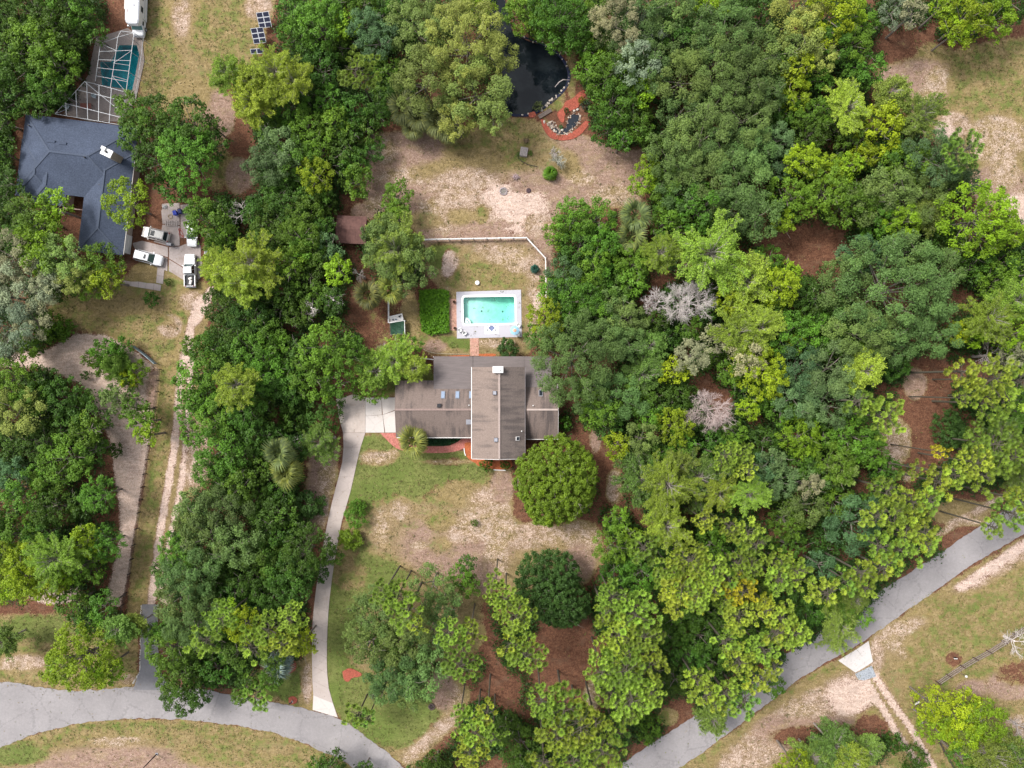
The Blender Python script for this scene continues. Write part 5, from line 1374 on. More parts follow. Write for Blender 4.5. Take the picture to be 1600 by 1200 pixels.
def single_out(items):
    """items: (x, y, look) -> a label each, true by construction: the n-th of its look counted outwards from a landmark"""
    lab = [None] * len(items); looks = {}
    for i, it in enumerate(items): looks.setdefault(it[2], []).append(i)
    for look, idx in looks.items():
        for i in idx:
            best = None
            for nm, lx, ly in LANDMARKS:
                d = math.hypot(items[i][0] - lx, items[i][1] - ly)
                rank = sum(1 for j in idx if math.hypot(items[j][0] - lx, items[j][1] - ly) < d)
                key = (rank, d)
                if best is None or key < best[0]: best = (key, nm, rank)
            key, nm, rank = best
            if len(idx) == 1: lab[i] = f'{look} by {nm}'
            else: lab[i] = f'{look}, {ORD[min(rank, 19)]} one out from {nm}'
    return lab
# ------------------------------------------------------------------ planting
def plant_trees():
    items = []
    for tok in TREES.replace('\n', ';').split(';'):
        w = tok.split()
        if not w: continue
        items.append((float(w[0]), float(w[1]), float(w[2]), w[3], float(w[4]) if len(w) > 4 else None))
    looks = []
    for x, y, r, k, h in items:
        lk = KINDS[k][4]
        if h is not None and h <= 4.5:
            lk = {'D': 'dark green bush', 'G': 'fresh green bush', 'Y': 'yellow-green bush', 'O': 'grey-green bush', 'H': 'wispy green bush', 'R': 'round yellow-green bush', 'S': 'round dark green bush'}.get(k, 'bush')
            if r <= 8: lk = 'tiny ' + lk
        elif r < 27: lk = 'small ' + lk
        elif r >= 42: lk = 'large ' + lk
        looks.append(lk)
    labels = single_out([(it[0], it[1], lk) for it, lk in zip(items, looks)])
    base_z = {'O': 5.0, 'U': 5.0, 'L': 6.0, 'M': 6.0, 'G': 3.8, 'D': 2.6, 'Y': 5.0, 'F': 8.0, 'H': 5.5, 'P': 13.0, 'Q': 11.5, 'E': 13.0, 'R': 4.0, 'S': 3.0}
    g = np.random.default_rng(3)
    spots = []
    for (x, y, r, k, h), lab, lk in zip(items, labels, looks):
        fam, col, nm, cat, _ = KINDS[k]
        jit = g.random(8)
        hfac = {'oak': .62, 'broad': .80, 'feather': .62, 'pine': .95, 'dense': .85}[fam]
        Rm = r / PXM * .93
        zc = base_z[k] + (.38 * Rm if fam in ('oak', 'broad', 'dense') else .12 * Rm) + (jit[0] - .5) * 2.0
        bush = h is not None and h <= 4.5
        if h is not None: zc = max(.15, h - hfac * Rm) if not bush else h * .22
        Rm = r / PXM * (ALT - zc) / ALT
        Rm *= 1.0 if fam == 'pine' else 1.08
        cls = min(range(len(CLS[fam])), key=lambda i: abs(math.log(CLS[fam][i] / Rm)))
        var = int(jit[1] * NVAR[fam][cls]) % NVAR[fam][cls]
        cm, tm = lib(fam, cls, var)
        s = Rm / CLS[fam][cls]
        p = P(x, y, zc)
        name = nm if not bush else 'bush'
        root = thing(name, lab, 'bush' if bush else cat, (p.x, p.y, 0), 0, None)
        rz = jit[2] * 6.283
        sx, sy = s * (1 + .16 * (jit[3] - .5)), s * (1 + .16 * (jit[4] - .5))
        sz = s
        if bush: sz = h * .8 / (hfac * CLS[fam][cls])
        b = .74 + .52 * jit[5]; hue = (jit[6] - .5) * .34
        if fam == 'dense': b, hue = .92, .06
        c = (col[0] * b * (1 + hue), col[1] * b, col[2] * b * (1 - .5 * hue), 1)
        inst('crown', cm, root, (0, 0, zc), (0, 0, rz), (sx, sy, sz), c)
        if not bush: inst('trunk', tm, root, (0, 0, zc), (0, 0, rz), (sx, sy, s))
        spots.append((x, y, r, k))
    return spots, labels

def frond_mesh(seed, L, droop):
    """fan leaf along +X: stalk and a half circle of narrow blades"""
    g = np.random.default_rng(seed); V = []; F = []
    def strip(pts, w):
        o = len(V)
        for (p, s), ww in zip(pts, w): V.extend([p - s * ww, p + s * ww])
        for i in range(len(pts) - 1): F.append((o + 2 * i, o + 2 * i + 1, o + 2 * i + 3, o + 2 * i + 2))
    st = L * .52
    Y = np.array([0, 1, 0.])
    strip([(np.array([st * u, 0, st * (.30 * u - .28 * u * u * droop)]), Y) for u in (0, .5, 1)], (.04, .03, .025))
    c = np.array([st, 0, st * (.30 - .28 * droop)])
    n = 21
    for i in range(n):
        a = (i - (n - 1) / 2) / n * 3.7 + g.normal() * .04
        l = L * (.62 - .06 * abs(a)) * (.9 + .2 * g.random())
        d = np.array([math.cos(a), math.sin(a), 0]); s = np.array([-math.sin(a), math.cos(a), .25])
        z = [-.02, .05 * l, -.02 * l, -(.18 + .3 * droop + .1 * g.random()) * l]
        strip([(c + d * l * u + np.array([0, 0, zz]), s) for u, zz in zip((.0, .35, .7, 1), z)], (.008, .034, .026, .004))
    tint = np.repeat(g.random(len(V) // 2), 2)
    return np_mesh('frond', np.array(V), np.array(F), FROND, {'tint': ('FLOAT', tint)})
FRONDS = [frond_mesh(s, 1.0, d) for s, d in ((1, .3), (2, .6), (3, 1.0), (4, .8))]

def palm(px, py, r, h, label, col, name='palm_tree', nf=34, top=.95, trunk=True, grp=None):
    p = P(px, py, h)
    Rm = r / PXM * (ALT - h) / ALT * 1.05
    root = thing(name, label, 'palm' if name == 'palm_tree' else 'plant', (p.x, p.y, 0), 0, grp)
    g = np.random.default_rng(int(px * 7 + py))
    if trunk:
        m = MB(); m.tube([(0, 0, 0), (.06, 0, h * .5), (0, 0, h - .1)], [.24, .19, .22], 8)
        m.build('trunk', BARK, root)
    for i in range(nf):
        u = i / nf
        el = top - (top + .45) * u ** .8
        a = 2.39996 * i + g.normal() * .15
        L = Rm * (.86 + .24 * g.random()) * (1 if trunk else .55 + .5 * u) / (.35 + .78 * max(.35, math.cos(el)))
        b = .75 + .5 * g.random(); old = max(0, u - .75) * 3
        c = (col[0] * b * (1 + .7 * old), col[1] * b, col[2] * b * (1 - .3 * old), 1)
        inst('frond', FRONDS[(i * 7) % 4 if u < .5 else 2], root, (0, 0, h - .1 * u), (g.normal() * .15, -el, a), (L, L, L), c)
    return root

def plant_palms():
    its = [tuple(map(float, t.split())) for t in PALMS.replace('\n', ';').split(';') if t.strip()]
    labs = ['big cabbage palm at the front eave over the red brick walk', 'star-shaped palm alone on the edge of the bare back yard', 'star-shaped palm tucked just under the one at the yard edge',
            'palm with bright yellow-green fronds at the top of the white rail', 'palm with dry reddish fronds beside the bright one near the white rail',
            'grey-green palm in the wood beside the driveway, first of two from the house', 'yellow-tinged palm under the grey-green one beside the driveway',
            'palm under the olive oak, first in the clump counting from the boundary wood', 'palm under the olive oak, second in the clump from the boundary wood', 'palm with yellow lower fronds at the brown yard edge of the oak clump',
            'short palm at the end of the clump toward the pond', 'short palm deepest under the olive oak clump']
    cols = [(.185, .205, .050), (.135, .185, .062), (.150, .190, .060), (.185, .215, .045), (.120, .125, .040), (.135, .180, .060), (.170, .200, .045)] + [(.165, .190, .070)] * 5
    for it, lb, c in zip(its, labs, cols): palm(*it, lb, c)
    palm(860, 270, 13, 1.0, 'bright green saw palmetto in the middle of the bare back yard', (.10, .22, .018), 'palmetto', 34, 1.35, False)
    palm(473, 1002, 13, 1.4, 'yellowish palmetto under the pines beside the driveway', (.17, .20, .05), 'palmetto', 30, 1.35, False)
    palm(437, 1038, 22, 2.2, 'silver-blue fan palm over a red mulch ring near the driveway mouth', (.225, .300, .270), 'palm_tree', 26, 1.1, True)
    palm(836, 420, 8, .8, 'small dark blue-green spiky plant inside the corner of the white yard fence', (.03, .10, .075), 'spiky_plant', 26, 1.4, False)

def bare_tree(px, py, r, h, label, mat, seed, n=7, spread=.9, depth=2, name='bare_tree', cat='tree'):
    g = np.random.default_rng(seed)
    p = P(px, py, h * .8); Rm = r / PXM * (ALT - h * .8) / ALT
    root = thing(name, label, cat, (p.x, p.y, 0))
    t = MB(); t.tube([(0, 0, 0), (.1, 0, h * .3), (0, .1, h * .62)], [.28, .22, .14], 7); t.build('trunk', mat, root)
    m = MB()
    for i in range(n):
        a = 6.283 * i / n + g.normal() * .2
        d = unit(np.array([math.cos(a) * spread, math.sin(a) * spread, .5 + .3 * g.random()]))
        dead_branches(g, m, (0, 0, h * (.42 + .2 * g.random())), d, Rm * (.62 + .25 * g.random()), .065, depth)
    m.build('branches', mat, root)
    return root

def plant_bare():
    lt = simple('silver_dead_wood', (.56, .50, .47), .9, .22, 5); pk = simple('pinkish_dead_wood', (.50, .40, .37), .9, .22, 5); dk = simple('grey_dead_wood', (.40, .35, .32), .9, .25, 5)
    bare_tree(1082, 470, 38, 11, 'big bare silver-grey tree with a round crown in the wood', lt, 1, 9, .9, 3)
    bare_tree(1034, 470, 23, 10, 'smaller bare grey tree touching the big bare tree', lt, 2, 6, .9, 3)
    bare_tree(1113, 642, 34, 11, 'bare pinkish-grey tree with fine twigs standing alone in the wood', pk, 3, 9, .9, 3)
    bare_tree(873, 252, 15, 1.6, 'low grey leafless brush beside the saw palmetto', simple('grey_green_brush', (.36, .36, .30), .95, .2, 5), 4, 8, 1.2, 2, 'bare_bush', 'bush')
    bare_tree(866, 240, 9, 1.0, 'pile of pale dead twigs between the mulch garden and the palmetto', dk, 14, 7, 1.2, 2, 'twig_pile', 'brush')
    bare_tree(375, 328, 24, 7, 'leaning bare grey tree beyond the parked white car', lt, 5, 4, 1.2, 2)
    bare_tree(595, 405, 13, 5, 'small bare tree under the rust roofed shed', dk, 6, 5, 1.1, 2)
    bare_tree(560, 428, 12, 6, 'bare twiggy tree beside the dry reddish palm', dk, 7, 5, 1.1, 2)
    bare_tree(602, 555, 22, 5, 'bare grey branches among soft trees below the chicken run', dk, 8, 5, 1.0, 2)
    bare_tree(517, 468, 16, 9, 'white twigged bare tree in the boundary wood above the round lumpy trees', lt, 9, 5, 1.0, 2)
    bare_tree(482, 480, 13, 9, 'second white twigged bare tree deeper in the boundary wood', lt, 10, 5, 1.0, 2)
    bare_tree(470, 690, 14, 4, 'bare white-branched tree left of the driveway turnaround'.replace(' left of', ' past'), lt, 11, 5, 1.1, 2)
    bare_tree(515, 685, 14, 4, 'bare grey tree beside the driveway below the turnaround', dk, 12, 5, 1.1, 2)
    bare_tree(1590, 1005, 26, 4, 'fallen bare grey tree across the split rail fence', lt, 13, 5, 1.2, 2)
    bare_tree(1592, 1135, 18, 1.5, 'low pale dead brush at the end of the dark rail line', dk, 15, 6, 1.2, 2, 'bare_bush', 'bush')
    bare_tree(1555, 555, 28, 7, 'leafless grey tree by the straw strip and golden pine', dk, 16, 6, 1.0, 2)
    bare_tree(415, 205, 14, 3, 'small bare leaning tree below the feathery lime trees near the lawn', dk, 17, 5, 1.1, 2)
    bare_tree(1482, 255, 10, 3, 'bare grey shrub at the edge of the sandy upper field', dk, 18, 5, 1.1, 2)

def undergrowth(spots):
    """low leafy cover on the floor of the woods, nobody could count it"""
    g = np.random.default_rng(21)
    V = []
    xs = np.array([s[0] for s in spots]); ys = np.array([s[1] for s in spots]); rs = np.array([s[2] for s in spots])
    N = 150000
    k = g.integers(0, len(spots), N)
    a = g.random(N) * 6.28; q = np.sqrt(g.random(N)) * rs[k] * 1.15
    x = xs[k] + q * np.cos(a); y = ys[k] + q * np.sin(a)
    c = cover_at(x, y)[:, :3].sum(1)
    ok = c < .22
    for pts in ([(515,560),(880,555),(880,735),(725,735),(590,700),(520,700)], [(20,175),(225,175),(330,300),(330,450),(190,460),(120,400),(20,300)], [(-20,1050),(300,1060),(560,1110),(680,1215),(620,1215),(400,1150),(-20,1190)],
                [(940,1215),(1280,990),(1600,770),(1640,770),(1640,830),(1080,1215)], [(700,440),(830,440),(830,540),(700,540)], [(770,-20),(800,-20),(830,60),(900,90),(930,215),(840,225),(780,180)], [(140,40),(240,40),(240,180),(140,180)],
                [(205,935),(268,935),(268,1085),(205,1085)], [(560,440),(660,440),(660,560),(560,560)], [(485,600),(580,600),(525,1125),(480,1125)], [(180,-30),(250,-30),(250,60),(180,60)], [(520,330),(580,330),(580,385),(520,385)]):
        ok &= ~in_poly(x, y, pts)
    for cx, cy, rx, ry in ((1255,385,72,36), (1440,650,44,95), (880,1030,60,70), (1215,835,26,10), (955,720,20,60), (1235,860,30,12), (1500,580,60,16), (940,300,14,60), (1060,900,40,14)):
        ok &= ((x - cx) / rx) ** 2 + ((y - cy) / ry) ** 2 > 1
    # patchy: keep clumps
    ph = np.sin(x * .11 + 1.3 * np.sin(y * .07)) + np.sin(y * .13 + 1.7 * np.sin(x * .06))
    ok &= (ph + g.normal(size=N) * .7) > -.85
    x = x[ok]; y = y[ok]; n = len(x)
    m = 11
    wx = (x - 800) / PXM; wy = (600 - y) / PXM
    hh = .4 + 1.9 * g.random(n) ** 2
    base = np.stack([wx, wy, np.zeros(n)], 1)
    pos = np.repeat(base, m, 0) + g.normal(size=(n * m, 3)) * np.array([.42, .42, 0])
    pos[:, 2] = np.repeat(hh, m) * (.35 + .75 * g.random(n * m))
    nm = unit(g.normal(size=(n * m, 3)) * .55 + np.array([0, 0, .9]))
    v, f = leaf_quads(pos, nm, .36 * (.6 + .8 * g.random(n * m)), .55, g)
    tint = np.clip(np.repeat(g.random(n), m) * .5 + .5 * g.random(n * m), 0, 1)
    me = np_mesh('undergrowth', v, f, LEAF, {'tint': ('FLOAT', np.repeat(tint, 4))})
    o = inst('undergrowth', me, color=(.040, .090, .016, 1)); stuff(o)

def turf():
    """tufts of grass and weeds standing on the open ground"""
    g = np.random.default_rng(31)
    for nm, ch, N, size, col, keep in (('grass', 0, 80000, .24, (.165, .180, .050, 1), .28), ('dry_grass', 1, 60000, .22, (.30, .235, .110, 1), .35)):
        x = g.random(N) * 1680 - 40; y = g.random(N) * 1280 - 40
        c = cover_at(x, y)
        w = c[:, ch] - .6 * c[:, 2] - .35 * c[:, 3]
        ok = (w + g.normal(size=N) * .16) > keep
        for pts in (POND, POOL, LPOOL, STREAM, [(700,448),(820,448),(820,535),(700,535)]): ok &= ~in_poly(x, y, pts)
        ok &= ~in_poly(x, y, [(485,610),(625,610),(625,680),(575,690),(520,930),(530,1130),(480,1130),(486,930),(530,690)])
        ok &= ~in_poly(x, y, [(205,310),(325,310),(325,460),(185,460),(200,420)])
        x = x[ok]; y = y[ok]; n = len(x); m = 3
        base = np.stack([(x - 800) / PXM, (600 - y) / PXM, np.zeros(n)], 1)
        pos = np.repeat(base, m, 0) + g.normal(size=(n * m, 3)) * np.array([.10, .10, 0])
        pos[:, 2] = .02 + .05 * g.random(n * m)
        nr = unit(g.normal(size=(n * m, 3)) * .38 + np.array([0, 0, 1.0]))
        v, f = leaf_quads(pos, nr, size * (.5 + 1.0 * g.random(n * m)), .38, g)
        tint = np.clip(np.repeat(g.random(n), m) * .6 + .4 * g.random(n * m), 0, 1)
        me = np_mesh(nm, v, f, FINE, {'tint': ('FLOAT', np.repeat(tint, 4))})
        stuff(inst(nm, me, color=col))

def weeds():
    """ragged weeds and dead clumps on the bare ground"""
    g = np.random.default_rng(41); N = 16000
    x = g.random(N) * 1640 - 20; y = g.random(N) * 1240 - 20
    c = cover_at(x, y); ok = (c[:, 3] > .3) & (c[:, 2] < .85) & (g.random(N) < .75)
    ok &= (np.sin(x * .17 + 2 * np.sin(y * .11)) + np.sin(y * .21 + x * .05) + g.normal(size=N) * .6) > .2
    ok &= ~in_poly(x, y, [(485,610),(625,610),(625,680),(575,690),(520,930),(530,1130),(480,1130),(486,930),(530,690)])
    x = x[ok]; y = y[ok]; n = len(x); m = 8
    sz = .10 + .28 * g.random(n) ** 2
    pos = np.repeat(np.stack([(x - 800) / PXM, (600 - y) / PXM, np.zeros(n)], 1), m, 0) + g.normal(size=(n * m, 3)) * np.repeat(sz, m)[:, None] * np.array([.8, .8, 0])
    pos[:, 2] = np.repeat(sz, m) * (.2 + .8 * g.random(n * m))
    v, f = leaf_quads(pos, unit(g.normal(size=(n * m, 3)) * .8 + np.array([0, 0, .9])), .20 * (.5 + 1.0 * g.random(n * m)), .4, g)
    me = np_mesh('weeds', v, f, FINE, {'tint': ('FLOAT', np.repeat(np.clip(np.repeat(g.random(n), m) * .7 + .3 * g.random(n * m), 0, 1), 4))})
    stuff(inst('weeds', me, color=(.160, .160, .055, 1)))

SPOTS, TREE_LABELS = plant_trees()
plant_palms()
plant_bare()
undergrowth(SPOTS)
turf()
weeds()
# ------------------------------------------------------------------ vehicles
RUBBER = simple('tyre_rubber', (.018, .018, .018), .85, .2, 8)
RIMM = simple('wheel_rim', (.42, .42, .44), .35, .1, 6, spec=.6)
LAMP = simple('lamp_glass', (.65, .66, .66), .15, .1, 6, spec=.6)
TAIL = simple('tail_lamp', (.35, .02, .015), .25, .1, 6, spec=.5)
def paint(name, col):
    t = NT(name); v = t.pos(); c = t.scale(col, t.rng(t.noise(v, 2.5, 3), .94, 1.06, .3, .7))
    b = t.bsdf(c, .28, None, .5); b.inputs['Coat Weight'].default_value = .5; b.inputs['Coat Roughness'].default_value = .08
    return t.m

def wheel(T, x, y, r, w):
    M = Matrix.Translation((x, y, r)) @ Matrix.Rotation(PI / 2, 4, 'X')
    m = MB(); m.cyl((0, 0), r, r, -w / 2, w / 2, 18, M); wh = m.build('wheel', RUBBER, T)
    m = MB(); m.cyl((0, 0), r * .6, r * .6, -w / 2 - .012, w / 2 + .012, 12, M); m.build('rim', RIMM, wh)

def car(name, label, px, py, rz, L, Wd, H, col, hood, rear, belt=.95, truck=False, roofmat=None, z=.05, extras=None, cat='car'):
    p = P(px, py, .9)
    T = thing(name, label, cat, (p.x, p.y, z), rz)
    pm = paint(name + '_paint', col)
    # body: sections along x, each a rounded ring
    def ring(x, w, zt, zb=.26):
        c = .10
        h = w / 2
        return [(x, -h + c, zb), (x, h - c, zb), (x, h, zb + c), (x, h, zt - .22), (x, h - .05, zt - .07), (x, h - .20, zt), (x, -h + .20, zt), (x, -h + .05, zt - .07), (x, -h, zt - .22), (x, -h, zb + c)]
    xs0, xs1 = -L / 2, L / 2
    xc0 = xs0 + rear; xc1 = xs1 - hood
    secs = [(xs0, Wd * .80, belt - .12), (xs0 + .10, Wd * .93, belt - .03), (xs0 + .5, Wd, belt), (xc1, Wd, belt), (xc1 + hood * .45, Wd * .985, belt - .03), (xs1 - .28, Wd * .92, belt - .12), (xs1 - .08, Wd * .80, belt - .22), (xs1, Wd * .66, belt - .34)]
    if not truck:
        MB().loft([ring(*s) for s in secs]).build('body', pm, T, False)
    else:
        bx = xc0
        MB().loft([ring(*s) for s in [(bx, Wd, belt)] + secs[3:]]).build('body', pm, T)
        bed = MB()
        bed.box((xs0 + rear / 2 - .02, 0, .62), (rear - .06, Wd - .1, .12))
        for s in (-1, 1): bed.box((xs0 + rear / 2 - .02, s * (Wd / 2 - .06), .80), (rear - .04, .11, .44))
        bed.box((bx - .05, 0, .80), (.06, Wd - .26, .42))
        b = bed.build('truck_bed', pm, T)
        MB().box((xs0 + rear / 2, 0, .70), (rear - .2, Wd - .26, .03)).build('bed_liner', BLACK, b)
        MB().box((xs0 + .03, 0, .78), (.08, Wd - .06, .46)).build('tailgate', pm, T)
        MB().box((xs0 - .09, 0, .48), (.16, Wd - .1, .14)).build('bumper', METALG, T)
    # cabin
    zt = H; rw = Wd * .74; bw = Wd * .93
    fr, rr_ = (.75, .42) if not truck else (.62, .12)
    r0, r1 = (xc0 if truck else xs0 + .12), xc1
    def cab(x0, x1, w, zz): return [(x0, -w / 2, zz), (x1, -w / 2 * .94, zz), (x1, w / 2 * .94, zz), (x0, w / 2, zz)]
    B = cab(r0 + .02, r1, bw, belt - .03); Tt = cab(r0 + rr_, r1 - fr, rw, zt - .05); Tp = cab(r0 + rr_ + .12, r1 - fr - .12, rw * .86, zt)
    MB().loft([B, Tt, Tp]).build('cabin', pm, T)
    def pane(name, a, b, c, d, ins=.10, push=.012):
        a, b, c, d = (Vector(q) for q in (a, b, c, d)); ce = (a + b + c + d) / 4; n = (b - a).cross(d - a).normalized()
        if n.dot(ce - Vector((0, 0, .8))) < 0: n = -n
        q = [v + (ce - v) * ins + n * push for v in (a, b, c, d)]
        MB().add(q + [v - n * .03 for v in q], [(0, 1, 2, 3), (7, 6, 5, 4), (0, 4, 5, 1), (1, 5, 6, 2), (2, 6, 7, 3), (3, 7, 4, 0)]).build(name, DARKG if name != 'windscreen' else WINDS, T)
    pane('windscreen', B[1], B[2], Tt[2], Tt[1]); pane('rear_window', B[0], B[3], Tt[3], Tt[0], .14)
    for i, j in ((0, 1), (3, 2)):
        mB, mT = [(Vector(u) + Vector(v)) / 2 for u, v in ((B[i], B[j]), (Tt[i], Tt[j]))]
        pane('side_window', B[i], mB, mT, Tt[i], .13); pane('side_window', mB, B[j], Tt[j], mT, .13)
    if roofmat: MB().box(((r0 + rr_ + r1 - fr) / 2 - .1, 0, zt + .005), (r1 - fr - r0 - rr_ - .5, rw * .72, .02)).build('roof_panel', roofmat, T)
    for s in (-1, 1):
        wheel(T, xs1 - .92, s * (Wd / 2 - .12), .35, .22); wheel(T, xs0 + .95, s * (Wd / 2 - .12), .35, .22)
        MB().box((xs1 - .17, s * Wd * .33, belt - .27), (.16, .38, .14), s * -.25).build('headlight', LAMP, T)
        MB().box((xs0 + .03, s * Wd * .37, belt - .12), (.08, .22, .26)).build('tail_light', TAIL, T)
        MB().box((r1 - .30, s * (Wd / 2 + .10), belt + .08), (.14, .2, .14)).build('mirror', pm, T)
    if extras: extras(T, pm, r0, rr_, r1, fr, zt, rw)
    return T
WINDS = simple('tinted_windscreen', (.055, .085, .085), .08, .2, 3, spec=.6)

def suv_top(T, pm, r0, rr_, r1, fr, zt, rw):
    a, b = r0 + rr_, r1 - fr
    MB().box((b - .45, 0, zt + .012), (.62, rw * .62, .025)).build('sunroof', DARKG, T)
    for s in (-1, 1): MB().box(((a + b) / 2, s * rw * .44, zt + .05), (b - a - .3, .05, .06)).build('roof_rack', METALG, T)
def suv_top2(T, pm, r0, rr_, r1, fr, zt, rw):
    a, b = r0 + rr_, r1 - fr
    MB().box((b - .55, 0, zt + .012), (.42, rw * .55, .025)).build('sunroof', DARKG, T)
    for s in (-1, 1): MB().box(((a + b) / 2, s * rw * .45, zt + .05), (b - a - .3, .05, .06)).build('roof_rack', METALG, T)

def vehicles():
    car('parked_suv', 'silver-beige parked SUV with dark sunroof and roof rails, close to the house wall', 242.5, 366, head(-42, -10), 4.7, 1.95, 1.72, (.54, .51, .48), 1.15, .3, 1.0, extras=suv_top)
    car('parked_suv', 'white parked SUV with a small dark sunroof, by the garden walk', 231, 402.3, head(46, 12), 5.0, 1.95, 1.78, (.74, .74, .76), 1.25, .3, 1.02, extras=suv_top2)
    car('parked_car', 'white sedan half hidden under a leafy tree across the concrete drive', 299.5, 364, head(-1, 42), 4.6, 1.8, 1.42, (.78, .78, .78), 1.2, .9, .9)
    t = car('pickup_truck', 'white pickup truck with open bed carrying white boxes, at the edge of the drive', 296.5, 422, head(-.6, -50), 5.6, 1.95, 1.85, (.80, .80, .80), 1.75, 2.0, 1.05, True, cat='pickup')
    for k, (dx, dy, w, l, lab) in enumerate(((-1.45, -.1, .55, .32, 'white box in the truck bed, first from the cab'), (-2.1, -.15, .75, .34, 'white box in the truck bed beside the tailgate'))):
        M = t.matrix_basis; q = M @ Vector((dx, dy, .72))
        b = thing('cargo_box', lab, 'box', q, t.rotation_euler.z + .4 + .9 * k)
        MB().box((0, 0, .16), (l, w, .32)).build('carton', WHITE, b); MB().box((0, 0, .33), (l + .03, w + .03, .03)).build('lid', OFFW, b)
    motorhome()

def motorhome():
    p = P(221.5, 18, 0)
    T = thing('motorhome', 'white motorhome parked nose toward the pool cage', 'motorhome', (p.x, p.y, .02), head(-1.6, 52))
    w = paint('motorhome_white', (.72, .72, .74)); Wd = 2.4
    def ring(x, w_, z0, z1, c=.18):
        h = w_ / 2
        return [(x, -h, z0), (x, h, z0), (x, h, z1 - c), (x, h - c, z1), (x, -h + c, z1), (x, -h, z1 - c)]
    MB().loft([ring(-4.6, 2.3, .5, 3.0), ring(-4.45, Wd, .45, 3.1), ring(2.1, Wd, .45, 3.1)]).build('body', w, T)
    MB().loft([ring(2.1, Wd, 1.75, 3.1), ring(2.9, 2.36, 1.8, 3.08), ring(3.45, 2.1, 1.95, 2.95), ring(3.62, 1.6, 2.1, 2.75)]).build('cab_over', w, T)
    MB().loft([ring(2.1, 2.05, .4, 1.72, .1), ring(3.1, 2.05, .4, 1.62, .1), ring(3.75, 2.0, .4, 1.15, .12), ring(4.5, 1.9, .42, 1.0, .14), ring(4.65, 1.6, .45, .85, .1)]).build('cab', w, T)
    MB().add([(3.13, -.88, 1.60), (3.13, .88, 1.60), (3.80, .92, 1.17), (3.80, -.92, 1.17), (3.1, -.88, 1.55), (3.1, .88, 1.55), (3.76, .92, 1.12), (3.76, -.92, 1.12)], [(3, 2, 1, 0), (4, 5, 6, 7), (0, 1, 5, 4), (1, 2, 6, 5), (2, 3, 7, 6), (3, 0, 4, 7)]).build('windscreen', simple('green_windscreen', (.08, .20, .18), .1, .2, 3, spec=.6), T)
    for x, l in ((.8, .9), (-1.5, 1.2), (-3.4, .9)):
        for s in (-1, 1):
            f = MB().box((x, s * 1.205, 2.1), (l + .12, .03, .72)).build('window', METALG, T); MB().box((x, s * 1.225, 2.1), (l, .02, .6)).build('pane', DARKG, f)
    for s in (-1, 1): MB().box((2.75, s * 1.03, 1.3), (.7, .03, .42)).build('cab_window', DARKG, T)
    MB().box((-.4, 1.212, 1.25), (4.6, .012, .10)).build('stripe', simple('grey_stripe', (.30, .34, .38), .5), T)
    MB().box((-.6, -1.28, 2.9), (3.6, .14, .14)).build('awning_roll', OFFW, T)
    MB().box((-1.6, 0, 3.22), (1.0, .72, .26)).build('air_conditioner', OFFW, T)
    for x, y in ((.6, .25), (-3.2, -.2)): MB().box((x, y, 3.14), (.46, .46, .10)).build('roof_vent', METALG, T)
    MB().box((1.2, -.72, 3.13), (1.5, .10, .07), .06).build('roof_rail', simple('maroon_rail', (.10, .03, .05), .6), T)
    for s in (-1, 1):
        wheel(T, 3.35, s * .95, .38, .25); wheel(T, -2.3, s * 1.05, .38, .3)
        MB().box((4.56, s * .66, .72), (.10, .32, .18)).build('headlight', LAMP, T)
        MB().bar((3.2, s * 1.03, 1.35), (3.35, s * 1.36, 1.4), .05).build('mirror_arm', BLACK, T); MB().box((3.36, s * 1.4, 1.45), (.1, .22, .4)).build('mirror', w, T)
    MB().box((4.72, 0, .55), (.14, 1.9, .16)).build('bumper', METALG, T)

# ------------------------------------------------------------------ solar panels
def solar():
    cell = simple('solar_cell', (.012, .014, .035), .25, .25, 6, spec=.5); fr = simple('panel_frame', (.62, .64, .68), .4, .08, 4, spec=.5)
    def array(px, py, rows, lab, rz, skip=()):
        z = 1.6; p = P(px, py, z); T = thing('solar_panel_array', lab, 'solar panels', (p.x, p.y, 0), rz)
        tilt = Matrix.Translation((0, 0, z)) @ Matrix.Rotation(R(24), 4, 'X')
        for i in range(2):
            for j in range(rows):
                if (i, j) in skip: continue
                c = ((i - .5) * 1.08, (j - (rows - 1) / 2) * .80, 0)
                m = MB(); m.box(c, (1.06, .78, .05), 0, tilt); pn = m.build('panel_frame', fr, T)
                m = MB(); m.box((c[0], c[1], .03), (.94, .66, .02), 0, tilt); m.build('panel', cell, pn)
        for x in (-.8, .8):
            for y in (-.7, .7):
                q = tilt @ Vector((x, y * rows / 3, -.05)); MB().bar((q.x, q.y, 0), (q.x, q.y, q.z), .07).build('leg', METALG, T)
            a = tilt @ Vector((x, -1.1 * rows / 3, -.06)); b = tilt @ Vector((x, 1.1 * rows / 3, -.06)); MB().bar(a, b, .06).build('rail', METALG, T)
    array(412.5, 31, 3, 'solar panel array of six panels beside the woods edge, farther from the lime tree', .12)
    array(403.8, 55.5, 3, 'solar panel array of six panels just above the feathery lime tree', .12)
    array(401.3, 80, 1, 'small solar array of two panels half under the feathery lime tree', .06)

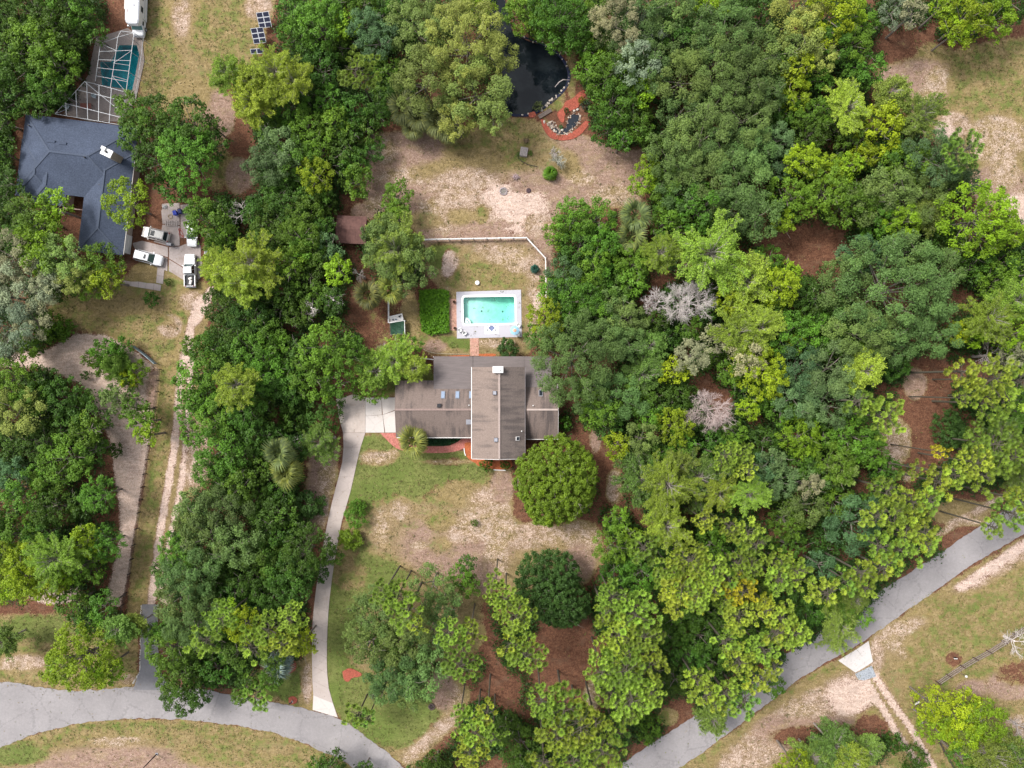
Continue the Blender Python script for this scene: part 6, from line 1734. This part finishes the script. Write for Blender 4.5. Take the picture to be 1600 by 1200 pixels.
# ------------------------------------------------------------------ fences
def rail_fence(name, label, pts, step, h, post, rails, mat, matr=None, pw=.10, rw=.05, rh=.14, cat='fence'):
    T = thing(name, label, cat, P(*pts[0])); inv = Matrix.Translation(T.location).inverted()
    w = [P(*p) for p in pts]; first = True
    def pt(m, n, mt):
        o = m.build(n, mt, T); o.matrix_parent_inverse = inv
    for a, b in zip(w, w[1:]):
        n = max(1, round((b - a).length / step))
        for i in range(n):
            p, q = a.lerp(b, i / n), a.lerp(b, (i + 1) / n)
            d = Vector((rnd.gauss(0, .02), rnd.gauss(0, .02), 0))
            pt(MB().box((p.x, p.y, h / 2), (post, post, h + .1), math.atan2((b - a).y, (b - a).x)), 'post', mat)
            for z in rails: pt(MB().bar((p.x, p.y, z + d.x), (q.x, q.y, z + d.y), rw, rh), 'rail', matr or mat)
    p = w[-1]; pt(MB().box((p.x, p.y, h / 2), (post, post, h + .1)), 'post', mat)
    return T

def fences():
    wf = simple('white_fence', (.74, .72, .70), .6, .08, 4)
    rail_fence('yard_fence', 'white rail fence crossing the back yard above the pool', [(664, 376), (740, 374.6), (822.5, 373.2), (852, 405), (852.4, 432), (853, 480)], 2.4, 1.25, .13, (.55, .85, 1.2), wf, rw=.11, rh=.10)
    rail_fence('white_rail', 'short white rail running from the bright palm to the chicken run', [(608.3, 466), (608.6, 505), (622, 502.6)], 2.2, 1.2, .12, (.4, .8, 1.15), wf, rw=.12, rh=.1)
    rail_fence('white_rail', 'short white rail joining the porch roof to the soft trees', [(645, 559), (662, 560.5), (678, 562)], 2.0, 1.2, .12, (.4, .8, 1.15), wf, rw=.12, rh=.1)
    fw = simple('dark_fence_wood', (.060, .048, .042), .9, .3, 5)
    rail_fence('field_fence', 'dark wire-and-post field fence between the pale sand and the grassy lane', [(251, 577), (248, 612), (242, 660), (236, 695), (229, 740), (220, 800), (212, 850), (205, 895), (199, 925), (191, 962)], 2.3, 1.25, .13, (.25, .55, .85, 1.15), fw, rw=.03, rh=.05)
    rail_fence('board_fence', 'short bluish board fence at the head of the field fence', [(211, 541), (228, 553), (246, 568.5)], 1.3, 1.3, .12, (.3, .6, .9, 1.2), simple('bluish_boards', (.24, .30, .33), .8, .2, 5), rw=.10, rh=.2)
    sr = simple('grey_split_rails', (.24, .19, .17), .9, .3, 5, .4)
    rail_fence('split_rail_fence', 'long three-rail wooden fence between the olive field and the far yard', [(1462, 1064), (1478, 1053), (1500, 1039), (1520, 1027), (1541, 1016), (1565, 1001), (1582, 989), (1608, 972), (1660, 938)], 2.7, 1.45, .17, (.4, .85, 1.3), simple('dark_posts', (.10, .065, .055), .9, .3, 5), sr, rw=.09, rh=.15)
    rail_fence('low_rail_fence', 'low dark rail line running through the far yard', [(1544, 1102), (1570, 1120), (1600, 1138), (1650, 1168)], 2.6, .9, .12, (.4, .8), fw, rw=.07, rh=.1)
    rail_fence('lane_fence', 'dark rail fence following the sandy two-track on the far side of the road', [(1462, 1152), (1474, 1175), (1490, 1202), (1530, 1270)], 2.6, 1.1, .13, (.4, .7, 1.0), fw, rw=.06, rh=.09)

# ------------------------------------------------------------------ garden: pond, mulch, stones
def garden():
    t = NT('pond_water'); v = t.pos()
    nm = t.bump(t.noise(v, 1.2, 3, .5), .05, .03)
    b = t.bsdf(t.mix(t.step(t.noise(v, .35, 3), .4, .7), (.006, .009, .012), (.016, .021, .024)), .04, nm, .5)
    b.inputs['IOR'].default_value = 1.33
    q = [P(*p) for p in smooth_line(POND + [POND[0]], 2)[:-1]]
    structure(MB().prism([(p.x, p.y) for p in q], -.9, -.30).build('pond', t.m))
    # liner and bank stones
    lin = MB(); K = len(q); cx = sum(p.x for p in q) / K; cy = sum(p.y for p in q) / K
    for i in range(K):
        a, c = q[i], q[(i + 1) % K]
        f = lambda p, d, z: (p.x + (p.x - cx) * d, p.y + (p.y - cy) * d, z)
        lin.add([f(a, -.02, -.32), f(a, .05, .05), f(c, .05, .05), f(c, -.02, -.32)], [(0, 1, 2, 3)])
    structure(lin.build('pond_liner', simple('navy_liner', (.012, .016, .045), .6, .3, 4)))
    st_pale = simple('pale_stones', (.50, .43, .36), .9, .35, 3, fine=.2); st_dark = simple('tan_stones', (.30, .23, .18), .9, .4, 3)
    m = MB()
    for x, y in [(845 + 22 * u, 172 - 22 * u) for u in (0, .1, .2, .3, .42, .55, .68, .8, .92)]:
        for k in range(2):
            p = P(x + rnd.gauss(0, 2), y + rnd.gauss(0, 2)); m.rock((p.x, p.y, .02), .10 + .12 * rnd.random())
    for i in range(60):
        u = rnd.random(); k = int(u * (K - 1)); p = q[k]
        x = 800 + p.x * PXM
        if x < 815: continue
        m.rock((p.x + rnd.gauss(.12, .12), p.y + rnd.gauss(0, .12), -.02), .08 + .12 * rnd.random())
    stuff(m.build('pond_stones', st_pale))
    red = simple('red_mulch', (.33, .085, .055), .95, .40, 5, .9, fine=.7)
    def patch(name, pts, mat, z=.07):
        qq = [P(*p) for p in smooth_line(pts + [pts[0]], 2)[:-1]]
        return structure(MB().prism([(p.x, p.y) for p in qq], -.05, z).build(name, mat))
    patch('mulch_bed', [(844.5,187),(848,200),(857,214),(868,219),(884,220),(900,216),(912,206),(922,192),(921,187),(914,189),(904,200),(892,208),(878,212),(866,208),(856,198),(850,186)], red)
    patch('mulch_bed', [(914,140),(917,147),(908,157),(905,167),(895,172),(882,178),(882,190),(878,193),(872,184),(870,176),(880,168),(883,158),(895,155),(904,144)], red, .075)
    patch('mulch_bed', [(826,177),(836,173),(838,183),(826,184)], red)
    w2 = simple('stream_water', (.012, .018, .026), .06, .3, 3, spec=.5)
    qq = [P(*p) for p in STREAM]; structure(MB().prism([(p.x, p.y) for p in qq], -.5, -.06).build('stream', w2))
    m, m2 = MB(), MB()
    per = smooth_line(STREAM + [STREAM[0]], 1)
    for i in range(170):
        k = rnd.randrange(len(per)); p = P(per[k][0] + rnd.gauss(0, 1.9), per[k][1] + rnd.gauss(0, 1.7))
        (m if rnd.random() < .22 else m2).rock((p.x, p.y, .05), .06 + .11 * rnd.random() ** 1.5)
    stuff(m.build('garden_stones', st_pale)); stuff(m2.build('garden_stones', st_dark))
    big = [((850.3, 190.5), 'white boulder at the outer end of the mulch garden'), ((866, 204.5), 'white boulder at the bend of the garden stream'), ((897, 173.5), 'pale boulder above the wider stream pool'), ((902.5, 171.5), 'pale boulder beside the mulch garden shrubs'), ((878.3, 203.5), 'white boulder in the middle of the garden stream')]
    for (x, y), lab in big:
        b = MB().rock((0, 0, .12), .24, .8).build('boulder', simple('boulder_white_%d' % int(x), (.52, .48, .42), .9, .2, 4)); b.location = P(x, y); tag(b, lab, 'boulder')
    # plank bridge
    a, c = P(842, 183.5), P(861, 172)
    T = thing('plank_bridge', 'little dark plank bridge at the end of the mulch garden', 'footbridge', a); inv = Matrix.Translation(a).inverted()
    d = (c - a).normalized(); s = Vector((-d.y, d.x, 0))
    for i in range(3):
        o = MB().bar(a + s * (.24 * (i - 1)) + Vector((0, 0, .2)), c + s * (.24 * (i - 1)) + Vector((0, 0, .2)), .21, .06).build('plank', WOODD, T); o.matrix_parent_inverse = inv
    for u in (.03, .97):
        p = a.lerp(c, u); o = MB().box((p.x, p.y, .09), (.12, .72, .16), math.atan2(d.y, d.x)).build('bearer', WOODD, T); o.matrix_parent_inverse = inv
    m = MB(); m.tube([P(867, 136, .1), P(874, 128, .5), P(880, 124.5, .7), P(890, 125, .2)], [.05, .07, .09, .07], 6); o = m.build('driftwood', DEADW); tag(o, 'pale bent branch reaching over the pond bank', 'branch')
    # garden shrubs
    for x, y, r, h, lab, col in ((840, 168, 9, .8, 'small olive bush by the pond end of the plank bridge', (.12, .15, .05, 1)), (885, 174, 5, .6, 'little green bush inside the red mulch curl', (.06, .11, .03, 1)), (908, 158, 6, .7, 'yellow-flecked bush at the mulch garden by the trees', (.20, .20, .02, 1)), (915, 166, 9, .9, 'dark bush between mulch garden and trees', (.05, .07, .04, 1)), (876, 199, 4, .4, 'bright water plant in the garden stream', (.07, .17, .06, 1)),
                               (812, 241, 4, .4, 'tiny green tuft by the curved hose', (.12, .20, .04, 1)), (829, 240, 4, .5, 'tiny green tuft beside the grey crate', (.12, .22, .03, 1))):
        cm, _ = lib('broad', 0, int(x) % 3); p = P(x, y); T = thing('bush', lab, 'bush', p); s = r / PXM / 1.6
        inst('foliage', cm, T, (0, 0, .05), (0, 0, x), (s, s, h / 1.3), col)
    # front garden: red brick walk, planting strip, mulch
    walk = brick_material('red_brick_walk', (.40, .115, .090), (.50, .185, .150), (.40, .22, .18))
    outer = [(594, 676.5), (606, 689), (616, 699), (630, 705), (660, 707.5), (690, 708), (712, 706), (728, 699), (737, 691), (739, 683)]
    inner = [(621, 676.5), (621.5, 684), (624, 690), (635, 695), (660, 697), (690, 697.5), (704, 696), (714, 691), (721, 686), (724, 683)]
    l, r = ribbon_pts(smooth_line(outer), smooth_line(inner), 40); m = MB(); vs = []
    for a, c in zip(l, r):
        A, C = P(*a), P(*c); vs += [(A.x, A.y, -.05), (A.x, A.y, .05), (C.x, C.y, .05), (C.x, C.y, -.05)]
    m.add(vs, [(4 * i + k, 4 * i + k + 1, 4 * i + 5 + k, 4 * i + 4 + k) for i in range(39) for k in range(3)])
    structure(m.build('brick_walk', walk))
    g = np.random.default_rng(5); N = 2600
    x = 664 + 58 * g.random(N); y = 685 + 11 * g.random(N); ok = in_poly(x, y, [(660,683),(724,683),(714,690),(703,695),(690,696.5),(660,696)]); x = x[ok]; y = y[ok]; n = len(x)
    pos = np.stack([(x - 800) / PXM, (600 - y) / PXM, .10 + .3 * g.random(n)], 1)
    v, f = leaf_quads(pos, unit(g.normal(size=(n, 3)) * .7 + np.array([0, 0, .6])), .30 * (.6 + .8 * g.random(n)), .3, g)
    o = stuff(inst('border_grass', np_mesh('border_grass', v, f, FINE, {'tint': ('FLOAT', np.repeat(g.random(n), 4))}), color=(.028, .085, .030, 1)))
    org = simple('orange_mulch', (.40, .115, .045), .95, .35, 5, .9, fine=.35)
    patch('mulch_bed', [(726,692),(738,690),(741,716),(752,720),(748,726),(732,718),(726,708)], org)
    patch('mulch_bed', [(776,716),(800,716),(801,733),(776,734),(745,729),(742,718)], org, .06)
    patch('mulch_bed', [(535,1049),(546,1043),(556,1047),(567,1053),(561,1058),(550,1058),(545,1066),(537,1063)], red)
    patch('mulch_bed', [(446,1040),(458,1030),(464,1038),(462,1048),(450,1054),(442,1050)], red)
    patch('mulch_bed', [(451,1090),(457,1087),(464,1090),(465,1097),(458,1101),(451,1099)], red)
    patch('mulch_bed', [(700,556),(734,554),(734,557),(716,559)], org, .05); patch('mulch_bed', [(748,553),(775,552),(775,557),(748,557)], org, .05)
    # white edging blocks
    for pts, lab in (([(725, 700), (726, 708), (727.5, 712)], 'white edging board on end at the corner of the orange mulch'), ([(771, 734), (790, 735)], 'white edging along the orange mulch under the front gable')):
        q = [P(*p, .12) for p in pts]; m = MB()
        for a, c in zip(q, q[1:]): m.bar(a, c, .14, .16)
        tag(m.build('garden_edging', WHITE), lab, 'edging')
    # garden hose / wire lines
    m = MB(); m.tube([P(659, 544, .06), P(668, 549, .06), P(680, 552, .06), P(700, 553, .06), P(733, 553.5, .06)], .045, 5); tag(m.build('garden_hose', simple('tan_hose', (.42, .36, .27), .7)), 'tan hose lying along the back porch roof edge', 'hose')
    m = MB(); m.tube([P(808, 240, .06), P(810, 247, .06), P(815, 252, .06), P(824, 257, .06), P(840, 260.5, .06)], .06, 5); tag(m.build('garden_hose', simple('dark_hose', (.06, .045, .04), .7)), 'dark curved hose running from the grey crate toward the palmetto', 'hose')

# ------------------------------------------------------------------ yard things
def yard():
    # shed
    p = P(548, 358, 2.6); T = thing('shed', 'little shed with a rust-red roof half under the boundary trees', 'shed', (p.x, p.y, 0), R(-3))
    MB().box((0, 0, 1.1), (4.6, 4.0, 2.2)).build('wall', simple('shed_boards', (.14, .09, .07), .9, .3, 4), T)
    rr_ = simple('rust_roof', (.125, .062, .052), .8, .3, 2.5, .2)
    for s in (-1, 1):
        for i in range(6):
            x = -2.55 + .85 * i + .425
            m = MB(); slopes(m, (x - .42, s * 2.35, 2.15), (x + .42, s * 2.35, 2.15), (x + .42, 0, 2.75 + .004 * (i % 2)), (x - .42, 0, 2.75 + .004 * (i % 2)), .05) if s < 0 else slopes(m, (x + .42, s * 2.35, 2.15), (x - .42, s * 2.35, 2.15), (x - .42, 0, 2.75 + .004 * (i % 2)), (x + .42, 0, 2.75 + .004 * (i % 2)), .05)
            m.build('roof_panel', rr_, T)
    MB().box((0, -2.03, .95), (.9, .06, 1.9)).build('door', simple('shed_door', (.10, .06, .05), .9), T)
    # chicken run: white frame, dark green cover
    T = thing('chicken_run', 'small pen with a dark green cover and white frame below the bright palm', 'pen', P(621, 512)); inv = Matrix.Translation(T.location).inverted()
    def pt(m, n, mt):
        o = m.build(n, mt, T); o.matrix_parent_inverse = inv
    c = [P(609, 504.5, 1.2), P(632, 500.5, 1.2), P(632.6, 522, 1.2), P(610, 523, 1.2)]
    for i in range(4): pt(MB().bar(c[i], (c[i].x, c[i].y, 0), .09), 'post', WHITE)
    pt(MB().bar(c[0], c[1], .12), 'rail', WHITE); pt(MB().bar(c[1], c[2], .10), 'rail', WHITE); pt(MB().bar(c[2], c[3], .07), 'rail', WOODD); pt(MB().bar(c[3], c[0], .07), 'rail', WOODD)
    gr = simple('green_tarp', (.018, .060, .032), .7, .4, 3)
    n = 8; vs = []; fs = []
    for i in range(n + 1):
        for j in range(n + 1):
            a = c[0].lerp(c[1], i / n); b = c[3].lerp(c[2], i / n); q = a.lerp(b, j / n); sag = math.sin(PI * i / n) * math.sin(PI * j / n)
            vs.append((q.x, q.y, 1.18 - .22 * sag + rnd.gauss(0, .03)))
    for i in range(n):
        for j in range(n): fs.append((i * (n + 1) + j, (i + 1) * (n + 1) + j, (i + 1) * (n + 1) + j + 1, i * (n + 1) + j + 1))
    pt(MB().add(vs, fs), 'cover', gr)
    T = thing('garden_bench', 'white bench covered with small clutter against the pen', 'bench', P(620.5, 497.5), R(13)); 
    for i in range(4): MB().box((0, -.42 + .28 * i, .78), (2.3, .25, .05)).build('board', WHITE, T)
    for x in (-1, 1):
        for y in (-.4, .4): MB().box((x, y, .38), (.09, .09, .76)).build('leg', WHITE, T)
    for k, (x, y, s, col, lab) in enumerate(((-.6, -.2, .22, (.10, .12, .16), 'dark pot on the white bench, first from the white rail'), (-.1, -.25, .2, (.20, .26, .34), 'blue-grey pot in the middle of the white bench'), (.6, .1, .26, (.04, .04, .05), 'black pot at the far end of the white bench'), (.85, .25, .16, (.12, .10, .10), 'small brown pot at the end corner of the white bench'))):
        q = T.matrix_basis @ Vector((x, y, .81)); m = MB(); m.ring((0, 0), s * .45, s * .6, 0, s * 1.2, 10); m.cyl((0, 0), s * .5, s * .5, 0, s * .9, 10); o = m.build('flower_pot', simple('pot_%d' % k, col, .7)); o.location = q; tag(o, lab, 'pot')
    m = MB(); m.bar(P(617.5, 537.5, .6), P(630.5, 536.8, .6), .1, .1); m.bar(P(617.5, 537.5, .6), P(617.5, 537.5, 0), .09); m.bar(P(630.5, 536.8, .6), P(630.5, 536.8, 0), .09); m.bar(P(617.5, 537.5, .6), P(618, 524, .6), .07); tag(m.build('pipe_frame', WHITE), 'white pipe frame lying below the green pen', 'frame')
    # vine bed: a square of bright low vines
    g = np.random.default_rng(9); N = 26000
    x = 655 + 45 * g.random(N); y = 452 + 69 * g.random(N)
    ok = in_poly(x, y, [(656,454),(690,452),(699,455),(700,518),(668,521),(659,516),(657,490)]) ; x, y = x[ok] + g.normal(size=ok.sum()) * 1.3, y[ok] + g.normal(size=ok.sum()) * 1.3; n = len(x)
    hc = g.random((30, 40)); hh = .55 + .5 * hc[((x - 655) / 3.3 + .4 * np.sin(y)).astype(int) % 30, ((y - 452) / 3.1 + .4 * np.sin(x)).astype(int) % 40]
    pos = np.stack([(x - 800) / PXM * .99, (600 - y) / PXM * .99, hh * (.45 + .6 * g.random(n))], 1)
    v, f = leaf_quads(pos, unit(g.normal(size=(n, 3)) * .5 + np.array([0, 0, .9])), .22 * (.6 + .8 * g.random(n)), .7, g)
    cl = g.random((24, 36)); tint = np.clip(.15 + .5 * cl[((x - 655) / 2).astype(int) % 24, ((y - 452) / 2).astype(int) % 36] + g.random(n) * .4, 0, 1)
    stuff(inst('vine_bed', np_mesh('vine_bed', v, f, LEAF, {'tint': ('FLOAT', np.repeat(tint, 4))}), color=(.095, .225, .012, 1)))
    # lawn disc
    T = thing('lawn_disc', 'white round lid standing on the grass above the pool', 'lid', P(746, 442.2))
    MB().cyl((0, 0), .36, .36, 0, .30, 24).build('drum', OFFW, T); MB().cyl((0, 0), .39, .30, .30, .38, 24).build('lid', WHITE, T)
    # bare yard odds and ends
    T = thing('crate', 'grey weathered crate in the bare yard beside the curved hose', 'crate', P(818.5, 238.5), R(-10))
    gw = simple('bleached_boards', (.36, .31, .29), .9, .3, 5, .4)
    for i in range(5): MB().box((-.5 + .25 * i, 0, .62), (.22, 1.5, .05)).build('board', gw, T)
    for s in (-1, 1): MB().box((s * .62, 0, .3), (.05, 1.5, .56)).build('side', gw, T); MB().box((0, s * .74, .3), (1.2, .05, .56)).build('end', gw, T)
    def pile(px, py, r, n, lab, mat, name='brush_pile', cat='brush'):
        m = MB()
        for k in range(n):
            a = rnd.random() * 6.28; q = rnd.random() * r * .5; c = P(px, py) + Vector((q * math.cos(a), q * math.sin(a), .08 + .3 * rnd.random())); b = rnd.random() * 6.28; l = r * (.4 + .7 * rnd.random())
            d = Vector((l * math.cos(b), l * math.sin(b), .2 * rnd.random() - .1)); m.tube([c - d * .5, c + Vector((0, 0, .06)), c + d * .5], [.035, .045, .02], 4)
        tag(m.build(name, mat), lab, cat)
    pile(806, 277, .9, 46, 'pinkish pile of cut sticks at the end of a dark hose', simple('cut_sticks', (.34, .25, .25), .9, .3, 5))
    pile(822, 220, .8, 40, 'brown brush heap by the lower edge of the red mulch', simple('brown_brush', (.17, .12, .07), .9, .3, 5))
    pile(374, 80, .1, 1, 'stray stick', DEADW) if False else None
    for x, y, r0, r1, lab in ((786.5, 299, .45, .68, 'round stone fire ring in the sandy yard'), (674.5, 1104, .30, .55, 'dark fire ring on the lower lawn near the fresh pine')):
        T = thing('fire_ring', lab, 'fire ring', P(x, y))
        n = 12; sm = simple('ring_stone_%d' % int(x), (.34, .29, .29) if y < 400 else (.10, .07, .065), .9, .3, 4)
        for k in range(n):
            a = 2 * PI * k / n; MB().rock((r1 * .85 * math.cos(a), r1 * .85 * math.sin(a), .08), .17, .9).build('stone', sm, T)
        MB().cyl((0, 0), r0, r0, 0, .05, 16).build('ash', simple('ash_%d' % int(x), (.20, .18, .16) if y < 400 else (.05, .04, .04), .95, .4, 6), T)
    m = MB(); m.rock((0, 0, .05), .5, .3); o = m.build('stump', simple('charred_wood', (.07, .045, .05), .95, .4, 5)); o.location = P(826, 297.5); tag(o, 'dark charred stump in the pale sand near the fire ring', 'stump')
    # items by the cars
    for x, y, col, lab in ((277, 334.5, (.015, .045, .42), 'bright blue wheeled bin at the end of the drive'), (284.5, 332, (.010, .018, .13), 'navy wheeled bin beside the bright blue one')):
        T = thing('wheeled_bin', lab, 'bin', P(x, y), .3); mt = simple('bin_%d' % int(x), col, .5, .1, 4)
        MB().loft([[(-.24, -.28, .08), (.24, -.28, .08), (.24, .26, .08), (-.24, .26, .08)], [(-.32, -.36, .95), (.32, -.36, .95), (.32, .34, .95), (-.32, .34, .95)]]).build('body', mt, T)
        MB().loft([[(-.34, -.38, .95), (.34, -.38, .95), (.34, .40, .95), (-.34, .40, .95)], [(-.28, -.30, 1.05), (.28, -.30, 1.05), (.28, .34, 1.05), (-.28, .34, 1.05)]]).build('lid', mt, T)
        MB().bar((-.26, .44, .98), (.26, .44, .98), .05).build('handle', BLACK, T)
        for s in (-1, 1): wheel(T, s * .0 + .26 * s, .30, .10, .06)
    T = thing('pallet', 'grey wooden pallet lying on the concrete behind the silver-beige SUV', 'pallet', P(268.5, 349.3), head(20, 1))
    for i in range(7): MB().box((-.95 + .317 * i, 0, .17), (.2, 1.0, .03)).build('slat', gw, T)
    for y in (-.45, 0, .45): MB().box((0, y, .09), (2.1, .1, .12)).build('bearer', gw, T)
    T = thing('hoop', 'rusty round hoop on the concrete between pallet and bins', 'hoop', P(266.5, 338.5)); MB().ring((0, 0), .30, .38, .06, .14, 20).build('rim', simple('rusty_hoop', (.34, .26, .16), .8, .3, 6), T)
    T = thing('barbecue_grill', 'black barbecue grill on the concrete between the two SUVs', 'grill', P(268.5, 383.3), R(-10))
    MB().box((0, 0, .8), (.85, .55, .25)).build('firebox', BLACK, T); MB().loft([[(-.42, -.27, .93), (.42, -.27, .93), (.42, .27, .93), (-.42, .27, .93)], [(-.42, -.1, 1.16), (.42, -.1, 1.16), (.42, .1, 1.16), (-.42, .1, 1.16)]]).build('hood', METALG, T)
    MB().box((.62, 0, .9), (.38, .45, .04)).build('side_shelf', BLACK, T)
    for x in (-.36, .36):
        for y in (-.2, .2): MB().box((x, y, .34), (.05, .05, .68)).build('leg', BLACK, T)
    m = MB()
    for k in range(3): m.tube([P(283 + 3 * math.cos(a) * (1 + .2 * k), 364 + 7 * math.sin(a * 1.0 + k), .07 + .02 * k) for a in [i * .5 for i in range(13)]], .035, 4)
    tag(m.build('extension_cord', simple('red_cord', (.36, .06, .04), .7)), 'tangled red cord on the concrete beside the white sedan', 'cord')
    pile(258, 323, .8, 26, 'clutter of grey scrap at the top of the concrete drive', simple('grey_scrap', (.40, .40, .40), .7, .4, 5), 'scrap_pile', 'scrap')
    T = thing('utility_trailer', 'small dark trailer in the grass beyond the pickup, under trees', 'trailer', P(329, 397), R(-15)); 
    MB().box((0, 0, .55), (1.7, .9, .08)).build('deck', METALG, T); MB().bar((.85, 0, .5), (1.7, 0, .45), .08).build('tow_bar', BLACK, T)
    for s in (-1, 1): wheel(T, 0, s * .52, .27, .16)
    # blue barrel, junk by the woods at the top left
    T = thing('blue_barrel', 'bright blue barrel at the edge of the woods above the bluish oaks', 'barrel', P(412.5, 215.5)); mb_ = simple('barrel_blue', (.015, .14, .50), .5)
    MB().cyl((0, 0), .32, .32, 0, .85, 14).build('drum', mb_, T); MB().ring((0, 0), .28, .33, .85, .90, 14).build('rim', mb_, T)
    T = thing('junk_trailer', 'dark slatted cart piled with pale bundles under the lime trees', 'cart', P(416.5, 164), R(-52))
    for i in range(4): MB().box((0, -.45 + .3 * i, .6), (1.9, .26, .05)).build('board', WOODD, T)
    for s in (-1, 1): wheel(T, 0, s * .7, .32, .14)
    for k, (x, y, lab) in enumerate(((-.2, .3, 'pale bundle on the dark cart, first from the lawn'), (.45, .1, 'pale bundle on the dark cart, deeper toward the woods'))):
        o = MB().rock((0, 0, .2), .38, .8).build('bundle', simple('bundle_%d' % k, (.55, .52, .56), .9, .2, 5)); o.location = T.matrix_basis @ Vector((x, y, .62)); tag(o, lab, 'bundle')
    # mailbox in its red ring
    T = thing('mailbox', 'black-and-white mailbox on a post in the small red mulch ring by the road', 'mailbox', P(457, 1094), R(30))
    MB().box((0, 0, .55), (.11, .11, 1.1)).build('post', WHITE, T); MB().box((.1, 0, 1.06), (.75, .12, .07)).build('arm', WHITE, T)
    bx = MB(); bx.loft([[(x, -.12, 1.10), (x, .12, 1.10), (x, .12, 1.25), (x, .06, 1.32), (x, -.06, 1.32), (x, -.12, 1.25)] for x in (-.18, .42)]); bx.build('box', BLACK, T)
    MB().box((.43, 0, 1.2), (.02, .2, .2)).build('door', WHITE, T); MB().box((.2, .13, 1.28), (.16, .02, .08)).build('flag', simple('red_flag', (.5, .03, .03), .6), T)
    for x, y, lab in ((1426.5, 1093.5, 'dark roadside box with a pale lid beside the yellow-green tree, first from the road'), (1431.5, 1125, 'dark roadside box beside the yellow-green tree, nearer the sandy two-track')):
        T = thing('post_box', lab, 'box', P(x, y), R(25)); MB().box((0, 0, .5), (.1, .1, 1.0)).build('post', WOODD, T); MB().box((0, 0, 1.12), (.9, .45, .32)).build('box', BLACK, T); MB().box((0, .05, 1.29), (.92, .3, .03)).build('lid', OFFW, T)
    T = thing('yard_light', 'pale round fixture on the split rail fence', 'lamp', P(1501, 1051.5)); MB().cyl((0, 0), .05, .05, 0, 1.5, 8).build('post', WOODD, T); MB().cyl((0, 0), .24, .15, 1.5, 1.62, 14).build('shade', OFFW, T)
    T = thing('spigot_stand', 'little stand with two pale caps on the brown patch by the split rail fence', 'stand', P(1491, 1027.5)); 
    for x in (-.16, .16): MB().cyl((x, 0), .13, .10, .35, .5, 10).build('cap', WHITE, T)
    MB().box((0, .1, .25), (.5, .08, .5)).build('board', BLACK, T)
    T = thing('street_pole', 'dark leaning pole with a flat head on the grass island below the road', 'pole', P(245, 1178))
    MB().tube([(0, 0, 0), (0, 0, 4.6)], [.11, .08], 8).build('shaft', simple('pole_brown', (.045, .03, .03), .8), T); MB().box((0, 0, .05), (.42, .42, .1)).build('base_plate', METALG, T)
    for x, y, lab in ((742, 1078, 'slim bare pole on the straw, first from the fire ring'), (752, 1088, 'slim bare pole on the straw, second from the fire ring')):
        pass

def leaf_litter():
    """fallen leaves and needles blown along the road edges, drives and roofs' feet"""
    g = np.random.default_rng(51); N = 24000
    x = g.random(N) * 1600; y = g.random(N) * 1200
    lines = [([(0,1066),(60,1074),(110,1080),(210,1072),(353,1085),(460,1104),(532,1123),(600,1172),(640,1205)], 9), ([(0,1169),(100,1133),(200,1122),(380,1133),(470,1157),(556,1203)], 6), ([(955,1203),(1100,1108),(1200,1040),(1300,975),(1400,908),(1500,843),(1600,778)], 14), ([(1055,1203),(1200,1098),(1300,1030),(1390,973),(1490,903),(1600,834)], 6), ([(553,690),(520,800),(500,920),(499,1080)], 16), ([(549,648),(590,648)], 26), ([(265,345),(265,400)], 34)]
    ok = np.zeros(N, bool)
    for pts, w in lines: ok |= np.abs(seg_dist(x, y, pts, False) + g.normal(size=N) * w * .35) < w * .8
    x = x[ok]; y = y[ok]; n = len(x)
    pos = np.stack([(x - 800) / PXM, (600 - y) / PXM, .075 + .02 * g.random(n)], 1)
    v, f = leaf_quads(pos, unit(g.normal(size=(n, 3)) * .25 + np.array([0, 0, 1.])), .16 * (.5 + g.random(n)), .45, g)
    stuff(inst('leaf_litter', np_mesh('leaf_litter', v, f, FINE, {'tint': ('FLOAT', np.repeat(g.random(n), 4))}), color=(.24, .18, .10, 1)))

vehicles()
leaf_litter()
solar()
fences()
garden()
yard()

# ------------------------------------------------------------------ repeats share a group phrase
GROUPS = {'oak_tree': 'oak trees of the woods', 'leafy_tree': 'leafy green trees of the woods', 'shade_tree': 'dark green trees of the woods', 'feathery_tree': 'feathery trees with fine leaves', 'pine_tree': 'tufted pines along the roads',
          'bush': 'bushes in the yards', 'palm_tree': 'fan palms round the house', 'palmetto': 'palmettos', 'bare_tree': 'leafless grey trees', 'bare_bush': 'leafless low brush', 'parked_suv': 'SUVs parked on the concrete drive',
          'patio_chair': 'patio chairs by the pools', 'planter': 'planters on the brick patio', 'solar_panel_array': 'solar panel arrays on the lawn', 'white_rail': 'short white rails', 'boulder': 'pale boulders of the mulch garden',
          'fire_ring': 'fire rings', 'wheeled_bin': 'wheeled bins on the drive', 'flower_pot': 'pots on the white bench', 'post_box': 'roadside boxes', 'garden_hose': 'hoses on the ground', 'garden_edging': 'white garden edging',
          'cargo_box': 'white boxes in the truck bed', 'bundle': 'bundles on the dark cart', 'brush_pile': 'brush piles in the back yard', 'patio_table': 'patio tables'}
for _o in scene.objects:
    if _o.parent is None and 'category' in _o:
        _b = _o.name.split('.')[0]
        if _b in GROUPS: _o['group'] = GROUPS[_b]
